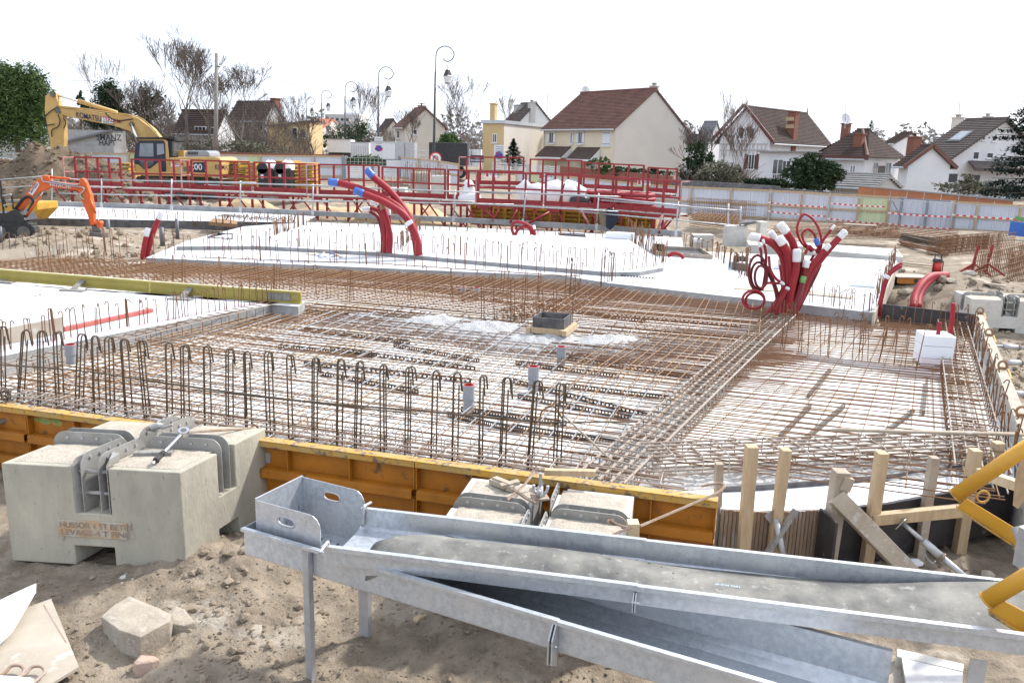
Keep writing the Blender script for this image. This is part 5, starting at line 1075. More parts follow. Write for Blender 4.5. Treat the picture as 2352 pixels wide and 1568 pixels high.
# ================================================================ red working platforms
def platform(x0, x1, off, yt0, yt1, yd0, yd1, label, n_post=3, legs=True, toe=14, ends='', hussor=None, Ya=None, Yb=None, deckw=.9, mid=.5, front=False):
    Ya = Ya or kY(x0) + off; Yb = Yb or kY(x1) + off
    p0, p1 = PY(x0, yd0, Ya), PY(x1, yd1, Yb); z0 = min(p0.z, p1.z); d = p1 - p0; L = d.length; dn = d.normalized(); nb = V((-d.y, d.x, 0)).normalized(); nb = nb if nb.y > 0 else -nb
    h = (zat(p0 + nb * deckw, yt0) - p0.z); gz = ground(p0.x, p0.y)
    t = thing('work_platform', label, 'platform', flat(lerp(p0, p1, .5), gz), 'red steel working platforms of the wall formwork')
    k = max(2, int(L / 1.2))
    for i in range(k): MB().box8([lerp(p0, p1, s) + nb * n + ZZ * z for z in (-.05, 0) for s, n in ((i / k + .003, 0), ((i + 1) / k - .003, 0), ((i + 1) / k - .003, deckw), (i / k + .003, deckw))]).build('deck_plank', 'deck', t)
    MB().beam(p0 - ZZ * .09, p1 - ZZ * .09, .06, .075).build('edge_beam', 'red_form', t); MB().beam(p0 + nb * deckw - ZZ * .09, p1 + nb * deckw - ZZ * .09, .06, .075).build('edge_beam', 'red_form', t)
    r0, r1 = p0 + nb * (deckw - .02), p1 + nb * (deckw - .02)
    if front: r0, r1 = p0 + nb * .03, p1 + nb * .03
    MB().beam(r0 + ZZ * .10, r1 + ZZ * .10, .02, .19).build('toe_board', 'red_form', t)
    for f in (1.0, mid): MB().beam(r0 + ZZ * h * f, r1 + ZZ * h * f, .07, .07).build('rail', 'red_form', t)
    n_post += 1
    for i in range(n_post): c = lerp(r0, r1, .01 + .98 * i / (n_post - 1)); MB().beam(c, c + ZZ * h, .085, .085, up=(0, 1, 0)).build('post', 'red_form', t)
    for s, e in ((0, 'l'), (1, 'r')):
        if e in ends:
            a_ = lerp(p0, p1, s); b_ = a_ + nb * (deckw - .06)
            for f in (1.0, .5): MB().beam(a_ + ZZ * h * f, b_ + ZZ * h * f, .04, .04).build('end_rail', 'red_faded', t)
            MB().beam(a_, a_ + ZZ * h, .05, .05, up=(0, 1, 0)).build('end_post', 'red_faded', t)
    if legs:
        nl = max(2, round(L / 2.2))
        for i in range(nl):
            for q0 in (p0, p0 + nb * deckw):
                c = q0 + d * ((i + .25) / nl); b_ = flat(c, gz - .05); MB().beam(b_, c - ZZ * .1, .09, .09, up=(0, 1, 0)).build('leg', 'red_form', t)
            c = p0 + d * ((i + .25) / nl); s = dn * (.75 if i % 2 else -.75)
            MB().beam(flat(c, gz), c + s - ZZ * .12, .06, .06, up=(0, 1, 0)).build('brace', 'red_form', t); MB().beam(flat(c + dn * .9, gz), c + dn * .2 - ZZ * .15, .05, .05, up=(0, 1, 0)).build('brace', 'red_form', t); MB().box(c - ZZ * .16, (.4, .12, .12), -TH).build('bracket', 'red_form', t)
    if hussor is not None:
        for f in hussor:
            c = lerp(r0, r1, f) - nb * .03 + ZZ * h * (mid - .13); sg = MB().box(c, (.62, .012, .26), math.atan2(d.y, d.x)).build('sign_plate', 'white_paint', t); text('HUSSOR', c - dn * .12 - nb * .008 - ZZ * .02, dn, ZZ, .10, 'navy', sg, .003, sx=.95); MB().box(c - dn * .22 - nb * .008, (.12, .004, .2), math.atan2(d.y, d.x)).build('sign_emblem', 'decal_red', sg)
    return t, p0, p1
G2 = 2.0
platform(150, 258, G2, 361, 364, 427, 430, 'red platform left of the others, in front of the soil heap', 4, ends='l'); platform(281, 414, G2, 366, 369, 431, 435, 'red platform in front of the yellow excavator cab', 4); platform(418, 556, G2, 368, 373, 436, 441, 'red platform in front of the rear of the yellow excavator', 4, ends='l')
platform(561, 705, G2, 373, 379, 441, 447, 'red platform in front of the two black containers', 4, ends='r'); platform(711, 853, G2, 378, 384, 448, 452, 'red platform left of the bent blue ended conduits', 4); platform(859, 1008, G2, 384, 389, 452, 459, 'red platform crossed by the blue ended conduits', 4); platform(1013, 1086, G2, 390, 392, 459, 463, 'narrow red platform left of the yellow wall panels', 3)
platform(1093, 1245, 1.2, 394, 400, 466, 473, 'red platform with name plate left of the white bags', 4, front=True, ends='l'); platform(1250, 1406, 1.2, 400, 408, 473, 481, 'red platform before the white bags', 4, front=True); platform(1410, 1560, 1.2, 408, 417, 481, 493, 'red platform at the right end with an end guard', 4, front=True, ends='r')
platform(1054, 1189, 0, 361, 366, 424, 427, 'raised back platform beside the street name sign', 4, legs=False, Ya=41, Yb=40, ends='l', hussor=(.45,)); platform(1200, 1322, 0, 366, 373, 428, 433, 'raised back platform in front of the white railing', 4, legs=False, Ya=40, Yb=39, hussor=(.3,)); platform(1327, 1468, 0, 374, 384, 433, 441, 'raised back platform in front of the brick garden wall', 4, legs=False, Ya=39, Yb=38); platform(1472, 1541, 0, 385, 389, 441, 446, 'short raised back platform at the right end', 3, legs=False, Ya=38, Yb=37.4, hussor=(-.1,))
# loose diagonal red struts below the right platforms
for i, (x0, y0, x1, y1, lab) in enumerate([(1113, 482, 1146, 512, 'left one of crossing red struts under the right platforms'), (1150, 474, 1131, 508, 'right one of crossing red struts under the right platforms'), (1190, 478, 1172, 511, 'red strut left of the loose red coil'), (1262, 487, 1215, 512, 'long red strut rising to the right above the red coil'), (1335, 484, 1357, 523, 'pale red strut left of the hung jackets'), (1522, 494, 1509, 533, 'pale red strut at the right end of the platforms'), (1533, 505, 1513, 535, 'red strut beside the right end strut')]):
    Y = kY(x0) + .9; tag(MB().tube([PY(x0, y0, Y), PY(x1, y1, Y - .3)], .045, 8).build('strut', 'red_faded' if i in (4, 5) else 'red_form', smooth=True), lab, 'strut')
# yellow wall panels leaning behind the right platforms
def wall_panel(x0, x1, yt, yb, Y0, Y1, label, grp='yellow wall formwork panels behind the red platforms', n=5):
    p0, p1 = PY(x0, yb, Y0), PY(x1, yb + (x1 - x0) * .045, Y1); h = zat(p0, yt) - p0.z; d = p1 - p0; d.z = 0; L = d.length; d.normalize(); nn = V((d.y, -d.x, 0)); t = thing('wall_panel', label, 'formwork panel', lerp(p0, p1, .5), grp)
    MB().prism([p0, p0 + d * L, p0 + d * L + ZZ * h, p0 + ZZ * h], -nn * .02).build('skin', 'yellow_panel', t)
    for i in range(n): MB().beam(p0 + ZZ * (h * (i + .5) / n) + nn * .06, p0 + d * L + ZZ * (h * (i + .5) / n) + nn * .06, .10, h / n * .4).build('waler', 'yellow_panel', t)
    for f in (.01, .33, .67, .99): c = p0 + d * L * f; MB().beam(c + nn * .075, c + nn * .075 + ZZ * h, .07, .13, up=nn).build('edge_post', 'yellow_panel', t)
    for f in (.15, .5, .85): c = p0 + d * L * f + nn * .12; MB().beam(c, c + ZZ * h * .9, .03, .03, up=nn).build('rod', 'rust_light', t)
    return t
for i, (x0, x1, lab) in enumerate([(1083, 1160, 'leftmost yellow wall panel under the right red platforms'), (1162, 1262, 'second yellow wall panel under the right red platforms, behind the crossing struts'), (1264, 1366, 'third yellow wall panel under the right red platforms, left of the jackets'), (1368, 1440, 'fourth yellow wall panel under the right red platforms, right of the jackets'), (1442, 1506, 'rightmost yellow wall panel under the right red platforms')]):
    wall_panel(x0, x1, 470 + (x0 - 1083) * .045, 516 + (x0 - 1083) * .04, kY(x0) + 2.6, kY(x1) + 2.6, lab)
# white bags, coils, sacks
def bag(px, py, w, h, Y, label, mt='white_cloth', name='big_bag', cat='bag'):
    c = PY(px, py, Y); b = MB(); rows = []
    for i in range(9):
        z = i / 8; r = (1 - abs(z - .4) ** 2.2 * .8) * (1 if i < 8 else .35); rows.append([c + V((math.cos(a) * w / 2 * r * (1 + .14 * fb(math.cos(a) * 2, z * 3 + px, 1.2, 3)), math.sin(a) * w / 2.4 * r, h * z * (1 + .1 * math.sin(a * 2 + px)))) for a in [k * math.pi / 9 for k in range(18)]])
    b.grid(rows, closed=True); b.f.append(tuple(range(len(b.v) - 18, len(b.v)))); return tag(b.build(name, mt, smooth=True), label, cat)
Yg = kY(1250) + 4
for px, py, w, h, lab in ((1078, 470, 1.0, .5, 'flat white bag at the left of the platforms'), (1075, 458, .5, .75, 'white bag tied up on top of the flat left bag'), (1222, 470, 1.2, .75, 'white bag behind the left platform post'), (1245, 468, 1.4, .8, 'crumpled white bag left of the large white bag'), (1205, 472, .8, 1.0, 'tall tied white bag behind the left red platform'), (1290, 470, 1.6, .95, 'large white bag with a dark strap'), (1318, 472, 1.1, .9, 'white bag to the right of the large strapped bag')): bag(px, py, w, h, Yg, lab)
bag(1330, 474, .9, .45, Yg - .6, 'black rubbish sack beside the white bags', 'black_plastic', 'rubbish_sack', 'sack')
c = PY(1284, 470, Yg - .85); tag(MB().tube([c, c + V((.08, -.0, .45)), c + V((.2, .1, .85))], .03, 6).build('strap', 'dark_cloth'), 'dark strap across the large white bag', 'strap')
for px, py, n, r, lab in ((1390, 474, 4, .7, 'left stack of red conduit coils behind the platforms'), (1458, 478, 4, .8, 'right stack of red conduit coils behind the platforms')):
    t = thing('conduit_coil_stack', lab, 'conduit coils', PY(px, py, Yg)); c = PY(px, py, Yg)
    for i in range(n):
        o = V((j(.1), j(.1), .08 + i * .16)); MB().tube([c + o + V((math.cos(a) * r * (.95 + j(.05)), math.sin(a) * r * .8, j(.03))) for a in [k * math.pi / 10 for k in range(20)]], .09, 7, closed=True).build('coil', 'conduit', t, smooth=True)
# ================================================================ machines
def pp(pts, ox, oy, k, Y, dep, mt, name, t, bevel=.0, y2=None):
    q = [PY(ox + k * x, oy + k * y, Y) for x, y in pts]; return MB().prism(q, V((0, dep, 0))).build(name, mt, t, bevel=bevel)
K = (86.1, 189.5, .1953); YK = 45.0
kp = lambda x, y, d=0: PY(K[0] + K[2] * x, K[1] + K[2] * y, YK + d)
t = thing('excavator', 'large yellow crawler excavator behind the left red platforms', 'excavator', kp(1600, 1330))
pp([(255, 300), (300, 290), (860, 370), (1060, 378), (1190, 425), (1340, 540), (1440, 660), (1400, 760), (1250, 740), (1180, 640), (1080, 572), (900, 512), (345, 402), (290, 380)], *K, YK + .9, .55, 'komatsu', 'boom', t, .03)
pp([(90, 160), (150, 115), (205, 120), (245, 255), (262, 300), (300, 390), (312, 662), (300, 800), (160, 800), (135, 640), (110, 500), (82, 330)], *K, YK + .95, .42, 'komatsu', 'stick', t, .03)
MB().cyl(kp(480, 218, 1.2), kp(935, 358, 1.2), .115, n=12).build('stick_cylinder', 'komatsu', t, smooth=True); MB().cyl(kp(190, 138, 1.2), kp(490, 224, 1.2), .06, n=10).build('piston_rod', 'chrome', t, smooth=True); MB().cyl(kp(180, 135, .85), kp(180, 135, 1.5), .16, n=12).build('stick_pin', 'dark_steel', t)
MB().cyl(kp(1105, 490, .8), kp(1185, 700, .6), .07, n=10).build('piston_rod', 'chrome', t, smooth=True); MB().cyl(kp(1108, 492, .82), kp(1108, 492, .9), .14, n=12).build('boom_pin', 'dark_steel', t); MB().cyl(kp(240, 330, .85), kp(240, 330, 1.4), .16, n=12).build('stick_pin', 'dark_steel', t)
for pts in ([(240, 275), (330, 285), (600, 315), (850, 355), (1000, 370), (1180, 410), (1330, 520), (1430, 640)], [(240, 290), (500, 310), (820, 350), (1100, 385), (1250, 440), (1400, 590)], [(245, 280), (130, 360), (75, 430), (90, 500), (200, 490)], [(240, 380), (265, 450), (240, 520), (170, 560), (170, 640)], [(305, 420), (335, 480), (310, 540)], [(800, 360), (860, 420), (950, 450), (1120, 430)]):
    MB().tube(spline([kp(x, y, .86) for x, y in pts], 4), .03, 6).build('hose', 'black_rubber' if pts[0][0] != 240 or pts[1][0] == 265 else 'komatsu', t, smooth=True)
pp([(1140, 1040), (1132, 880), (1158, 725), (1200, 668), (1495, 668), (1530, 690), (1555, 1050)], *K, YK - .55, 1.25, 'komatsu_navy', 'cab', t, .03)
pp([(1195, 683), (1205, 668), (1495, 668), (1530, 690), (1558, 1052), (1515, 1052), (1503, 720), (1490, 690), (1470, 683)], *K, YK - .58, .02, 'komatsu', 'cab_pillar', t)
pp([(1205, 715), (1360, 715), (1366, 872), (1194, 872)], *K, YK - .57, .015, 'glass_light', 'door_window', t); pp([(1402, 722), (1482, 720), (1492, 838), (1408, 856)], *K, YK - .57, .015, 'glass_light', 'rear_window', t); pp([(1196, 910), (1365, 910), (1366, 960), (1320, 1000), (1225, 1010)], *K, YK - .57, .015, 'glass', 'lower_window', t)
pp([(1150, 962), (1185, 966), (1250, 1022), (1330, 1012), (1420, 940), (1446, 1056), (1150, 1056)], *K, YK - .6, .02, 'komatsu', 'cab_skirt', t); pp([(1150, 646), (1610, 640), (1612, 658), (1165, 668)], *K, YK - .7, 1.5, 'black_plastic', 'roof_visor', t); pp([(1545, 700), (1602, 700), (1606, 868), (1552, 868)], *K, YK - .3, .9, 'glass', 'side_glass', t)
pp([(1550, 882), (2080, 876), (2140, 886), (2165, 920), (2172, 1085), (2110, 1112), (1290, 1102), (1150, 1082), (1150, 1052), (1552, 1052)], *K, YK - .75, 2.6, 'komatsu', 'engine_housing', t, .04)
pp([(1730, 874), (1735, 825), (1770, 802), (1980, 802), (2020, 822), (2032, 872)], *K, YK - .4, 1.6, 'pvc', 'exhaust_hood', t, .05)
for i in range(7): pp([(1765 + i * 18, 815), (1776 + i * 18, 815), (1776 + i * 18, 850), (1765 + i * 18, 850)], *K, YK - .42, .02, 'black_plastic', 'hood_slot', t)
MB().tube([kp(1610, 800, .2), kp(1610, 715, .2), kp(1625, 696, .2), kp(1745, 694, .2), kp(1762, 712, .2), kp(1765, 800, .2)], .03, 6).build('handrail', 'black_plastic', t); pp([(1620, 810), (1720, 800), (1725, 875), (1618, 875)], *K, YK + .2, .6, 'komatsu', 'tank_box', t)
pp([(1768, 1052), (1778, 990), (1842, 940), (1972, 936), (1972, 1060)], *K, YK - .775, .02, 'komatsu_navy', 'side_decal', t); pp([(1715, 990), (1765, 990), (1765, 1045), (1715, 1045)], *K, YK - .77, .015, 'dark_steel', 'vent_grille', t); pp([(1572, 945), (1670, 945), (1670, 990), (1572, 990)], *K, YK - .77, .015, 'white_paint', 'company_sign', t)
pp([(1448, 940), (1510, 940), (1510, 1006), (1448, 1006)], *K, YK - .61, .02, 'komatsu_navy', 'side_decal', t)
XR = V((1, 0, -.026)); 
text('200', kp(1795, 1022, -.80), XR, ZZ, .31, 'white_paint', t); text('P', kp(1798, 975, -.80), XR, ZZ, .22, 'komatsu', t); text('N', kp(1798, 1046, -.80), XR, ZZ, .16, 'white_paint', t); text('KOMATSU', kp(2086, 1022, -.80), XR, ZZ, .27, 'navy', t, sx=.62); text('TERDEM', kp(1578, 968, -.79), XR, ZZ, .14, 'decal_red', t, sx=.85)
dK = (kp(722, 440, .87) - kp(455, 390, .87)).normalized(); text('KOMATSU', kp(452, 408, .87), dK, ZZ, .30, 'navy', t, sx=.70); pp([(757, 408), (890, 425), (886, 494), (755, 475)], *K, YK + .86, .03, 'white_paint', 'company_sign', t)
text('TERDEM', kp(765, 442, .85), dK, ZZ, .20, 'decal_red', t, sx=.95); text('01.64.35.69.96', kp(775, 477, .85), dK, ZZ, .07, 'dark_steel', t); MB().beam(kp(765, 454, .85), kp(882, 468, .85), .01, .03).build('green_line', 'decal_green', t)
def crawler(c, L, W, H, yaw, t, mt='track'):
    d = V((math.cos(yaw), math.sin(yaw), 0)); n = V((-d.y, d.x, 0)); r = H / 2; prof = arc((0, 0, 0), d, ZZ, r, -90, 90, 8); prof = [c + d * (L / 2 - r) + ZZ * r + p for p in prof] + [c - d * (L / 2 - r) + ZZ * r + p for p in arc((0, 0, 0), d, ZZ, r, 90, 270, 8)]
    tr = MB().prism([p - n * W / 2 for p in prof], n * W).build('track', mt, t)
    m_ = len(prof); pad = MB()
    for i in range(44):
        p, dd = poly_at(prof + [prof[0]], i / 44); nn = dd.cross(n).normalized(); pad.box(p, (.05 * L / 2, W * 1.04, .05), ax=(dd, n, nn))
    pad.build('track_pads', mt, tr)
    for s in (-.5, 0, .5): MB().cyl(c + d * (L / 2 - r) * 2 * s + ZZ * r - n * (W / 2 + .03), c + d * (L / 2 - r) * 2 * s + ZZ * r + n * (W / 2 + .03), r * .62, n=12).build('wheel', 'dark_steel', tr)
gk = kp(1700, 1335)
crawler(flat(kp(1740, 1335, -.2), gk.z), 4.4, .6, .95, .32, t); crawler(flat(kp(1640, 1335, 2.4), gk.z), 4.4, .6, .95, .32, t); MB().cyl(flat(kp(1690, 1300, 1.0), gk.z + .5), flat(kp(1690, 1300, 1.0), gk.z + 1.35), .8, n=16).build('slew_ring', 'dark_steel', t)
# orange mini excavator
O = (0, 379, .20508); YO = P(31, 556, .05).y + .4
op = lambda x, y, d=0: PY(O[0] + O[2] * x, O[1] + O[2] * y, YO + d)
t = thing('mini_excavator', 'small orange excavator digging at the left edge', 'excavator', op(120, 860))
pp([(160, 505), (215, 528), (350, 350), (430, 302), (500, 286), (545, 252), (865, 283), (905, 262), (890, 212), (740, 203), (560, 182), (540, 122), (480, 116), (400, 176), (330, 262)], *O, YO, .2, 'orange', 'boom', t, .012)
pp([(885, 165), (905, 148), (935, 155), (962, 195), (1012, 335), (1042, 470), (1052, 650), (1055, 684), (1015, 688), (980, 562), (900, 372), (868, 270), (888, 232)], *O, YO + .02, .16, 'orange', 'stick', t, .012)
MB().cyl(op(545, 133, .1), op(785, 155, .1), .036, n=10).build('stick_cylinder', 'orange', t, smooth=True); MB().cyl(op(780, 155, .1), op(897, 165, .1), .018, n=8).build('piston_rod', 'chrome', t); MB().cyl(op(1005, 370, .02), op(1072, 545, .02), .035, n=10).build('bucket_cylinder', 'orange', t, smooth=True); MB().cyl(op(1070, 540, .02), op(1106, 618, .02), .018, n=8).build('piston_rod', 'chrome', t)
MB().cyl(op(455, 345, -.02), op(275, 605, -.02), .04, n=10).build('boom_cylinder', 'orange', t, smooth=True); MB().cyl(op(485, 300, -.02), op(450, 350, -.02), .02, n=8).build('piston_rod', 'chrome', t)
pp([(1000, 640), (1115, 628), (1130, 650), (1112, 710), (1090, 712), (1090, 665), (1010, 668)], *O, YO - .02, .2, 'orange', 'link', t, .008); pp([(1020, 680), (1060, 690), (1120, 715), (1138, 765), (1100, 790), (1030, 760)], *O, YO - .03, .24, 'dark_steel', 'quick_hitch', t, .01)
pp([(1005, 745), (1060, 760), (1138, 765), (1140, 820), (1110, 860), (1040, 878), (925, 866), (985, 820)], *O, YO - .15, .45, 'dark_steel', 'bucket', t, .02)
for i in range(4): MB().beam(op(935, 866, -.12 + i * .12), op(905, 872, -.12 + i * .12), .04, .03).build('bucket_tooth', 'plate_steel', t)
pp([(-260, 530), (60, 540), (130, 505), (175, 498), (245, 560), (288, 622), (250, 672), (60, 690), (-260, 690)], *O, YO - .2, .7, 'black_plastic', 'chassis', t, .02)
for p, q in (((2, 170), (42, 545)), ((30, 345), (75, 480)), ((130, 330), (148, 495))): MB().cyl(op(*p, -.2), op(*q, -.2), .03, n=8).build('frame_post', 'black_plastic', t)
for pts in ([(30, 345), (120, 328), (132, 340)], [(40, 452), (140, 436)]): MB().tube([op(x, y, -.22) for x, y in pts], .022, 6).build('hand_rail', 'galv_dull', t)
for pts in ([(465, 140), (480, 180), (530, 192), (800, 235), (920, 250), (940, 280), (900, 325), (905, 360), (945, 390)], [(560, 178), (740, 210), (850, 222), (890, 208)], [(165, 500), (240, 400), (300, 355), (360, 380), (365, 430), (315, 515)]): MB().tube(spline([op(x, y, -.03) for x, y in pts], 4), .018 if pts[0][0] > 200 else .04, 6).build('hose', 'galv_dull' if pts[0][0] > 200 else 'black_rubber', t, smooth=True)
pp([(420, 185), (441, 222), (362, 342), (316, 310)], *O, YO - .012, .008, 'white_paint', 'sticker', t); d_ = (op(430, 205) - op(340, 320)).normalized(); text('Samalo', op(348, 322, -.016), d_, V((-d_.z, 0, d_.x)) * (1 if d_.x > 0 else 1), .10, 'navy', t, sx=.95); pp([(905, 325), (930, 325), (942, 385), (918, 392)], *O, YO + .008, .008, 'beam_yellow', 'warning_label', t)
dO = (op(725, 254) - op(555, 230)).normalized(); text('HITACHI', op(556, 232, -.012), dO, ZZ, .085, 'white_paint', t, sx=1.35)
crawler(flat(op(40, 858, -.1), op(40, 858).z), 2.0, .32, .62, .1, t, 'black_rubber'); crawler(flat(op(40, 858, .9), op(40, 858).z), 2.0, .32, .62, .1, t, 'black_rubber')
q = [PY(x, y, YO + 3) for x, y in ((-30, 463), (85, 466), (86, 482), (62, 508), (-30, 500))]; t = thing('skip_tray', 'worn yellow dumper skip behind the orange excavator', 'skip', flat(q[3], ground(q[3].x, q[3].y)))
MB().prism(q, V((0, 1.3, 0))).build('tray', 'yellow_panel', t, bevel=.02); MB().beam(q[0] + ZZ * .04, q[1] + ZZ * .04, .1, .08).build('rim', 'timber_grey', t)
# ================================================================ soil heap
def mound(cx, cy, Y, spots, label, mt='mound', n=70, rng=9.0, name='soil_heap'):
    c = PY(cx, cy, Y); b = MB(); rows = []
    for i in range(n):
        row = []
        for k in range(n):
            x, y = c.x + rng * (k / (n - 1) * 2 - 1), c.y + rng * (i / (n - 1) * 2 - 1); h = 0
            for px, Yd, rx, ry, hh in spots: q = PY(px, cy, Yd); h = max(h, hh * max(0, 1 - ((x - q.x) / rx) ** 2 - ((y - q.y) / ry) ** 2) ** .8)
            h *= 1 + .22 * fb(x, y, .7, 4); row.append(V((x, y, ground(x, y) - .35 + h + (.16 * fb(x, y, 1.6, 5) + .1 * abs(fb(x, y, 4, 4)) if h > .05 else 0))))
        rows.append(row)
    b.grid(rows); return tag(b.build(name, mt, smooth=True), label, 'soil heap')
mound(110, 420, 42.5, [(118, 42.5, 3.2, 2.4, 2.9), (215, 42.5, 2.8, 2.2, 2.6), (40, 42.5, 3.6, 2.6, 2.3), (-60, 42, 3.4, 3, 1.9), (275, 42, 2.4, 2, 1.5), (60, 41, 5, 2, 1.6)], 'large brown soil heap behind the orange excavator', rng=10.5, n=130)
hv = [v for v in (bpy.data.objects['soil_heap'].matrix_basis @ v.co for v in bpy.data.objects['soil_heap'].data.vertices) if v.z > .35]; g = MB()
for _ in range(1500): v = random.choice(hv); r = .03 + .16 * random.random() ** 4; g.rock(v, r, (1, .9, .7))
tag(g.build('heap_clods', 'mound'), 'clods lying on the large brown soil heap', 'clods', kind='stuff')
for cx, cy, Y, rr, h, lab in ((560, 478, 39, 2.2, .55, 'low yellow sand heap under the left platforms'), (930, 490, 36.5, 2.6, .6, 'pale sand heap under the middle platforms'), (770, 485, 38, 2.4, .5, 'flat sand heap beside the middle platforms')): mound(cx, cy, Y, [(cx, Y, rr, rr * .7, h + .35), (cx + 18, Y - .3, rr * .6, rr * .5, h + .2)], lab, 'sand', 40, rr + .6, 'sand_heap')
q = PY(362, 352, 47); 
tag(MB().cyl(PY(424 - 5 * 0, 368, 46.5) + V((-2.4, 0, .0)), PY(428, 362, 46.5) + V((-2.1, 0, .15)), .2, n=12).build('white_pipe', 'white_paint', smooth=True), 'white pipe end sticking out of the soil heap', 'pipe')
# rubble at the heap foot: stuff
g = MB()
for _ in range(420):
    q = PY(random.uniform(0, 560), random.uniform(440, 475), random.uniform(37.5, 42)); r = .05 + .22 * random.random() ** 3; g.rock((q.x, q.y, ground(q.x, q.y) + r * .3), r)
tag(g.build('rubble', 'stone'), 'broken rubble and stones at the foot of the soil heap', 'rubble', kind='stuff')
# ================================================================ stacks and containers
def stack(x0, x1, yb, yt, Y, n, label, dep=1.6):
    p0, p1 = PY(x0, yb, Y), PY(x1, yb + (x1 - x0) * .02, Y); h = (zat(p0, yt) - p0.z) / n; t = thing('panel_stack', label, 'panel stack', lerp(p0, p1, .5), 'stacks of yellow formwork panels')
    for i in range(n):
        a, b_ = p0 + ZZ * (i + .5) * h + V((j(.06), 0, 0)), p1 + ZZ * (i + .5) * h + V((j(.06), 0, 0)); pn = MB().box8([v + V((0, yy, zz)) for zz in (-h * .42, h * .3) for v, yy in ((a, 0), (b_, 0), (b_, dep), (a, dep))]).build('panel', 'yellow_panel', t, bevel=.015)
        MB().beam(a + V((.02, -.006, -.0)), b_ + V((-.02, -.006, -.0)), .01, h * .16).build('panel_groove', 'rust', pn)
        for f in (.2, .5, .8): MB().box(lerp(a, b_, f) + V((0, -.02, 0)), (.07, .03, h * .3)).build('panel_boss', 'dark_steel', pn)
    return t
stack(511, 552, 431, 367, 45.5, 6, 'yellow panel stack right behind the excavator'); stack(555, 592, 432, 371, 45, 6, 'yellow panel stack left of the black containers'); stack(668, 720, 434, 372, 44, 7, 'yellow panel stack right of the black containers'); stack(630, 676, 433, 367, 46.5, 7, 'yellow panel stack behind the right black container'); stack(272, 300, 420, 373, 49, 5, 'yellow panel stack between the soil heap and the excavator cab')
for x0, x1, lab in ((593, 628, 'left one of two black plastic containers with white wrapping on top'), (633, 669, 'right one of two black plastic containers with white wrapping on top')):
    p0, p1 = PY(x0, 436, 43), PY(x1, 437, 43); h = zat(p0, 386) - p0.z; t = thing('black_container', lab, 'container', lerp(p0, p1, .5), 'two black containers behind the red platform'); w = (p1 - p0).length
    MB().box8([v + V((0, y, z)) for z in (0, h) for v, y in ((p0, 0), (p1, 0), (p1, .8), (p0, .8))]).build('body', 'black_plastic', t, bevel=.05); c = p0 + V((w * .32, 0, h)); MB().tube([c, c + V((0, .8, 0))], [.28, .28], 14).build('drum_top', 'black_plastic', t); b = MB(); c = p0 + V((w * .68, .4, h - .05))
    rows = [[c + V((math.cos(a) * .36 * r, math.sin(a) * .4 * r, .42 * z + .05 * math.sin(a * 3))) for a in [k * math.pi / 7 for k in range(14)]] for z, r in ((0, 1), (.4, 1.02), (.8, .8), (1, .3))]; b.grid(rows, closed=True); b.f.append(tuple(range(len(b.v) - 14, len(b.v)))); b.build('white_wrapping', 'white_cloth', t, smooth=True); MB().box(p0 + V((w * .3, -.01, h * .62)), (.14, .006, .2)).build('label_sheet', 'white_paint', t)
# pipe bundle behind the platforms
t = thing('tube_bundle', 'bundle of grey scaffold tubes lying behind the red platforms', 'tubes', PY(490, 438, 43))
for i in range(10): p = PY(470, 434, 43) + V((0, (i % 5) * .1, .1 + .09 * (i // 5))); MB().cyl(p, p + V((2.9 + j(.3), 0, -.1)), .04, n=6).build('tube', 'tube_steel', t)
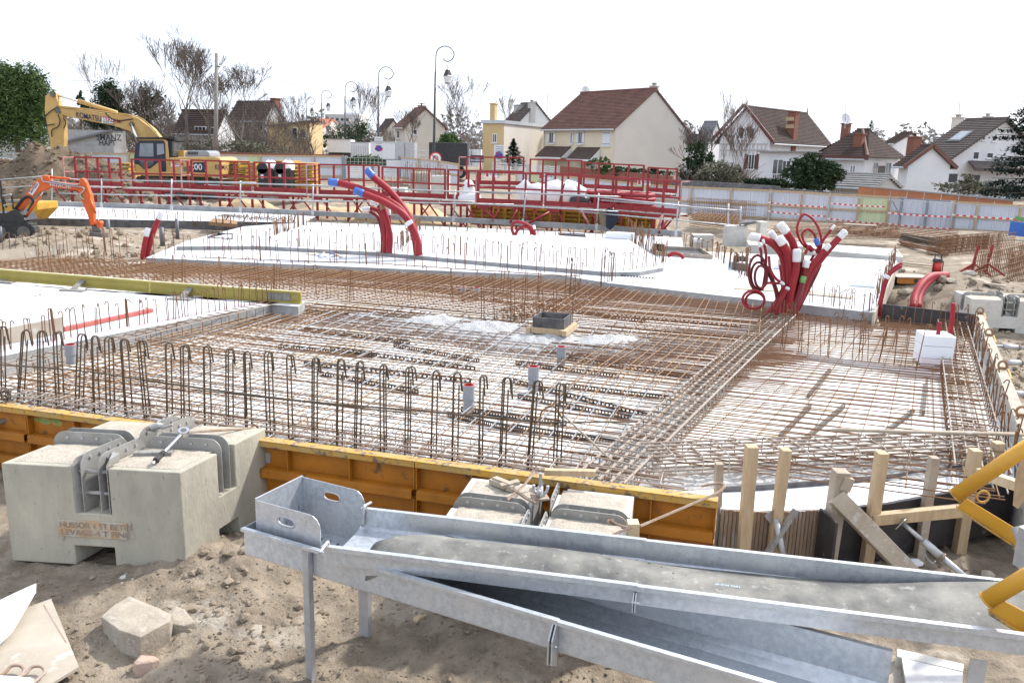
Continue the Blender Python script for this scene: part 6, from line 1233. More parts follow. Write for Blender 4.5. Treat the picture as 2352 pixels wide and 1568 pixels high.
# ================================================================ hoarding
mat('sheet', (.68, .715, .775), (.60, .63, .69), .8, .5, c3=(.44, .45, .47), sc3=4, lo3=.62, hi3=.8); mat('sheet_pale', (.70, .70, .66), (.62, .62, .58), 1, .5); mat('sheet_green', (.62, .70, .42), (.56, .63, .40), 1, .5); mat('gate_grey', (.25, .27, .31), (.21, .23, .27), 3, .5)
HM = {}
def rib_sheet(mt):
    if mt not in HM:
        b = MB(); n = 5; top = []
        for i in range(n):
            x = i / n
            for dx, dy in ((0, 0), (.6 / n, 0), (.68 / n, -.035), (.92 / n, -.035)): top.append((x + dx, dy))
        top.append((1, 0)); b.grid([[(x, y, z) for x, y in top] for z in (0, 1)]); o = b.build('sheet', mt, org=(0, 0, 0)); HM[mt] = o.data; bpy.data.objects.remove(o)
    return HM[mt]
def hoarding(pts, label, Ybase=None, sheets=1.05, colours=(), rails=True, mt='sheet'):
    # pts: (px, y top, y bottom, Y)
    t = None
    q = [(PY(x, yb, Y), zat(PY(x, yb, Y), yt)) for x, yt, yb, Y in pts]
    t = thing('hoarding', label, 'fence', q[0][0]); k = 0
    for (p, zp), (r, zr) in zip(q, q[1:]):
        d = r - p; L = V((d.x, d.y, 0)).length; n = max(1, round(L / sheets)); an = math.atan2(d.y, d.x)
        for i in range(n):
            f0, f1 = i / n, (i + 1) / n; c = lerp(p, r, f0); e = lerp(p, r, f1); zt = zp + (zr - zp) * (f0 + f1) / 2; m_ = colours[k % len(colours)] if colours else mt; k += 1
            inst('sheet', rib_sheet(m_), t, flat(c, min(c.z, e.z) + .06), (0, 0, an), ((e - c).length * .995, 1, zt - min(c.z, e.z) - .06))
        nn = V((d.y, -d.x, 0)).normalized(); nn = nn if nn.y < 0 else -nn
        if rails:
            for f in (.985, .52, .10): MB().beam(flat(p, p.z + (zp - p.z) * f) + nn * .07, flat(r, r.z + (zr - r.z) * f) + nn * .07, .04, .1).build('rail', 'timber', t)
            for c, z in ((p, zp),): MB().beam(flat(c, c.z - .1) + nn * .13, flat(c, z + .05) + nn * .13, .08, .1, up=(0, 1, 0)).build('post', 'timber', t)
    if rails: c, z = q[-1]; MB().beam(flat(c, c.z - .1) + V((0, -.13, 0)), flat(c, z + .05) + V((0, -.13, 0)), .08, .1, up=(0, 1, 0)).build('post', 'timber', t)
    return t
hoarding([(1487, 424, 493, 53.0), (1585, 429, 499, 51.6), (1675, 433, 502, 50.4), (1764, 437, 507, 49.2)], 'white sheet hoarding with timber posts right of the red platforms')
hoarding([(1764, 437, 508, 49.2), (1837, 441, 513, 48.2), (1900, 445, 517, 47.4), (1967, 448, 520, 46.6), (2035, 452, 523, 45.8), (2068, 454, 524, 45.4)], 'white sheet hoarding with one green sheet behind the conduit bundle', colours=('sheet', 'sheet', 'sheet', 'sheet', 'sheet_green', 'sheet', 'sheet'))
hoarding([(2068, 456, 524, 45.2), (2125, 459, 528, 44.6), (2182, 461, 531, 44.0)], 'grey framed site gate in the right hoarding', rails=False)
tgate = [o for o in bpy.data.objects if o.get('label') == 'grey framed site gate in the right hoarding'][0]
for x, y0, y1, Y in ((2064, 452, 527, 45.1), (2122, 458, 530, 44.5), (2184, 461, 533, 43.8)): p = PY(x, y1, Y); MB().beam(p, flat(p, zat(p, y0)), .1, .08, up=(0, 1, 0)).build('gate_post', 'gate_grey', tgate)
for f0, f1 in (((2064, 455), (2184, 463)), ((2064, 489), (2184, 499)), ((2064, 522), (2184, 531))): MB().beam(PY(*f0, 45), PY(*f1, 43.75), .06, .07).build('gate_rail', 'gate_grey', tgate)
MB().beam(PY(2045, 452, 45.2), PY(2064, 490, 45.0), .06, .06).build('gate_brace', 'gate_grey', tgate)
hoarding([(2184, 463, 532, 43.9), (2236, 466, 536, 43.2), (2334, 472, 541, 42.2), (2450, 478, 548, 41.2)], 'white sheet hoarding right of the grey gate', colours=('sheet', 'sheet', 'sheet', 'sheet_pale', 'sheet_pale', 'sheet'))
hoarding([(1186, 393, 455, 57.5), (1240, 398, 464, 56.8), (1330, 408, 476, 55.6), (1410, 416, 485, 54.3), (1487, 424, 493, 53.0)], 'hoarding with greenish sheets behind the back red platforms', colours=('sheet', 'sheet_green', 'sheet', 'sheet_pale', 'sheet', 'sheet', 'sheet'))
hoarding([(215, 352, 400, 64), (300, 352, 402, 64), (400, 353, 404, 64), (480, 354, 405, 64), (600, 357, 407, 64), (723, 358, 409, 64), (789, 359, 410, 64)], 'long white hoarding behind the yellow excavator', colours=('sheet', 'sheet', 'sheet_pale', 'sheet_green', 'sheet', 'sheet_pale', 'sheet', 'sheet', 'sheet'))
hoarding([(921, 361, 412, 63), (965, 365, 420, 58), (1010, 370, 425, 54.5), (1052, 377, 430, 52)], 'hoarding running towards the camera beside the gate posts', sheets=1.4)
hoarding([(-40, 358, 400, 58), (20, 362, 405, 57), (60, 368, 408, 56)], 'short piece of white hoarding behind the soil heap at the left', rails=False)
# centre gate and blue grey posts
t = thing('site_gate', 'low white folding gate with mesh between two blue grey posts', 'gate', PY(855, 411, 63))
for x in (790, 856, 919): p = PY(x, 411, 63); MB().beam(p, flat(p, zat(p, 358 if x != 856 else 378)), .28 if x != 856 else .1, .2, up=(0, 1, 0)).build('gate_post', 'gate_grey', t)
for i in range(6):
    for x0, x1 in ((794, 853), (859, 916)): MB().beam(PY(x0, 383 + i * 4.7, 63), PY(x1, 384 + i * 4.7, 63), .03, .13).build('gate_slat', 'white_paint', t)
for i in range(14): p = PY(796 + i * 9.1, 381, 63.1); MB().beam(p, flat(p, zat(p, 362)), .025, .025, up=(0, 1, 0)).build('mesh_wire', 'galv_dull', t)
for y in (362, 371): MB().beam(PY(794, y, 63.1), PY(917, y + 3, 63.1), .03, .03).build('mesh_wire', 'galv_dull', t)
MB().box(PY(905, 376, 62.9), (1.1, .02, .5)).build('notice_board', 'white_paint', t)
# temporary mesh fence and tape before the right hoarding
t = thing('mesh_fence', 'temporary mesh fence panels with thin wires before the right hoarding', 'fence', PY(2000, 530, 44))
for x, y0, y1, Y in ((1898, 446, 521, 46.0), (2040, 456, 530, 44.4), (2180, 465, 538, 43.0), (2352, 474, 552, 41), (1764, 438, 512, 47.6)): p = PY(x, y1, Y); MB().cyl(p, flat(p, zat(p, y0)), .03, n=6).build('post', 'galv_dull', t)
FP = [(1764, 441, 47.6), (1898, 449, 46.0), (2040, 459, 44.4), (2180, 467, 43.0), (2352, 476, 41)]
for (x0, y0, Y0), (x1, y1, Y1) in zip(FP, FP[1:]):
    for dy in (0, 66): MB().beam(PY(x0, y0 + dy, Y0), PY(x1, y1 + dy, Y1), .035, .035).build('frame_tube', 'galv_dull', t)
    w = MB()
    for i in range(1, 12): f = i / 12; x, y, Y = x0 + (x1 - x0) * f, y0 + (y1 - y0) * f, Y0 + (Y1 - Y0) * f; p = PY(x, y + 66, Y); w.beam(p, flat(p, zat(p, y)), .008, .008, up=(0, 1, 0))
    tag(w.build('mesh_wires', 'galv_dull', t), kind='stuff')
mat('tape_red', (.62, .03, .03), None, 5, .5)
for k_, (x0, y0, x1, y1, Y0, Y1, lab) in enumerate([(1764, 465, 1897, 476, 47.4, 45.8, 'upper red and white tape left of the first fence post'), (1764, 485, 1897, 497, 47.4, 45.8, 'lower red and white tape left of the first fence post'), (1908, 467, 2032, 475, 45.8, 44.2, 'upper red and white tape in the middle of the right fence'), (1900, 502, 2032, 514, 45.7, 44.2, 'lower red and white tape in the middle of the right fence'), (2040, 489, 2180, 498, 44.2, 42.8, 'upper red and white tape in front of the grey gate'), (2040, 514, 2186, 526, 44.2, 42.8, 'lower red and white tape in front of the grey gate'), (2186, 493, 2352, 504, 42.7, 40.9, 'red and white tape right of the grey gate')]):
    t = thing('barrier_tape', lab, 'tape', PY(x0, y0, Y0)); n = 20
    for i in range(n):
        f0, f1 = i / n, (i + 1) / n; sag = lambda f: 5 * f * (1 - f); MB().beam(PY(x0 + (x1 - x0) * f0, y0 + (y1 - y0) * f0 + sag(f0), Y0 + (Y1 - Y0) * f0), PY(x0 + (x1 - x0) * f1, y0 + (y1 - y0) * f1 + sag(f1), Y0 + (Y1 - Y0) * f1), .01, .075).build('tape_piece', 'tape_red' if i % 2 else 'white_paint', t)
mat('blue_sheet', (.05, .17, .55), (.04, .13, .45), 2, .5)
p0, p1 = PY(2316, 540, 37), PY(2420, 552, 36.2); h = zat(p0, 508) - p0.z; t = thing('sheet_stack', 'blue corrugated sheets with a green one standing at the right edge', 'sheets', p0)
for i in range(7): MB().beam(p0 + ZZ * h * (i + .5) / 7, p1 + ZZ * h * (i + .5) / 7, .05 + .02 * (i % 2), h / 7.2).build('blue_rib', 'blue_sheet', t)
MB().beam(p0 + ZZ * (h + .06) + V((.3, .2, .1)), p1 + ZZ * (h + .06) + V((0, .2, -.1)), .05, .16).build('green_sheet', 'decal_green', t)
# ================================================================ reinforcement stock and odds at the right
def bar_pile(pts, n, z, label, mt='rust', r=.012, spread=3, wob=.05):
    t = thing('bar_pile', label, 'rebar', P(*pts[0], z))
    for i in range(n):
        a, b_ = [P(x + j(spread), y + j(spread * .5), z) + ZZ * random.random() * .12 for x, y in pts]; bar(a, b_, r, mt, t)
    return t
bar_pile([(2070, 545), (2180, 563)], 26, -.05, 'dark bar bundle left of the red pump', 'bar_dark', .02, 5); bar_pile([(2070, 560), (2170, 585)], 14, -.05, 'rusty loose bars before the dark bar bundle', 'rust', .018, 10)
def mesh_pack(pts, z, h, n, label, mt='rust'):
    q = [P(x, y, z) for x, y in pts]; t = thing('mesh_stack', label, 'mesh stack', sum(q, V()) / 4); L = (q[1] - q[0]).length; k = int(L / .22)
    for i in range(n):
        zz = ZZ * (h * (i + .5) / n)
        for e in range(5): bar(lerp(q[0], q[3], e / 4) + zz + V((j(.1), j(.05), 0)), lerp(q[1], q[2], e / 4) + zz + V((j(.1), j(.05), 0)), .012, mt, t)
    b = MB()
    for i in range(n):
        zz = ZZ * (h * (i + .5) / n)
        for e in range(k): f = (e + random.random() * .3) / k; b.tube([lerp(q[0], q[1], f) + zz, lerp(q[3], q[2], f) + zz], .009, 4)
    tag(b.build('cross_bars', mt, t), kind='stuff'); return t
mesh_pack([(1770, 546), (2060, 552), (2062, 538), (1790, 533)], .25, .35, 7, 'long flat stack of rusty mesh behind the conduit bundle')
mesh_pack([(1905, 533), (2190, 560), (2200, 545), (1920, 520)], -.1, .35, 5, 'rusty mesh cages lying before the right fence', 'rust')
mesh_pack([(1580, 520), (1700, 535), (1710, 520), (1600, 508)], .1, .5, 6, 'rusty mesh rolls beside the right end of the guardrail', 'rust_light')
def upright_cage(x0, y0, x1, y1, z, h, n, label, dep=.5):
    p, q = P(x0, y0, z), P(x1, y1, z); t = thing('rebar_cage', label, 'rebar', lerp(p, q, .5)); d = (q - p).normalized(); nn = V((-d.y, d.x, 0))
    for f in range(6):
        for s in (0, dep): bar(p + ZZ * h * f / 5 + nn * s, q + ZZ * h * f / 5 + nn * s, .011, 'rust', t)
    for i in range(n): 
        c = lerp(p, q, (i + .5) / n); bar(c, c + ZZ * h * random.uniform(.95, 1.1), .01, 'rust', t); bar(c + nn * dep, c + nn * dep + ZZ * h, .01, 'rust', t)
    return t
upright_cage(1575, 500, 1712, 512, -.3, 1.1, 34, 'tall rusty cage standing before the hoarding beside the platforms', 1.0)
upright_cage(2160, 590, 2300, 575, -.1, .62, 46, 'rusty cage standing behind the red trestles'); upright_cage(2180, 580, 2330, 562, -.1, .5, 40, 'second rusty cage behind the red trestles')
upright_cage(2308, 660, 2420, 620, -.1, .75, 30, 'rusty cage cut by the right edge of the picture', .8); upright_cage(2315, 640, 2440, 600, -.1, .7, 30, 'second rusty cage cut by the right edge of the picture', .8)
for i, (x, lab) in enumerate(((2230, 'left one of two red bar trestles on the soil'), (2262, 'right one of two red bar trestles on the soil'))):
    b_ = P(x, 632, .0); t = thing('trestle', lab, 'trestle', b_, 'red trestles'); h = zat(b_, 562); top = PY(x + 18, 562, b_.y); MB().beam(b_ + ZZ * .1, top, .06, .06, up=(0, 1, 0)).build('mast', 'red_form', t)
    for dx, dy in ((-.5, -.1), (.45, -.2), (.1, .5)): MB().beam(b_ + V((dx, dy, .02)), lerp(b_, top, .38), .05, .05).build('foot', 'red_form', t)
p = P(2150, 627, .05); t = thing('site_pump', 'black and red pump with a handle standing on the soil', 'pump', p)
MB().tube([p, p + ZZ * .04, p + ZZ * .05], [.19, .19, .12], 12).build('base', 'black_plastic', t); MB().tube([p + ZZ * .05, p + ZZ * .32], [.12, .12], 12).build('body', 'red_ring', t, smooth=True); MB().tube([p + ZZ * .32, p + ZZ * .40], [.14, .12], 12).build('cap', 'black_plastic', t); MB().tube([p + ZZ * .4 + V((-.09, 0, 0)), p + ZZ * .52 + V((-.09, 0, 0)), p + ZZ * .52 + V((.09, 0, 0)), p + ZZ * .4 + V((.09, 0, 0))], .018, 6).build('handle', 'black_plastic', t)
for s in (-1, 1): MB().cyl(p + V((s * .13, -.06, .05)), p + V((s * .13, -.06, .34)), .014, n=6).build('side_rod', 'black_plastic', t)
p = P(2098, 652, .0) + V((0, .3, 0)); t = thing('jacking_box', 'yellow and black steel box with a pale board on top beside the red hoses', 'box', p)
MB().box(p + ZZ * .06, (.85, .6, .14), .02).build('dark_inside', 'black_plastic', t); MB().prism([p + V((-.43, -.31, .02)), p + V((-.36, -.31, 0)), p + V((.36, -.31, 0)), p + V((.43, -.31, .08)), p + V((.43, -.31, .15)), p + V((-.43, -.31, .15))], V((0, .02, 0))).build('front_plate', 'yellow_form', t); MB().box(p + ZZ * .165, (.9, .66, .02), .02).build('top_board', 'ply_pale', t); MB().cyl(p + V((.05, -.325, .08)), p + V((.05, -.29, .08)), .05, n=10).build('plate_hole', 'black_plastic', t)
# counterweight at the right
a0, a1 = P(2222, 760, -.35), P(2360, 768, -.35); uu = flat(a1 - a0, 0); uu = uu.normalized() * 1.5; ww = V((-uu.y, uu.x, 0)).normalized() * 1.1
counterweight(flat(a0, 0), uu, ww, -.4, zat(flat(a0, 0), 686), 'pale grey concrete counterweight at the right edge behind the formwork', mt='block_pale', plate_text=False, rails=.06)
for x, y, w, d_, h, lab in ((2135, 655, .5, .25, .12, 'broken concrete slab piece beside the red hoses'), (2165, 675, .6, .3, .1, 'flat broken concrete piece on the right soil heap'), (2225, 640, .35, .3, .14, 'rounded stone near the red trestles'), (2080, 672, .4, .3, .12, 'broken stone left of the red hoses')):
    c = P(x, y, .1); c.z = ground(c.x, c.y) + .04; g = MB(); g.rock(c, w * .5, (1, d_ / w * 1.2, h / w * 1.6), .15); tag(g.build('stone', 'stone'), lab, 'stone')
for i, (x0, y0, x1, y1, w, lab) in enumerate(((2260, 652, 2310, 656, .15, 'plank lying right of the red trestles'), (1935, 545, 2010, 549, .4, 'pale board on the mesh stacks behind the slab'), (2060, 590, 2150, 600, .12, 'dark plank before the bar bundle'))):
    a, b_ = P(x0, y0, .1), P(x1, y1, .1); a.z = ground(a.x, a.y) + .05; b_.z = ground(b_.x, b_.y) + .06
    if i == 1: a.z = b_.z = .62
    tag(MB().beam(a, b_, w, .04).build('plank', 'timber_dirty'), lab, 'plank')
# concrete blocks and wood behind the slab on the right
for x0, x1, yt, yb, Yk, lab in ((1668, 1715, 519, 553, 27.5, 'grey concrete retaining block with boards behind the slab'), (1744, 1760, 510, 548, 27.5, 'pale upright concrete piece beside the hoarding'), (1590, 1640, 540, 556, 28.5, 'low concrete block near the end of the kerb')):
    p0, p1 = PY(x0, yb, Yk), PY(x1, yb, Yk); h = zat(p0, yt) - p0.z; tag(MB().box8([v + V((0, y, z)) for z in (-.2, h) for v, y in ((p0, 0), (p1, 0), (p1, .5), (p0, .5))]).build('concrete_block', 'block_pale', bevel=.02), lab, 'concrete block')
tag(MB().prism([PY(x, y, 27.4) for x, y in ((1700, 513), (1735, 508), (1740, 513), (1712, 518))], V((0, .4, .02))).build('tar_paper', 'black_ply_dusty'), 'crumpled dark sheet on top of the retaining block', 'sheet')
# concrete work in the middle distance (starters and low walls beyond the platforms)
for x0, x1, yt, yb, Yk, lab in ((943, 985, 396, 426, 47, 'grey concrete stem wall with bars beyond the middle platforms'), (990, 1030, 404, 438, 46, 'second grey stem wall left of the narrow platform'), (880, 930, 432, 446, 44, 'low grey footing beyond the blue ended conduits')):
    p0, p1 = PY(x0, yb, Yk), PY(x1, yb, Yk); h = zat(p0, yt) - p0.z; tag(MB().box8([v + V((0, y, z)) for z in (-.3, h) for v, y in ((p0, 0), (p1, 0), (p1, 1.2), (p0, 1.2))]).build('stem_wall', 'block_pale', bevel=.02), lab, 'concrete wall')
starter_row([PY(925, 420, 47), PY(1030, 428, 46)], 0, 40, 1.1, 'forest of thin bars rising beyond the middle platforms', 'rust_light', .012, (2, 2, 3)); starter_row([PY(860, 430, 48), PY(940, 436, 46)], 0, 30, .6, 'low thin bars around the distant footing', 'rust_light', .012, (2, 3))
# ================================================================ houses
mat('cream', (.70, .62, .47), (.66, .58, .43), .6, .9, bump=.1, bsc=20); mat('beige_wall', (.62, .57, .50), (.58, .53, .46), .5, .9, bump=.1, bsc=20); mat('ochre', (.62, .46, .25), (.56, .41, .21), .7, .9); mat('white_wall', (.72, .72, .72), (.64, .64, .65), .5, .9, bump=.1, bsc=15); mat('grey_wall', (.50, .49, .47), (.44, .43, .41), .5, .9, bump=.2, bsc=15)
mat('tile_red', (.19, .093, .068), (.12, .06, .047), 1.2, .85, c3=(.20, .10, .07), sc3=5, lo3=.58, hi3=.7, bump=.3, bsc=20); mat('tile_brown', (.085, .052, .04), (.055, .038, .031), 1.1, .85, c3=(.125, .07, .05), sc3=4, lo3=.6, hi3=.75, bump=.3, bsc=20); mat('tile_flat', (.105, .082, .072), (.08, .063, .055), 1.5, .85, bump=.2, bsc=20); mat('slate', (.20, .20, .21), (.15, .15, .16), 2, .7); mat('zinc', (.55, .58, .60), (.47, .50, .52), 2, .45, .4); mat('fibro', (.30, .29, .28), (.22, .21, .20), 2, .9, bump=.3, bsc=10)
mat('brick_red', (.26, .10, .065), (.20, .085, .06), 5, .9); mat('brick_orange', (.42, .16, .075), (.34, .13, .065), 1.2, .9, c3=(.30, .13, .08), sc3=6); mat('brick_pale', (.50, .36, .22), None, 5, .9); mat('shutter', (.72, .74, .80), (.66, .68, .74), 3, .6); mat('trim_red', (.11, .035, .03), None, 5, .6); mat('frame_white', (.74, .74, .75), None, 4, .5); mat('dark_void', (.02, .022, .025), (.04, .042, .045), 1, .2); mat('orange_roof', (.60, .22, .13), None, 4, .8); mat('block_wall', (.42, .41, .40), (.34, .33, .32), 1.5, .9, bump=.3, bsc=8); mat('graffiti', (.06, .06, .07), None, 4, .8)
class House:
    def __init__(s, label, px, Y, phi, pxL, pxR, base, eave, name='house', cat='house', wall='white_wall'):
        s.p = flat(PY(px, 350, Y), 0); a = R_(phi); s.u = V((-math.cos(a), math.sin(a), 0)); s.v = V((math.sin(a), math.cos(a), 0))
        s.L = along(flat(s.p, 3), s.u, pxL); s.W = along(flat(s.p, 3), s.v, pxR); s.z0 = zat(s.p, base); s.z1 = zat(s.p, eave); s.t = thing(name, label, cat, flat(s.p + s.u * s.L / 2 + s.v * s.W / 2, s.z0)); s.wall = wall; s.nu = -s.v; s.nv = -s.u
    def q(s, u, v, z): return s.p + s.u * u + s.v * v + ZZ * z
    def body(s, ridge_py=None, ridge='u', tile='tile_red', over=.35, courses=22, hip=0, th=.12, verge=.15):
        L, W, a, b = s.L, s.W, s.z0 - .8, s.z1
        s.foot = [s.q(0, 0, a), s.q(L, 0, a), s.q(L, W, a), s.q(0, W, a)]
        hip = min(hip, L * .4, W * .45)
        if ridge_py is None: MB().prism(s.foot, ZZ * (b - a)).build('wall', s.wall, s.t); return s
        mid = s.q(0, W / 2, 0) if ridge == 'u' else s.q(L / 2, 0, 0); s.zr = zat(mid, ridge_py); h = s.zr - b
        if ridge == 'u': prof = [s.q(0, 0, a), s.q(0, W, a), s.q(0, W, b), s.q(0, W / 2, s.zr - .02), s.q(0, 0, b)]; ext = s.u * L
        else: prof = [s.q(0, 0, a), s.q(L, 0, a), s.q(L, 0, b), s.q(L / 2, 0, s.zr - .02), s.q(0, 0, b)]; ext = s.v * W
        if not hip: MB().prism(prof, ext).build('wall', s.wall, s.t)
        else: MB().prism(s.foot, ZZ * (b - a)).build('wall', s.wall, s.t)
        s.slopes = []
        for side in (0, 1):
            rows = MB(); ps = W if ridge == 'u' else L; half = ps / 2; run = half + over
            f = lambda al, ac, z: (s.q(al, ac if side == 0 else W - ac, z) if ridge == 'u' else s.q(ac if side == 0 else L - ac, al, z)); Lr = L if ridge == 'u' else W
            for c in range(courses):
                t0, t1 = c / courses, (c + 1) / courses; ac0, ac1 = -over + run * t0, -over + run * t1; z0, z1 = b - h * over / half + (h + h * over / half) * t0 + th, b - h * over / half + (h + h * over / half) * t1 + th
                i0, i1 = hip * max(0, t0), hip * max(0, t1); lo = -verge
                P0 = [f(lo + i0, ac0, z0 + .1), f(Lr - lo - i0, ac0, z0 + .1), f(Lr - lo - i1, ac1, z1), f(lo + i1, ac1, z1)]; rows.add(P0 + [p - ZZ * (.1 + th) for p in P0], [(0, 1, 2, 3), (0, 4, 5, 1), (0, 3, 7, 4), (1, 5, 6, 2), (7, 6, 5, 4)])
            s.slopes.append(rows.build('roof_slope', tile, s.t))
            e0, e1 = f(-verge, -over - .06, b - h * over / half + .02), f(Lr + verge, -over - .06, b - h * over / half + .02); MB().tube([e0, e1], .075, 6).build('gutter', 'zinc', s.t)
        if hip:
            for e in (0, 1):
                rows = MB(); half = W / 2; Lr = L
                for c in range(courses):
                    t0, t1 = c / courses, (c + 1) / courses; x0, x1 = -over + (hip + over) * t0, -over + (hip + over) * t1; z0, z1 = b - .1 + (h + .1) * t0 + th, b - .1 + (h + .1) * t1 + th; y0, y1 = -over + (half + over) * t0, -over + (half + over) * t1
                    g_ = (lambda x, y, z: s.q(x if e == 0 else L - x, y, z)) if ridge == 'u' else (lambda x, y, z: s.q(y, x if e == 0 else W - x, z))
                    rows.add([g_(x0, y0, z0 + .1), g_(x0, W - y0, z0 + .1), g_(x1, W - y1, z1), g_(x1, y1, z1), g_(x0, y0, z0), g_(x0, W - y0, z0)], [(0, 1, 2, 3), (0, 4, 5, 1)])
                rows.build('roof_hip', tile, s.t)
        r0, r1 = (s.q(-verge + hip, W / 2, s.zr + th + .03), s.q(L + verge - hip, W / 2, s.zr + th + .03)) if ridge == 'u' else (s.q(L / 2, -verge + hip, s.zr + th + .03), s.q(L / 2, W + verge - hip, s.zr + th + .03))
        MB().tube([r0, r1], .11, 6).build('ridge_tiles', tile, s.t); s.r0, s.r1 = r0, r1; return s
    def on(s, side, px, py):                       # point on the facade (u) or the side (v) plane
        n = s.v if side == 'u' else s.u; d = ray(px, py); return CAM + d * ((s.p - CAM).dot(n) / d.dot(n))
    def win(s, side, x0, y0, x1, y1, shut=0, mull=1, pane='dark_void', frame='frame_white', closed=False, name='window', sill=True, fw=.07):
        d = s.u if side == 'u' else s.v; n = (-s.v if side == 'u' else -s.u); a, b = s.on(side, x0, y0), s.on(side, x1, y1); ca, cb = (a - s.p).dot(d), (b - s.p).dot(d); c0, c1 = min(ca, cb), max(ca, cb); zt, zb = a.z, b.z; w = c1 - c0; c = (c0 + c1) / 2
        f = lambda al, z, o: flat(s.p + d * al + n * o, z); r = MB().box8([f(c0, zb, -.05), f(c1, zb, -.05), f(c1, zb, .03), f(c0, zb, .03), f(c0, zt, -.05), f(c1, zt, -.05), f(c1, zt, .03), f(c0, zt, .03)]); o = r.build(name, frame if not closed else 'shutter', s.t)
        if not closed:
            k = mull + 1
            for i in range(k): x0_, x1_ = c0 + fw + (w - fw) * i / k, c0 + (w - fw) * (i + 1) / k; MB().box8([f(x0_, zb + fw, .02), f(x1_, zb + fw, .02), f(x1_, zb + fw, .036), f(x0_, zb + fw, .036), f(x0_, zt - fw, .02), f(x1_, zt - fw, .02), f(x1_, zt - fw, .036), f(x0_, zt - fw, .036)]).build('pane', pane, o)
        else:
            for z in (.12, .88): MB().beam(f(c0 + .04, zb + (zt - zb) * z, .045), f(c1 - .04, zb + (zt - zb) * z, .045), .02, .05).build('shutter_strap', 'dark_steel', o)
        if sill: MB().beam(f(c0 - .08, zb - .05, .06), f(c1 + .08, zb - .05, .06), .16, .08).build('sill', frame, o)
        for sgn in ((-1, 1) if shut == 2 else ((-1,) if shut == 1 else ())):
            e = c0 if sgn < 0 else c1; sw = w * .55; x0_, x1_ = (e - sw, e - .02) if sgn < 0 else (e + .02, e + sw); sh = MB().box8([f(x0_, zb - .05, .02), f(x1_, zb - .05, .02), f(x1_, zb - .05, .06), f(x0_, zb - .05, .06), f(x0_, zt + .05, .02), f(x1_, zt + .05, .02), f(x1_, zt + .05, .06), f(x0_, zt + .05, .06)]).build('shutter', 'shutter', o)
            for z in (.1, .9): MB().beam(f(x0_, zb + (zt - zb) * z, .07), f(x1_, zb + (zt - zb) * z, .07), .02, .04).build('shutter_strap', 'dark_steel', sh)
        return o
    def chimney(s, px, yt, yb, Y, w, mt='cream', pots=2, d=None):
        p = PY(px, yb, Y); z = zat(p, yt); d = d or w; an = math.atan2(s.u.y, s.u.x); o = MB().box(flat(p, (p.z - 3 + z) / 2), (w, d, z - p.z + 3), an).build('chimney', mt, s.t); MB().box(flat(p, z + .06), (w + .14, d + .14, .1), an).build('chimney_cap', mt, o)
        for i in range(pots): c = flat(p, z + .1) + s.u * ((i + .5) / pots - .5) * w * .8; MB().box(c + ZZ * .11, (.13, .13, .22), an).build('chimney_pot', mt, o)
        if pots: MB().box(flat(p, z + .34), (w, d, .05), an).build('chimney_lid', mt, o)
        return o
def dish(px, py, Y, r, label, top=None):
    c = PY(px, py, Y); t = thing('satellite_dish', label, 'satellite dish', c - ZZ * r * 1.6); n = V((.25, -.9, .3)).normalized(); X = n.cross(ZZ).normalized(); Yv = X.cross(n); b = MB(); rows = [[c + (X * math.cos(a) + Yv * math.sin(a)) * r * f - n * .18 * r * (1 - f * f) for a in [k * math.pi / 9 for k in range(18)]] for f in (.05, .4, .75, 1)]; b.grid(rows, closed=True); b.build('reflector', 'white_paint', t, smooth=True); MB().cyl(c - n * .15 * r, c - ZZ * r * 1.7, .03, n=6).build('mast', 'galv_dull', t); MB().tube([c - Yv * r, c + n * r * .7 - Yv * .3 * r], .02, 5).build('feed_arm', 'galv_dull', t)
    if top: p = PY(px, top, Y); MB().cyl(c - ZZ * r, p, .025, n=5).build('aerial_mast', 'galv_dull', t); [MB().beam(p - V((.35 - .1 * i, 0, .15 * i)), p + V((.35 - .1 * i, 0, -.15 * i)), .015, .015).build('aerial_rod', 'galv_dull', t) for i in range(3)]
def aerial(px, yt, yb, Y, label):
    b_ = PY(px, yb, Y); p = PY(px, yt, Y); t = thing('roof_aerial', label, 'aerial', b_); MB().cyl(b_, p, .03, n=5).build('mast', 'galv_dull', t)
    for i in range(4): MB().beam(p - V((.5 - .1 * i, 0, .12 * i)), p + V((.3, 0, -.12 * i)), .02, .02).build('rod', 'galv_dull', t)
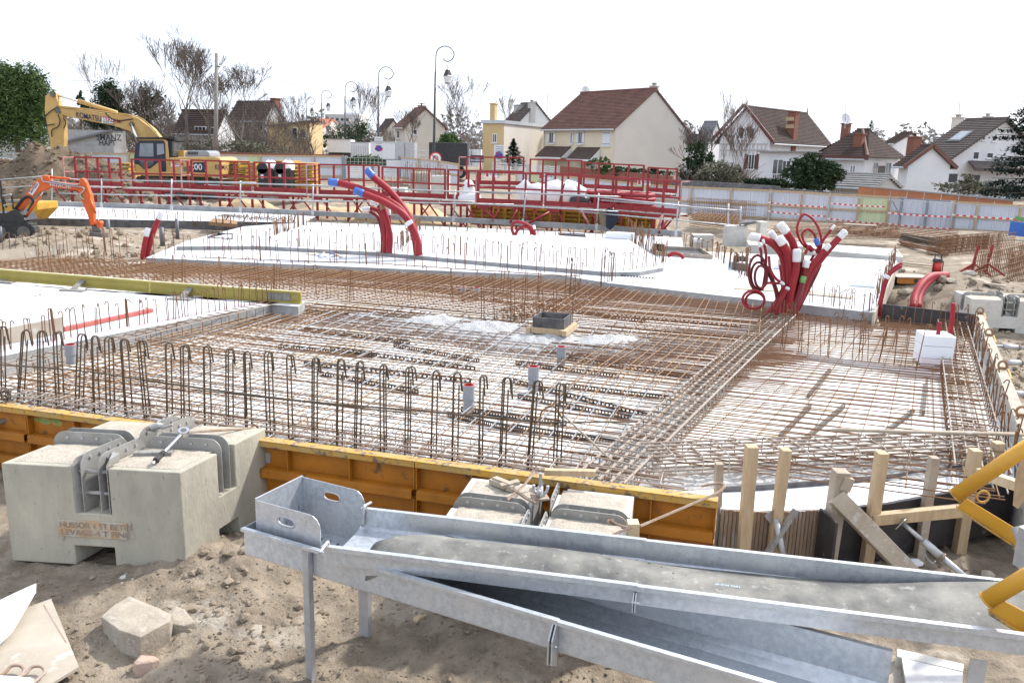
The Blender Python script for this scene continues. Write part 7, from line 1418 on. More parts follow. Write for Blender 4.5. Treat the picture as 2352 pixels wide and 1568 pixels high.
# --- cream twin house
h = House('cream house with red tiled roof and white shutters in the middle', 1411, 76, 52, 1249, 1574, 416, 292, wall='cream').body(207, 'u', courses=26)
g_ = MB().prism([h.q(-.012, 0, h.z0 - .8), h.q(-.012, h.W, h.z0 - .8), h.q(-.012, h.W, h.z1), h.q(-.012, h.W / 2, h.zr), h.q(-.012, 0, h.z1)], -h.u * .01).build('gable_render', 'beige_wall', h.t)
for a in ((1262, 304, 1271, 330, 2), (1329, 303, 1337, 331, 2), (1311, 304, 1314, 331, 1)): h.win('u', *a[:4], shut=a[4], mull=1 if a[2] - a[0] > 4 else 0)
h.win('u', 1385, 302, 1401, 335, closed=True)
for x0, x1, y0, y1, dx in ((1252, 1312, 336, 359, 10), (1325, 1379, 338, 364, 22)):
    a, b_, c, d = h.on('u', x0 + dx, y0), h.on('u', x1, y0 + 1), h.on('u', x1 - 4, y1), h.on('u', x0, y1); o_ = h.nu * 1.3; nm = h.nu * .02; zt, zb = a.z, d.z; u0, u1 = (d - h.p).dot(h.u), (b_ - h.p).dot(h.u)
    aw = MB().add([h.q(u0, 0, zt) + nm, h.q(u1, 0, zt) + nm, h.q(u1, 0, zb) + o_, h.q(u0, 0, zb) + o_, h.q(u0, 0, zt - .1) + nm, h.q(u1, 0, zt - .1) + nm, h.q(u1, 0, zb - .1) + o_, h.q(u0, 0, zb - .1) + o_], [(0, 1, 2, 3), (7, 6, 5, 4), (0, 3, 7, 4), (1, 5, 6, 2), (3, 2, 6, 7)]).build('porch_roof', 'tile_brown', h.t); MB().beam(h.q(u0, 0, zb - .14) + o_, h.q(u1, 0, zb - .14) + o_, .06, .16).build('porch_fascia', 'frame_white', aw); MB().prism([h.q(u1, 0, zt - .1) + nm, h.q(u1, 0, zb - .1) + nm, h.q(u1, 0, zb - .1) + o_ * .98], h.u * .03).build('porch_cheek', 'frame_white', aw)
h.win('u', 1356, 368, 1367, 395, mull=0, sill=False, name='door', pane='glass_light')
h.chimney(1502, 200, 212, 81, .6, 'beige_wall', 3); h.chimney(1341, 213, 222, 90, .6, 'beige_wall', 2); dish(1345, 208, 88, .45, 'round satellite dish on the left chimney of the cream house', 182)
MB().tube([h.q(0, -.05, h.z1 - .1), h.q(0, -.05, h.z0)], .05, 6).build('downpipe', 'beige_wall', h.t); MB().tube([h.q(h.L, -.05, h.z1 - .1), h.q(h.L, -.05, h.z0)], .05, 6).build('downpipe', 'beige_wall', h.t)
# --- flat roofed ochre house left of it
h2 = House('ochre flat roofed house with grey side wall left of the cream house', 1156, 79, 25, 1108, 1262, 405, 284, wall='ochre').body()
MB().prism([h2.q(-.012, 0, h2.z0), h2.q(-.012, h2.W, h2.z0), h2.q(-.012, h2.W, h2.z1), h2.q(-.012, 0, h2.z1)], -h2.u * .01).build('side_render', 'beige_wall', h2.t); MB().box8([h2.q(u, v, z) for z in (h2.z1, h2.z1 + .3) for u, v in ((-.15, -.15), (h2.L + .15, -.15), (h2.L + .15, h2.W + .1), (-.15, h2.W + .1))]).build('roof_edge', 'zinc', h2.t)
h2.win('u', 1132, 307, 1141, 328, mull=1); h2.chimney(1133, 240, 283, 80, .5, 'ochre', 0)
h3 = House('pale gabled house behind the ochre house', 1192, 105, 60, 1160, 1262, 330, 277, wall='white_wall').body(238, 'u', 'tile_flat', courses=12); h3.chimney(1191, 243, 262, 108, .9, 'grey_wall', 0); h3.chimney(1221, 237, 250, 106, .7, 'grey_wall', 2); aerial(1258, 217, 270, 90, 'thin roof aerial between ochre and cream house')
# --- half-timbered white house
h = House('white house with patterned gable and dark tiled roof right of the cream house', 1766, 78, 44, 1650, 1897, 430, 318, wall='white_wall').body(248, 'v', 'tile_brown', courses=24, over=.5)
for a in ((1700, 293, 1708, 320), (1722, 294, 1731, 320), (1672, 307, 1677, 328)): h.win('u', *a, mull=0)
h.win('u', 1714, 354, 1738, 390, shut=0, mull=3); 
for x0, x1 in ((1711, 1714), (1738, 1741)): 
    a, b_ = h.on('u', x0, 354), h.on('u', x1, 390); MB().box8([flat(p, z) + h.nu * o for z in (b_.z, a.z) for p, o in ((a, .02), (b_, .02), (b_, .06), (a, .06))]).build('shutter', 'trim_red', h.t)
for x in range(1660, 1762, 9):
    a = h.on('u', x, 330); MB().beam(flat(a, a.z - 1.2) + h.nu * .02, a + h.nu * .02, .12, .03, up=h.nu).build('timber_strip', 'grey_wall', h.t)
for y in (331, 345): MB().beam(h.on('u', 1655, y) + h.nu * .03, h.on('u', 1763, y) + h.nu * .03, .04, .14).build('timber_strip', 'grey_wall', h.t)
a0, b0_ = h.q(h.L / 2, -.6, h.zr + .25), h.q(-.6, -.6, h.z1 - .3); MB().beam(a0, b0_, .1, .3).build('verge_board', 'trim_red', h.t); b0_ = h.q(h.L + .6, -.6, h.z1 - .3); MB().beam(a0, b0_, .1, .3).build('verge_board', 'trim_red', h.t); MB().tube([h.q(h.L / 2, -.1, h.zr + .1), h.q(h.L / 2, -.1, h.zr + .8)], [.09, .01], 6).build('finial', 'trim_red', h.t); MB().tube([h.q(h.L / 2, h.W + .1, h.zr + .1), h.q(h.L / 2, h.W + .1, h.zr + .8)], [.09, .01], 6).build('finial', 'trim_red', h.t)
ch = h.chimney(1819, 258, 305, 81.5, .75, 'brick_red', 0)
for y in (274, 291): p = PY(1818, y, 81.5); MB().box(p, (.78, .78, .35), math.atan2(h.u.y, h.u.x)).build('pale_band', 'brick_pale', ch)
hx = House('low white sunroom with glass doors before the white house', 1880, 70, 38, 1744, 1900, 430, 352, name='sunroom', cat='building').body(); MB().box8([hx.q(u, v, z) for z in (hx.z1, hx.z1 + .12) for u, v in ((-.3, -.3), (hx.L + .2, -.3), (hx.L + .2, hx.W), (-.3, hx.W))]).build('roof_slab', 'fibro', hx.t)
hx.win('u', 1776, 365, 1796, 412, mull=1, pane='glass', sill=False); hx.win('u', 1798, 368, 1812, 415, mull=1, pane='glass', sill=False)
MB().beam(hx.on('u', 1752, 400) + hx.nu * 1.2, hx.on('u', 1812, 400) + hx.nu * 1.2, .05, .06).build('railing', 'frame_white', hx.t)
for i in range(13): c = hx.on('u', 1752 + i * 5, 400) + hx.nu * 1.2; MB().beam(c, c - ZZ * 1.0, .03, .03, up=(0, 1, 0)).build('railing_bar', 'frame_white', hx.t)
# --- low white house with hipped roof
h = House('low white house with hipped brown roof and two brick chimneys', 1988, 67, 42, 1876, 2068, 420, 362, wall='white_wall').body(302, 'u', 'tile_brown', courses=18, hip=4.0, over=.4)
for x0, x1, sd in ((1953, 1963, 'u'), (2006, 2013, 'v'), (2035, 2043, 'v')):
    o = h.win(sd, x0, 372 if sd == 'v' else 379, x1, 410 if sd == 'u' else 412, mull=1, pane='glass_light', sill=False)
h.win('v', 2018, 381, 2030, 412, mull=1, pane='dark_void', frame='trim_red', sill=False)
MB().beam(h.q(-.45, -.45, h.z1 - .05), h.q(h.L + .4, -.45, h.z1 - .05), .06, .3).build('fascia', 'trim_red', h.t)
h.chimney(1970, 310, 352, 69, .68, 'brick_red', 0); h.chimney(1942, 286, 305, 72, .6, 'brick_red', 1); dish(1943, 273, 70, .45, 'satellite dish on the chimney of the low white house', 237)
p = h.p; hp = MB(); hp.tube([h.q(-.3, -.3, h.z1 + .1), h.q(2.0, h.W / 2, h.zr + .15)], .14, 6).build('hip_tiles', 'tile_red', h.t)
h = House('small white gabled wing with red verge beside the low white house', 2090, 64.5, 78, 2066, 2183, 450, 376, wall='white_wall', cat='building', name='house_wing').body(338, 'u', 'tile_brown', courses=12, over=.45); h.L2 = h.L
for s_ in (0, 1): MB().beam(h.q(-.2, h.W / 2, h.zr + .12), h.q(-.2, -.5 if s_ == 0 else h.W + .5, h.z1 - .25), .08, .28).build('verge_board', 'tile_red', h.t)
h.chimney(2096, 317, 358, 68, .75, 'brick_red', 1)
# --- big house at the right
h = House('tall white house with steep brown roof and roof window at the right', 2178, 77, 70, 2100, 2400, 450, 366, wall='white_wall').body(275, 'u', 'tile_flat', courses=24, over=.6, verge=.5)
for a in ((2256, 310, 2262, 323), (2280, 311, 2286, 325), (2236, 348, 2247, 367), (2267, 350, 2280, 364)): h.win('v', *a, mull=0)
h.win('v', 2176, 397, 2198, 421, mull=0); h.win('v', 2217, 400, 2231, 424, mull=0, frame='dark_steel'); h.win('v', 2238, 402, 2248, 423, mull=0, frame='dark_steel')
a, b_ = h.on('v', 2206, 384), h.on('v', 2400, 396); u_ = (a - h.p).dot(h.v); u2_ = (b_ - h.p).dot(h.v); zt = h.on('v', 2226, 369).z; aw = MB().add([h.q(0, u_ + .8, zt) - h.u * .02, h.q(0, u2_, zt) - h.u * .02, h.q(-1.6, u2_, a.z), h.q(-1.6, u_, a.z), h.q(0, u_ + .8, zt - .1) - h.u * .02, h.q(0, u2_, zt - .1) - h.u * .02, h.q(-1.6, u2_, a.z - .3), h.q(-1.6, u_, a.z - .3)], [(0, 1, 2, 3), (7, 6, 5, 4), (0, 3, 7, 4), (3, 2, 6, 7)]).build('porch_roof', 'tile_flat', h.t)
h.chimney(2200, 272, 280, 86, .8, 'beige_wall', 3); h.chimney(2267, 270, 279, 82, .55, 'beige_wall', 2); aerial(2204, 238, 268, 84, 'roof aerial on the tall white house')
c0, c1, c2, c3 = [V((0, 0, 0))] * 4
sl0 = h.slopes[0]; cc = h.q(h.L * .55, h.W * .20, 0); zc = h.z1 + (h.zr - h.z1) * .40 + .2; nn = V(h.v) * (h.W / 2) + ZZ * (h.zr - h.z1); nn.normalize()
MB().box(h.q(h.L * .5, h.W * .26, h.z1 + (h.zr - h.z1) * .52 + .2), (1.5, 1.9, .12), ax=(h.u, nn, h.u.cross(nn))).build('roof_window', 'dark_steel', h.t); MB().box(h.q(h.L * .5, h.W * .26, h.z1 + (h.zr - h.z1) * .52 + .27), (1.2, 1.6, .08), ax=(h.u, nn, h.u.cross(nn))).build('roof_window_pane', 'glass_light', h.t)
# --- far roofs between the houses
for lab, px, Y, phi, l, r, ba, ea, ri, tl, wl in (('house with grey slate roof behind the birch', 1625, 104, 40, 1598, 1655, 400, 322, 282, 'slate', 'white_wall'), ('far tiled roof beside the grey slate house', 1590, 120, 45, 1565, 1612, 400, 330, 312, 'tile_brown', 'white_wall'), ('low far tiled roof between the two right houses', 2050, 110, 50, 2025, 2120, 380, 330, 307, 'tile_brown', 'white_wall'),
        ('gabled house with grey side wall behind the second lamp', 930, 92, 62, 908, 1022, 380, 290, 250, 'tile_red', 'beige_wall'), ('house with brown roof and white window behind the bare trees', 612, 96, 30, 530, 652, 360, 272, 236, 'tile_brown', 'grey_wall'), ('white house with tiled mansard behind the big bare tree', 500, 80, 15, 405, 540, 372, 302, 258, 'tile_brown', 'white_wall'), ('small house with orange roof far down the street', 735, 170, 10, 700, 795, 330, 300, 276, 'orange_roof', 'beige_wall'), ('far house with pale gable beside the second lamp', 885, 120, 60, 868, 922, 340, 300, 276, 'tile_brown', 'beige_wall')):
    k = House(lab, px, Y, phi, l, r, ba, ea, wall=wl).body(ri, 'u', tl, courses=12, over=.3)
    if 'second lamp' in lab and Y == 92: k.win('v', 949, 297, 958, 310, mull=0); k.win('u', 912, 300, 918, 318, mull=0); k.chimney(968, 245, 255, 96, .6, 'brick_red', 1)
    if 'white window' in lab: k.win('u', 560, 277, 572, 300); k.win('u', 592, 278, 604, 302); k.chimney(633, 228, 250, 98, .8, 'brick_red', 0)
    if 'mansard' in lab: k.win('u', 447, 290, 474, 306, mull=2); k.win('u', 453, 322, 463, 333, mull=0); k.win('u', 484, 292, 500, 306, mull=1)
h = House('ochre workshop with dark windows behind the bare trees', 713, 84, 8, 616, 742, 370, 282, name='workshop', cat='building', wall='ochre').body(); MB().add([h.q(-.3, -.3, h.z1 + .25), h.q(h.L + .3, -.3, h.z1 - .35), h.q(h.L + .3, h.W, h.z1 - .35), h.q(-.3, h.W, h.z1 + .25), h.q(-.3, -.3, h.z1 + .1), h.q(h.L + .3, -.3, h.z1 - .5)], [(0, 1, 2, 3), (0, 4, 5, 1)]).build('roof', 'slate', h.t); h.win('u', 670, 293, 684, 320, mull=0); h.win('u', 688, 299, 704, 318, mull=0)
h = House('grey concrete block shed with graffiti and sloping roof', 262, 70, 10, 150, 290, 372, 300, name='block_shed', cat='building', wall='block_wall').body(); MB().add([h.q(-.2, -.3, h.z1 + .1), h.q(h.L + .2, -.3, h.z1 - 1.0), h.q(h.L + .2, h.W * .9, h.z1 - 1.0), h.q(-.2, h.W * .9, h.z1 + .1), h.q(-.2, -.3, h.z1 - .05), h.q(h.L + .2, -.3, h.z1 - 1.15), h.q(h.L, -.01, h.z1 - 1.1), h.q(0, -.01, h.z1 + .05)], [(0, 1, 2, 3), (0, 4, 5, 1)]).build('roof', 'slate', h.t)
o = h.on('u', 222, 322) + h.nu * .03; text('SMANZ', o, -h.u, ZZ, .5, 'graffiti', h.t, sx=1.0); text('HAPT', h.on('u', 228, 334) + h.nu * .03, -h.u, ZZ, .45, 'graffiti', h.t, sx=1.0)
for i in range(5): z = h.z0 + (h.z1 - h.z0) * (.3 + .14 * i); MB().beam(h.q(0, -.004, z), h.q(h.L, -.004, z), .01, .03).build('mortar_line', 'grey_wall', h.t)
for lab, x0, x1, yt, yb, Y, wl in (('far grey apartment block behind the street lamps', 748, 826, 262, 320, 230, 'grey_wall'), ('far pale block on top of the grey apartment block', 790, 826, 258, 300, 232, 'white_wall'), ('distant pale apartment block left of the centre', 925, 1000, 280, 320, 260, 'white_wall'), ('distant flat roofed block behind the yellow arm', 225, 285, 230, 330, 150, 'white_wall')):
    p0, p1 = PY(x0, yb, Y), PY(x1, yb + 2, Y); hh = zat(p0, yt) - p0.z; t = thing('apartment_block', lab, 'building', lerp(p0, p1, .5)); MB().box8([v + V((0, y, z)) for z in (-2, hh) for v, y in ((p0, 0), (p1, 0), (p1, 12), (p0, 12))]).build('wall', wl, t)
    for i in range(7):
        for r in range(2): c = lerp(p0, p1, (i + .5) / 7) + ZZ * hh * (.55 + .25 * r) + V((0, -.06, 0)); MB().box(c, ((p1 - p0).length / 7 * .5, .1, hh * .10)).build('window', 'dark_void', t)
# ================================================================ garden walls and sheds
def brick_wall(x0, y0, x1, y1, hpx, Y0, Y1, label, mt, post=None, coping=None, bays=0):
    p0, p1 = PY(x0, y0 + hpx, Y0), PY(x1, y1 + hpx, Y1); z0, z1 = zat(p0, y0), zat(p1, y1); t = thing('garden_wall', label, 'wall', p0); d = p1 - p0; d.z = 0; L = d.length; d.normalize(); n = V((d.y, -d.x, 0)); n = n if n.y < 0 else -n; k = max(1, bays)
    for i in range(k):
        a, b_ = lerp(p0, p1, i / k), lerp(p0, p1, (i + 1) / k); za, zb = z0 + (z1 - z0) * i / k, z0 + (z1 - z0) * (i + 1) / k; e = d * (.02 if k > 1 else 0); MB().box8([flat(v, z) + o for v, z, o in ((a + e, a.z - 1, n * .1), (b_ - e, b_.z - 1, n * .1), (b_ - e, b_.z - 1, -n * .1), (a + e, a.z - 1, -n * .1), (a + e, za, n * .1), (b_ - e, zb, n * .1), (b_ - e, zb, -n * .1), (a + e, za, -n * .1))]).build('wall_bay', mt, t)
    if coping: MB().beam(flat(p0, z0 + .04), flat(p1, z1 + .04), .3, .08).build('coping', coping, t)
    return t
brick_wall(1969, 428, 2324, 462, 26, 49, 45, 'long orange brick wall behind the right hoarding', 'brick_orange', coping='fibro', bays=9); brick_wall(1286, 381, 1545, 405, 30, 62, 58, 'red brick garden wall below the cream house', 'brick_red', coping=None, bays=5); brick_wall(300, 345, 790, 356, 22, 67, 67, 'dark brick wall behind the left hoarding', 'brick_red', bays=6); brick_wall(1544, 412, 1790, 428, 22, 57, 53, 'dark garden wall behind the hoarding', 'black_ply_dusty'); brick_wall(-40, 322, 100, 324, 45, 66, 66, 'pale rendered wall behind the soil heap', 'grey_wall', bays=2); brick_wall(1790, 432, 1970, 446, 14, 52, 50.5, 'low dark wall behind the hoarding near the round tree', 'black_ply_dusty')
t = thing('white_railing', 'white garden railing with posts before the ochre house', 'railing', PY(1190, 400, 64))
for x in (1133, 1160, 1185, 1212, 1236, 1258, 1283): p = PY(x, 402, 64); MB().beam(p, flat(p, zat(p, 371 + (x - 1133) * .07)), .22, .22, up=(0, 1, 0)).build('post', 'grey_wall', t)
for i in range(5): MB().beam(PY(1133, 375 + i * 4.2, 64), PY(1283, 384 + i * 4.2, 64), .05, .07).build('slat', 'frame_white', t)
h = House('low shed with corrugated roof behind the brick wall', 2018, 56, 46, 1912, 2073, 455, 432, name='garden_shed', cat='shed', wall='grey_wall').body(407, 'u', 'fibro', courses=6, over=.3); h.win('u', 1920, 434, 1930, 444, mull=1)
# ================================================================ street: lamps, poles, signs, trucks
def lamp(px, yb, yk, yt, xt, Y, label):
    b_ = PY(px - (yk - yb) * -.0, yb, Y); k = PY(px + 6, yk, Y); top = PY(px + 6, yt, Y); H = zat(b_, yt) - b_.z; zk = zat(b_, yk); R = H * .062; t = thing('street_lamp', label, 'street lamp', b_, 'lantern lamps with scroll arms along the street'); ax = ZZ + V((.018, 0, 0)); at = lambda z: b_ + ax * (z - b_.z)
    MB().tube([at(b_.z), at(b_.z + 1.2), at(b_.z + 1.3), at(zk)], [.15, .14, .11, .075], 8).build('pole', 'black_plastic', t, smooth=True); zc = b_.z + H - R * 1.15
    c = at(zc) + V((R * 1.12, 0, 0)); sp = [at(zk), at(zc - R * .6)] + [c + V((math.cos(a) * r, 0, math.sin(a) * r)) for a, r in [(math.pi - i * .3, R * (1.12 - .0 * i) * (1 if i < 11 else max(.35, 1 - (i - 10) * .085))) for i in range(19)]]
    MB().tube(sp, .04, 6).build('scroll_arm', 'black_plastic', t, smooth=True); l0 = c + V((R * .33, 0, -R * 1.02)); s = H * .0118
    MB().cyl(l0, l0 - ZZ * .3, .025, n=6).build('lantern_hanger', 'dark_steel', t); lz = l0 - ZZ * .3; MB().tube([lz, lz - ZZ * .06, lz - ZZ * .08, lz - ZZ * .45, lz - ZZ * .5], [.07, .12, .16, .30, .36], 4).build('lantern_roof', 'black_plastic', t); MB().tube([lz - ZZ * .5, lz - ZZ * .98], [.31, .20], 4).build('lantern_glass', 'white_paint', t); 
    for i in range(4): a = [.31, .20]; fr = MB(); an = i * math.pi / 2; pass
    MB().tube([lz - ZZ * .97, lz - ZZ * 1.02], [.22, .2], 4).build('lantern_base', 'black_plastic', t); return t, at
L1, at1 = lamp(995, 415, 165, 105, 0, 63, 'nearest lantern street lamp left of the ochre house'); L2, at2 = lamp(868, 405, 199, 153, 0, 79, 'second nearest lantern street lamp, beside the grey truck'); L3, at3 = lamp(793, 395, 222, 187, 0, 96, 'third lantern street lamp, beside the white truck'); lamp(740, 375, 236, 207, 0, 112, 'fourth lantern street lamp, before the grey apartment block'); lamp(705, 365, 248, 224, 0, 130, 'fifth lantern street lamp, small and far'); lamp(686, 355, 258, 243, 0, 155, 'farthest lantern street lamp, barely rising over the roofs')
mat('sign_red', (.55, .02, .03), None, 5, .5); mat('sign_blue', (.04, .07, .42), None, 5, .5); mat('sign_navy', (.02, .025, .06), None, 5, .5)
def disc(c, r, mt, t, name, off): return MB().tube([c + V((0, off, 0)), c + V((0, off + .01, 0))], [r, r], 20).build(name, mt, t)
def no_park(px, py, r, Y, yb, label, pole=True, plates=()):
    c = PY(px, py, Y); t = thing('road_sign', label, 'road sign', PY(px - 1, yb, Y)); 
    if pole: MB().cyl(PY(px - 2, yb, Y + .05), PY(px + 1, py - 22, Y + .05), .04, n=6).build('pole', 'galv_dull', t)
    disc(c, r, 'sign_red', t, 'rim', -.02); disc(c, r * .8, 'sign_blue', t, 'face', -.035); MB().beam(c + V((-r * .62, -.04, r * .62)), c + V((r * .62, -.04, -r * .62)), .01, r * .24).build('slash', 'sign_red', t)
    for dy, w, h_, s in plates:
        q = PY(px, py + dy, Y); pl = MB().box(q + V((0, -.02, 0)), (w, .02, h_)).build('plate', 'white_paint', t)
        for i in range(s): MB().box(q + V((0, -.035, h_ * (.3 - .6 * i / max(1, s - 1)))), (w * .7, .006, h_ * .06)).build('print_line', 'pvc', pl)
    return t
no_park(1079 - 0 if 0 else 870, 341, .36, 76, 372, 'no parking sign with plates on the second lamp pole', False, ((-14, .75, .95, 4), (9, .7, .35, 1))); no_park(1146, 357, .36, 66, 410, 'no parking sign with a plate before the ochre house', True, ((-12, .75, .8, 4), (10, .7, .3, 1)))
c = PY(1000.7, 364, 62); t = thing('road_sign', 'white round sign with a red ring and crossed arrow on the nearest lamp', 'road sign', PY(999, 400, 62)); disc(c, .46, 'sign_red', t, 'ring', -.02); disc(c, .37, 'white_paint', t, 'face', -.035); MB().tube([c + V((-.17, -.05, -.18)), c + V((-.17, -.05, .05)), c + V((-.05, -.05, .17)), c + V((.1, -.05, .15)), c + V((.17, -.05, .0)), c + V((.17, -.05, -.1))], .035, 5).build('arrow', 'black_plastic', t); MB().beam(c + V((-.24, -.06, .24)), c + V((.24, -.06, -.24)), .01, .08).build('slash', 'sign_red', t)
c = PY(795.5, 338, 94); t = thing('road_sign', 'square blue one way sign on the third lamp', 'road sign', c - ZZ * 2); MB().box(c, (.75, .03, .75)).build('face', 'sign_blue', t); MB().box(c + V((0, -.02, -.06)), (.14, .02, .4)).build('arrow_shaft', 'white_paint', t); MB().prism([c + V((-.2, -.03, .1)), c + V((.2, -.03, .1)), c + V((0, -.03, .32))], V((0, .02, 0))).build('arrow_head', 'white_paint', t)
c = PY(1095.5, 365, 60); t = thing('street_name_sign', 'dark blue street name plate before the white van', 'street sign', PY(1095, 400, 60)); MB().box(c, (.95, .03, .5)).build('plate', 'sign_navy', t); text('RUE', c + V((-.15, -.02, .03)), V((1, 0, 0)), ZZ, .13, 'white_paint', t); text('EVA SARUZZI', c + V((-.42, -.02, -.17)), V((1, 0, 0)), ZZ, .13, 'white_paint', t, sx=.78); MB().cyl(PY(1109, 412, 60.1), PY(1110, 352, 60.1), .04, n=6).build('pole', 'galv_dull', t)
p = PY(495, 372, 68); tp = PY(497.5, 122, 68); t = thing('utility_pole', 'tall grey wooden utility pole beside the big bare tree', 'pole', p); MB().tube([p, tp], [.19, .13], 8).build('pole', 'timber_grey', t, smooth=True); MB().cyl(PY(498, 152, 67.8), PY(505, 154, 67.8), .05, n=6).build('insulator', 'dark_steel', t)
p = PY(806, 350, 100); t = thing('utility_pole', 'far concrete utility pole beside the third lamp', 'pole', p); MB().tube([p, PY(809, 268, 100)], [.2, .15], 6).build('pole', 'block_pale', t)
for pts, lab in (([(0, 178), (200, 186), (330, 183), (497, 140)], 'overhead cable from the utility pole to the left'), ([(498, 135), (560, 158), (640, 185), (700, 200)], 'overhead cable from the utility pole to the right')):
    tag(MB().tube(spline([PY(x, y, 70) for x, y in pts], 5), .012, 4).build('overhead_cable', 'dark_steel'), lab, 'cable')
def truck(x0, x1, yt, yb, Y, dep, label, side='white_paint', end=None, x2=None, wheels=True, kind='truck', ribs=0):
    p0, p1 = PY(x0, yb, Y), PY(x1, yb + 1, Y); hh = zat(p0, yt) - p0.z; t = thing('parked_truck' if kind == 'truck' else 'parked_van', label, kind, flat(lerp(p0, p1, .5), p0.z - .9)); d = V((0, dep, 0))
    MB().box8([v + V((0, y, z)) for z in (0, hh) for v, y in ((p0, 0), (p1, 0), (p1, dep), (p0, dep))]).build('box_body', side, t, bevel=.03); MB().beam(p0 + ZZ * hh + V((0, -.02, 0)), p1 + ZZ * hh + V((0, -.02, 0)), .08, .08).build('roof_edge', 'galv_dull', t)
    if end: e1 = PY(x2, yb + 2, Y); MB().box8([v + V((0, y, z)) for z in (.02, hh - .02) for v, y in ((p1 + V((.01, 0, 0)), .0), (e1, .3), (e1, dep), (p1 + V((.01, 0, 0)), dep))]).build('rear_doors', end, t); m_ = lerp(p1, e1, .5); MB().beam(m_ + V((0, .12, .1)), m_ + V((0, .12, hh - .1)), .03, .03, up=(0, 1, 0)).build('door_seam', 'dark_steel', t)
    for i in range(ribs): c = lerp(p0, p1, (i + .5) / ribs); MB().beam(c + V((0, -.02, .1)), c + V((0, -.02, hh - .3)), .04, .05, up=(0, 1, 0)).build('rib', 'galv_dull', t)
    MB().box8([v + V((0, y, z)) for z in (-.55, -.02) for v, y in ((lerp(p0, p1, .04), .1), (lerp(p0, p1, .96), .1), (lerp(p0, p1, .96), dep - .1), (lerp(p0, p1, .04), dep - .1))]).build('chassis', 'black_plastic', t)
    if wheels:
        for f in (.18, .8): c = lerp(p0, p1, f) - ZZ * .5; w_ = MB().cyl(c + V((0, -.02, 0)), c + V((0, .3, 0)), .45, n=16).build('wheel', 'black_rubber', t); MB().cyl(c + V((0, -.04, 0)), c + V((0, -.02, 0)), .22, n=12).build('rim', 'galv_dull', w_)
    return t
truck(752, 806, 320, 350, 88, 2.4, 'white box truck parked beside the third lamp'); truck(806, 848, 327, 362, 82, 2.4, 'ribbed white tipper truck between the box trucks', ribs=8); truck(851, 908, 325, 366, 76, 2.4, 'large white box truck with grey rear doors', end='galv_dull', x2=951); truck(1038, 1062, 341, 382, 68, 2.4, 'white van with rear doors before the ochre house', end='white_paint', x2=1104, kind='van')
p0 = PY(985, 372, 66); tag(MB().box8([p0 + V((x, y, z)) for z in (-.2, 1.5) for x, y in ((0, 0), (3.0, 0), (3.0, 2), (0, 2))]).build('dark_container', 'black_plastic', bevel=.05), 'dark container standing behind the nearest lamp', 'container')
t = thing('scaffold_tower', 'grey mobile scaffold frames beside the nearest lamp', 'scaffold', PY(965, 405, 61))
for x in (945, 962, 980): p = PY(x, 408, 61); MB().cyl(p, flat(p, zat(p, 340)), .03, n=5).build('post', 'galv_dull', t)
for i in range(6): MB().cyl(PY(945, 345 + i * 11, 61), PY(980, 347 + i * 11, 61), .025, n=5).build('rung', 'galv_dull', t)
# ================================================================ vegetation
mat('bark', (.16, .13, .105), (.10, .085, .07), 5, .9, bump=.4, bsc=20); mat('bark_pale', (.34, .30, .26), (.24, .21, .18), 5, .9); mat('twig', (.17, .135, .11), (.12, .095, .078), 3, .9); mat('twig_red', (.20, .14, .115), (.15, .105, .09), 3, .9)
def leafmat(n, a, b): mat(n, a, b, .9, .8, lo=.3, hi=.7, spec=.08)
leafmat('leaf_dark', (.028, .05, .026), (.05, .075, .035)); leafmat('leaf_mid', (.06, .10, .035), (.09, .14, .05)); leafmat('leaf_bamboo', (.055, .10, .033), (.115, .165, .058)); leafmat('leaf_cedar', (.016, .032, .026), (.028, .048, .038)); leafmat('leaf_grey', (.14, .14, .10), (.19, .18, .13))
def bare_tree(px, yb, Y, H, spread, label, seed, lv=6, r0=.2, mt='bark', tmt='twig', lean=0, up=.55, kids=(2, 3), stems=1, low=.28):
    rs = random.Random(seed); b_ = PY(px, yb, Y); t = thing('bare_tree', label, 'tree', b_); tr, tw = MB(), MB()
    def grow(p, d, L, r, k):
        n = 3 if k > 2 else 2; pts = [p]; rr = [r]; dd = d
        for i in range(n):
            dd = (dd + V((rs.uniform(-1, 1), rs.uniform(-1, 1), rs.uniform(-.4, .8))) * .16).normalized(); pts.append(pts[-1] + dd * L / n); rr.append(r * (1 - .38 * (i + 1) / n))
        (tr if k > 2 else tw).tube(pts, [max(x, .013) for x in rr], 6 if k > 3 else (4 if k > 1 else 3), caps=False)
        if k == 0: return
        m_ = rs.randint(*kids)
        for i in range(m_):
            a = rs.uniform(0, 6.28); s = rs.uniform(.35, 1.0) * spread; nd = (dd + V((math.cos(a) * s, math.sin(a) * s * .8, up * rs.uniform(.1, .9)))).normalized(); j_ = n if i < 2 else rs.randint(1, n); grow(pts[j_], nd, L * rs.uniform(.7, .93) * (1.3 if k == lv else 1), rr[j_] * rs.uniform(.55, .78), k - 1)
    for s in range(stems): grow(b_ + V((s * .3, 0, 0)), V((lean + (s - stems / 2) * .25, 0, 1)).normalized(), H * low, r0, lv)
    tr.build('trunk', mt, t, smooth=True); tag(tw.build('crown', tmt, t), kind='stuff'); return t
bare_tree(432, 352, 72, 11.0, .72, 'large bare tree with wide crown behind the yellow excavator', 5, 8, .30, lean=-.02, up=.5, low=.16)
bare_tree(556, 358, 74, 9.0, .8, 'bare tree with a crooked trunk left of the ochre workshop', 11, 8, .26, lean=.12, up=.36, low=.15)
bare_tree(1062, 372, 88, 8.0, 1.0, 'bushy bare tree left of the ochre house', 21, 6, .2, 'bark', 'twig', up=.7, low=.22); bare_tree(1032, 372, 92, 6.5, 1.0, 'smaller bare tree left of the bushy bare one', 22, 6, .16, up=.7, low=.22)
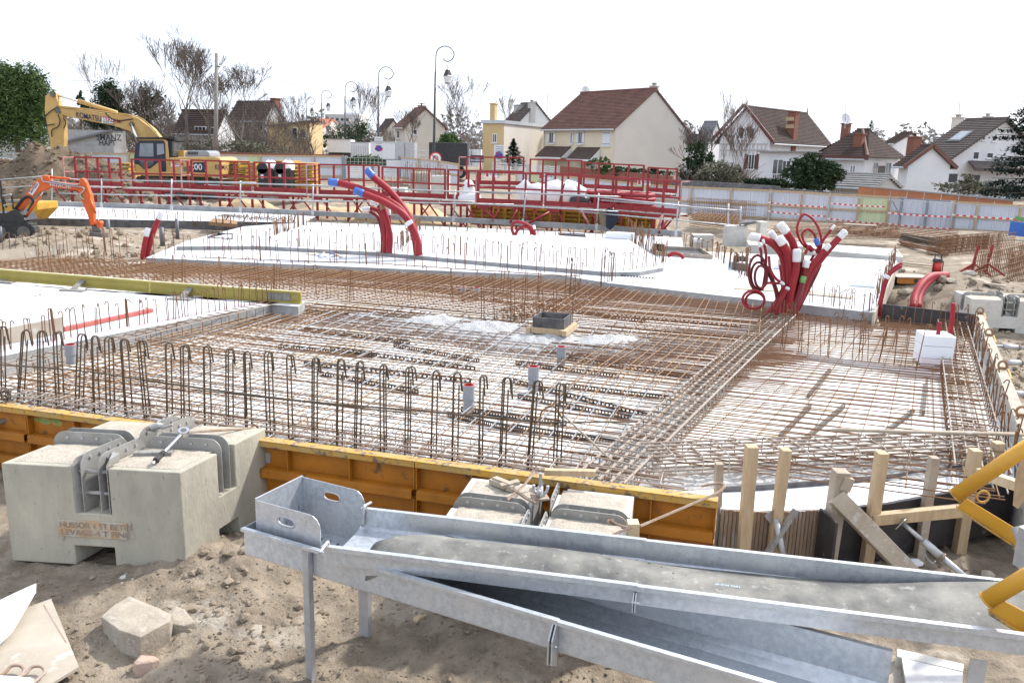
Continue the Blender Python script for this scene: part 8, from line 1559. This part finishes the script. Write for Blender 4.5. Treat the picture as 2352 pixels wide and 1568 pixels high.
bare_tree(946, 372, 84, 4.2, .8, 'low bare fruit tree before the pale gable', 23, 6, .15, low=.22); bare_tree(720, 372, 74, 4.0, .9, 'low bare shrub tree before the white truck', 24, 6, .12, low=.22); bare_tree(628, 368, 78, 3.6, .9, 'pruned bare tree before the ochre workshop', 25, 5, .12, low=.25); bare_tree(490, 355, 70, 5.6, .7, 'thin bare tree right beside the utility pole', 26, 6, .14, low=.22)
bare_tree(1665, 425, 68, 4.9, .45, 'slender pale birch before the patterned white house', 27, 6, .09, 'bark_pale', 'bark_pale', up=.8, low=.26); bare_tree(1700, 425, 66, 4.5, .6, 'small bare shrub below the patterned gable', 28, 6, .07, 'bark_pale', 'twig_red', low=.22, stems=2); bare_tree(340, 352, 76, 6.0, .8, 'twiggy bare tree left of the large bare tree', 29, 6, .14, 'bark', 'twig', low=.2, stems=2); bare_tree(385, 352, 74, 5.0, .8, 'short twiggy tree under the large bare tree', 30, 6, .14, low=.2); bare_tree(880, 350, 110, 7.0, .6, 'distant bare tree behind the trucks', 31, 6, .2, low=.24); bare_tree(835, 350, 105, 6.0, .6, 'distant bare tree beside the third lamp', 32, 6, .2, low=.24); bare_tree(680, 345, 100, 5.8, .7, 'distant bare tree behind the ochre workshop', 33, 6, .18, low=.22); bare_tree(250, 345, 95, 9.0, .55, 'pale distant bare tree behind the yellow arm', 34, 6, .18, 'bark_pale', 'bark_pale', low=.24); bare_tree(1600, 420, 64, 3.8, .8, 'twiggy dark shrub right of the cream gable', 35, 6, .1, low=.2, stems=2); bare_tree(620, 345, 92, 5.5, .7, 'twiggy tree behind the brown roofed house', 36, 6, .16, low=.22); bare_tree(1148, 340, 100, 5.0, .6, 'distant bare tree behind the ochre chimney', 37, 6, .14, low=.22)
def leafy(px, yb, Y, blobs, n, size, label, mt, trunk=True, name='leafy_tree', seed=1, droop=0, cat='tree', elong=1.0):
    # blobs: (px, py, rx m, rz m, ry m)
    rs = random.Random(seed); b_ = PY(px, yb, Y); t = thing(name, label, cat, b_); lf = MB()
    tot = sum(a[2] * a[3] * a[4] for a in blobs)
    for x, y, rx, rz, ry in blobs:
        c = PY(x, y, Y); k = int(n * rx * rz * ry / tot); cl = []
        for i in range(max(6, k // 24)):
            v = V((rs.gauss(0, 1), rs.gauss(0, 1), rs.gauss(0, 1))).normalized() * rs.random() ** .33; cl.append(c + V((v.x * rx, v.y * ry, v.z * rz)))
        for i in range(k):
            q = rs.choice(cl) + V((rs.gauss(0, 1) * rx, rs.gauss(0, 1) * ry, rs.gauss(0, 1) * rz)) * .13; s = size * rs.uniform(.6, 1.4); d = V((rs.uniform(-1, 1), rs.uniform(-1, 1), rs.uniform(-.6, .8) - droop)).normalized(); e = d.cross(V((rs.uniform(-1, 1), rs.uniform(-1, 1), rs.uniform(-1, 1)))).normalized()
            lf.add([q - d * s * elong, q + e * s * .42, q + d * s * elong, q - e * s * .42], [(0, 1, 2, 3)])
    tag(lf.build('crown', mt, t), kind='stuff')
    if trunk:
        tk = MB(); top = PY(blobs[0][0], blobs[0][1], Y); tk.tube([b_ - ZZ * .3, lerp(b_, top, .5), top], [.16, .12, .05], 6)
        for x, y, *_ in blobs[1:]: tk.tube([lerp(b_, top, .45), PY(x, y, Y)], [.07, .025], 5)
        tk.build('trunk', 'bark', t)
    return t
leafy(40, 340, 58, [(40, 250, 2.0, 2.6, 1.6), (15, 215, 1.5, 2.0, 1.4), (70, 205, 1.3, 1.6, 1.2), (95, 230, .8, 1.5, 1.0), (-30, 260, 2.2, 3.0, 1.6), (85, 285, 1.2, 1.6, 1.2), (10, 170, .9, .9, .8), (60, 180, .7, .9, .7)], 26000, .085, 'dense bamboo like green tree at the left edge', 'leaf_bamboo', seed=3, elong=1.8)
leafy(240, 345, 76, [(240, 245, 1.4, 1.9, 1.3), (255, 210, 1.1, 1.1, 1.0), (225, 270, 1.3, 1.2, 1.1), (265, 270, 1.1, 1.2, 1.0)], 8000, .12, 'dark evergreen tree behind the yellow excavator arm', 'leaf_dark', seed=4); leafy(186, 300, 80, [(186, 236, .35, .9, .35)], 500, .15, 'small dark pointed conifer left of the evergreen tree', 'leaf_dark', seed=5)
leafy(345, 340, 78, [(345, 225, 1.1, 1.2, 1.0), (330, 255, 1.3, 1.2, 1.0)], 1800, .15, 'thin dark evergreen behind the excavator boom', 'leaf_dark', seed=6)
leafy(1030, 372, 76, [(1030, 330, 1.0, .9, .9), (1022, 342, 1.1, .7, .9), (1042, 338, .9, .8, .8)], 3200, .12, 'round green bush left of the ochre house', 'leaf_mid', seed=7); 
def conifer(px, yb, yt, Y, w, label, mt, n=3500, seed=1, size=.12):
    rs = random.Random(seed); b_ = PY(px, yb, Y); H = zat(b_, yt) - b_.z; t = thing('conifer_tree', label, 'tree', b_); lf = MB()
    for i in range(n):
        f = rs.random() ** 1.3; a = rs.uniform(0, 6.28); r = w * (1 - f) * (.55 + .45 * rs.random() ** .5) * (1 + .25 * math.sin(f * 40)); q = b_ + V((math.cos(a) * r, math.sin(a) * r, H * (.04 + .96 * f))); d = V((math.cos(a), math.sin(a), rs.uniform(-.2, .5))).normalized(); e = d.cross(V((0, 0, 1))).normalized(); s = size * rs.uniform(.6, 1.3); lf.add([q - d * s, q + e * s * .4, q + d * s, q - e * s * .4], [(0, 1, 2, 3)])
    tag(lf.build('crown', mt, t), kind='stuff'); MB().tube([b_ - ZZ * .2, b_ + ZZ * H * .9], [.12, .03], 6).build('trunk', 'bark', t); return t
conifer(1178, 384, 319, 65, 1.1, 'dark conical conifer beside the no parking sign', 'leaf_dark', 4000, 2); conifer(1996, 330, 276, 95, 1.3, 'small distant conifer behind the low white house', 'leaf_mid', 1500, 3)
leafy(1862, 440, 55, [(1865, 395, 1.5, 1.0, 1.2), (1835, 398, 1.0, .8, 1.0), (1900, 398, 1.0, .8, 1.0), (1862, 375, 1.1, .6, .9), (1870, 418, 1.5, .7, 1.1)], 6500, .13, 'round dark evergreen tree before the low white house', 'leaf_dark', seed=9)
for px, yb, Y, bl, n, lab, mt, sd in ((1590, 425, 62, [(1590, 395, 1.0, 1.0, .8), (1600, 360, .9, 1.1, .7), (1620, 380, .8, .9, .7)], 3000, 'dark ivy covered shrub right of the cream gable', 'leaf_dark', 10), (1650, 428, 60, [(1650, 400, 1.4, .9, 1.0), (1680, 405, 1.0, .7, .8), (1625, 410, 1.0, .6, .8)], 3200, 'brownish hedge bush below the birch', 'leaf_grey', 11), (1775, 432, 58, [(1775, 422, 1.6, .35, .6), (1740, 420, 1.2, .3, .6)], 2000, 'clipped hedge below the sunroom', 'leaf_dark', 12), (2240, 436, 60, [(2210, 432, 2.0, .5, .8), (2270, 434, 2.0, .5, .8), (2222, 415, .9, .7, .6)], 2400, 'grey green hedge before the tall white house', 'leaf_grey', 13), (820, 385, 68, [(820, 375, 1.2, .5, .8), (845, 372, 1.2, .6, .8)], 1800, 'ivy hedge beside the centre gate', 'leaf_mid', 14), (800, 330, 95, [(790, 318, 2.2, 1.6, 1.2), (830, 312, 2.0, 1.8, 1.2), (760, 325, 1.6, 1.2, 1.0)], 3000, 'dark thicket behind the third lamp', 'leaf_dark', 15), (600, 345, 72, [(480, 340, 2.5, .8, 1), (600, 343, 2.5, .7, 1), (540, 340, 2.5, .8, 1)], 2600, 'greyish hedge behind the left hoarding', 'leaf_grey', 16), (1385, 398, 60, [(1375, 382, .8, .5, .5), (1390, 378, .6, .6, .5)], 600, 'yellowish shrub on the brick garden wall', 'leaf_mid', 17), (1480, 404, 60, [(1440, 394, 1.4, .35, .5), (1500, 398, 1.4, .35, .5)], 1200, 'dark creeper on the brick garden wall', 'leaf_dark', 18), (380, 345, 90, [(300, 330, 3.5, 1.5, 1.2), (420, 325, 3.5, 1.5, 1.2)], 3000, 'dark hedge mass behind the large bare tree', 'leaf_grey', 19)):
    leafy(px, yb, Y, bl, n, .12, lab, mt, trunk=False, name='shrub', seed=sd, cat='shrub')
# cedar at the right edge: tiers of drooping fans
b_ = PY(2352, 470, 47); t = thing('cedar_tree', 'dark cedar with drooping tiers at the right edge', 'tree', b_); rs = random.Random(8); lf = MB(); tk = MB(); H = zat(b_, 150) - b_.z; axc = b_ + V((.3, 0, 0)); tk.tube([axc - ZZ * .3, axc + ZZ * H], [.22, .04], 7)
for i in range(30):
    f = (i + .5) / 30; z = H * (.05 + .93 * f); L = 2.7 * (1 - f) ** .75 + .35; 
    for k in range(5):
        a = rs.uniform(0, 6.28); d = V((math.cos(a), math.sin(a), rs.uniform(-.05, .2))); p0 = axc + ZZ * z; Lk = L * rs.uniform(.7, 1.15); tk.tube([p0, p0 + d * Lk], [.035, .012], 4)
        for m_ in range(90):
            s = rs.random() ** .7; q = p0 + d * Lk * s + V((rs.gauss(0, .13), rs.gauss(0, .13), -abs(rs.gauss(0, .10)) - .12 * s)); e = V((rs.uniform(-1, 1), rs.uniform(-1, 1), -.4)).normalized(); w_ = e.cross(ZZ).normalized(); s2 = rs.uniform(.07, .18); lf.add([q - e * s2, q + w_ * s2 * .4, q + e * s2, q - w_ * s2 * .4], [(0, 1, 2, 3)])
tag(lf.build('crown', 'leaf_cedar', t), kind='stuff'); tk.build('trunk', 'bark', t)
# far wooded skyline
rs = random.Random(12); lf = MB()
for i in range(34000):
    x = rs.uniform(-900, 3200); Y = rs.uniform(150, 240); base = PY(x, 352, Y); q = V((base.x, base.y, -1 + (9.5 + 4 * fb(x * .01, 3, 1, 3)) * rs.random() ** .8)); s = rs.uniform(.3, .8); d = V((rs.uniform(-1, 1), rs.uniform(-1, 1), rs.uniform(-.5, 1))).normalized(); e = d.cross(V((rs.uniform(-1, 1), rs.uniform(-1, 1), rs.uniform(-1, 1)))).normalized(); lf.add([q - d * s, q + e * s * .5, q + d * s, q - e * s * .5], [(0, 1, 2, 3)])
mat('far_wood', (.21, .20, .185), (.28, .265, .245), .05, .9)
tag(lf.build('far_wood', 'far_wood'), 'hazy far wood closing the view behind the houses', 'wood', kind='stuff')

def brush(x0, x1, Y0, Y1, n, hm, label, seed, mt='twig'):
    rs = random.Random(seed); b = MB()
    for i in range(n):
        x = rs.uniform(x0, x1); Y = rs.uniform(Y0, Y1); q = PY(x, 352, Y); h = hm * (.55 + .45 * fb(x * .02, seed, 1, 3)); q.z = ground(q.x, q.y) + h * rs.random() ** .8; d = V((rs.uniform(-.7, .7), rs.uniform(-.5, .5), rs.uniform(.2, 1))).normalized(); L = rs.uniform(.5, 1.5); b.tube([q, q + d * L * .5, q + (d + V((rs.uniform(-.3, .3), 0, .1))) * L], [.022, .018, .012], 3, caps=False)
    return tag(b.build('bare_brush', mt), label, 'brush', kind='stuff')
brush(285, 720, 76, 98, 5200, 6.5, 'tangle of bare brush behind the left hoarding', 3); brush(760, 1110, 96, 120, 2600, 5.5, 'tangle of bare brush behind the parked trucks', 4); brush(1570, 1740, 60, 70, 900, 3.4, 'bare brush below the patterned white house', 5, 'twig_red'); brush(120, 300, 82, 100, 1300, 7, 'bare brush behind the block shed', 6)
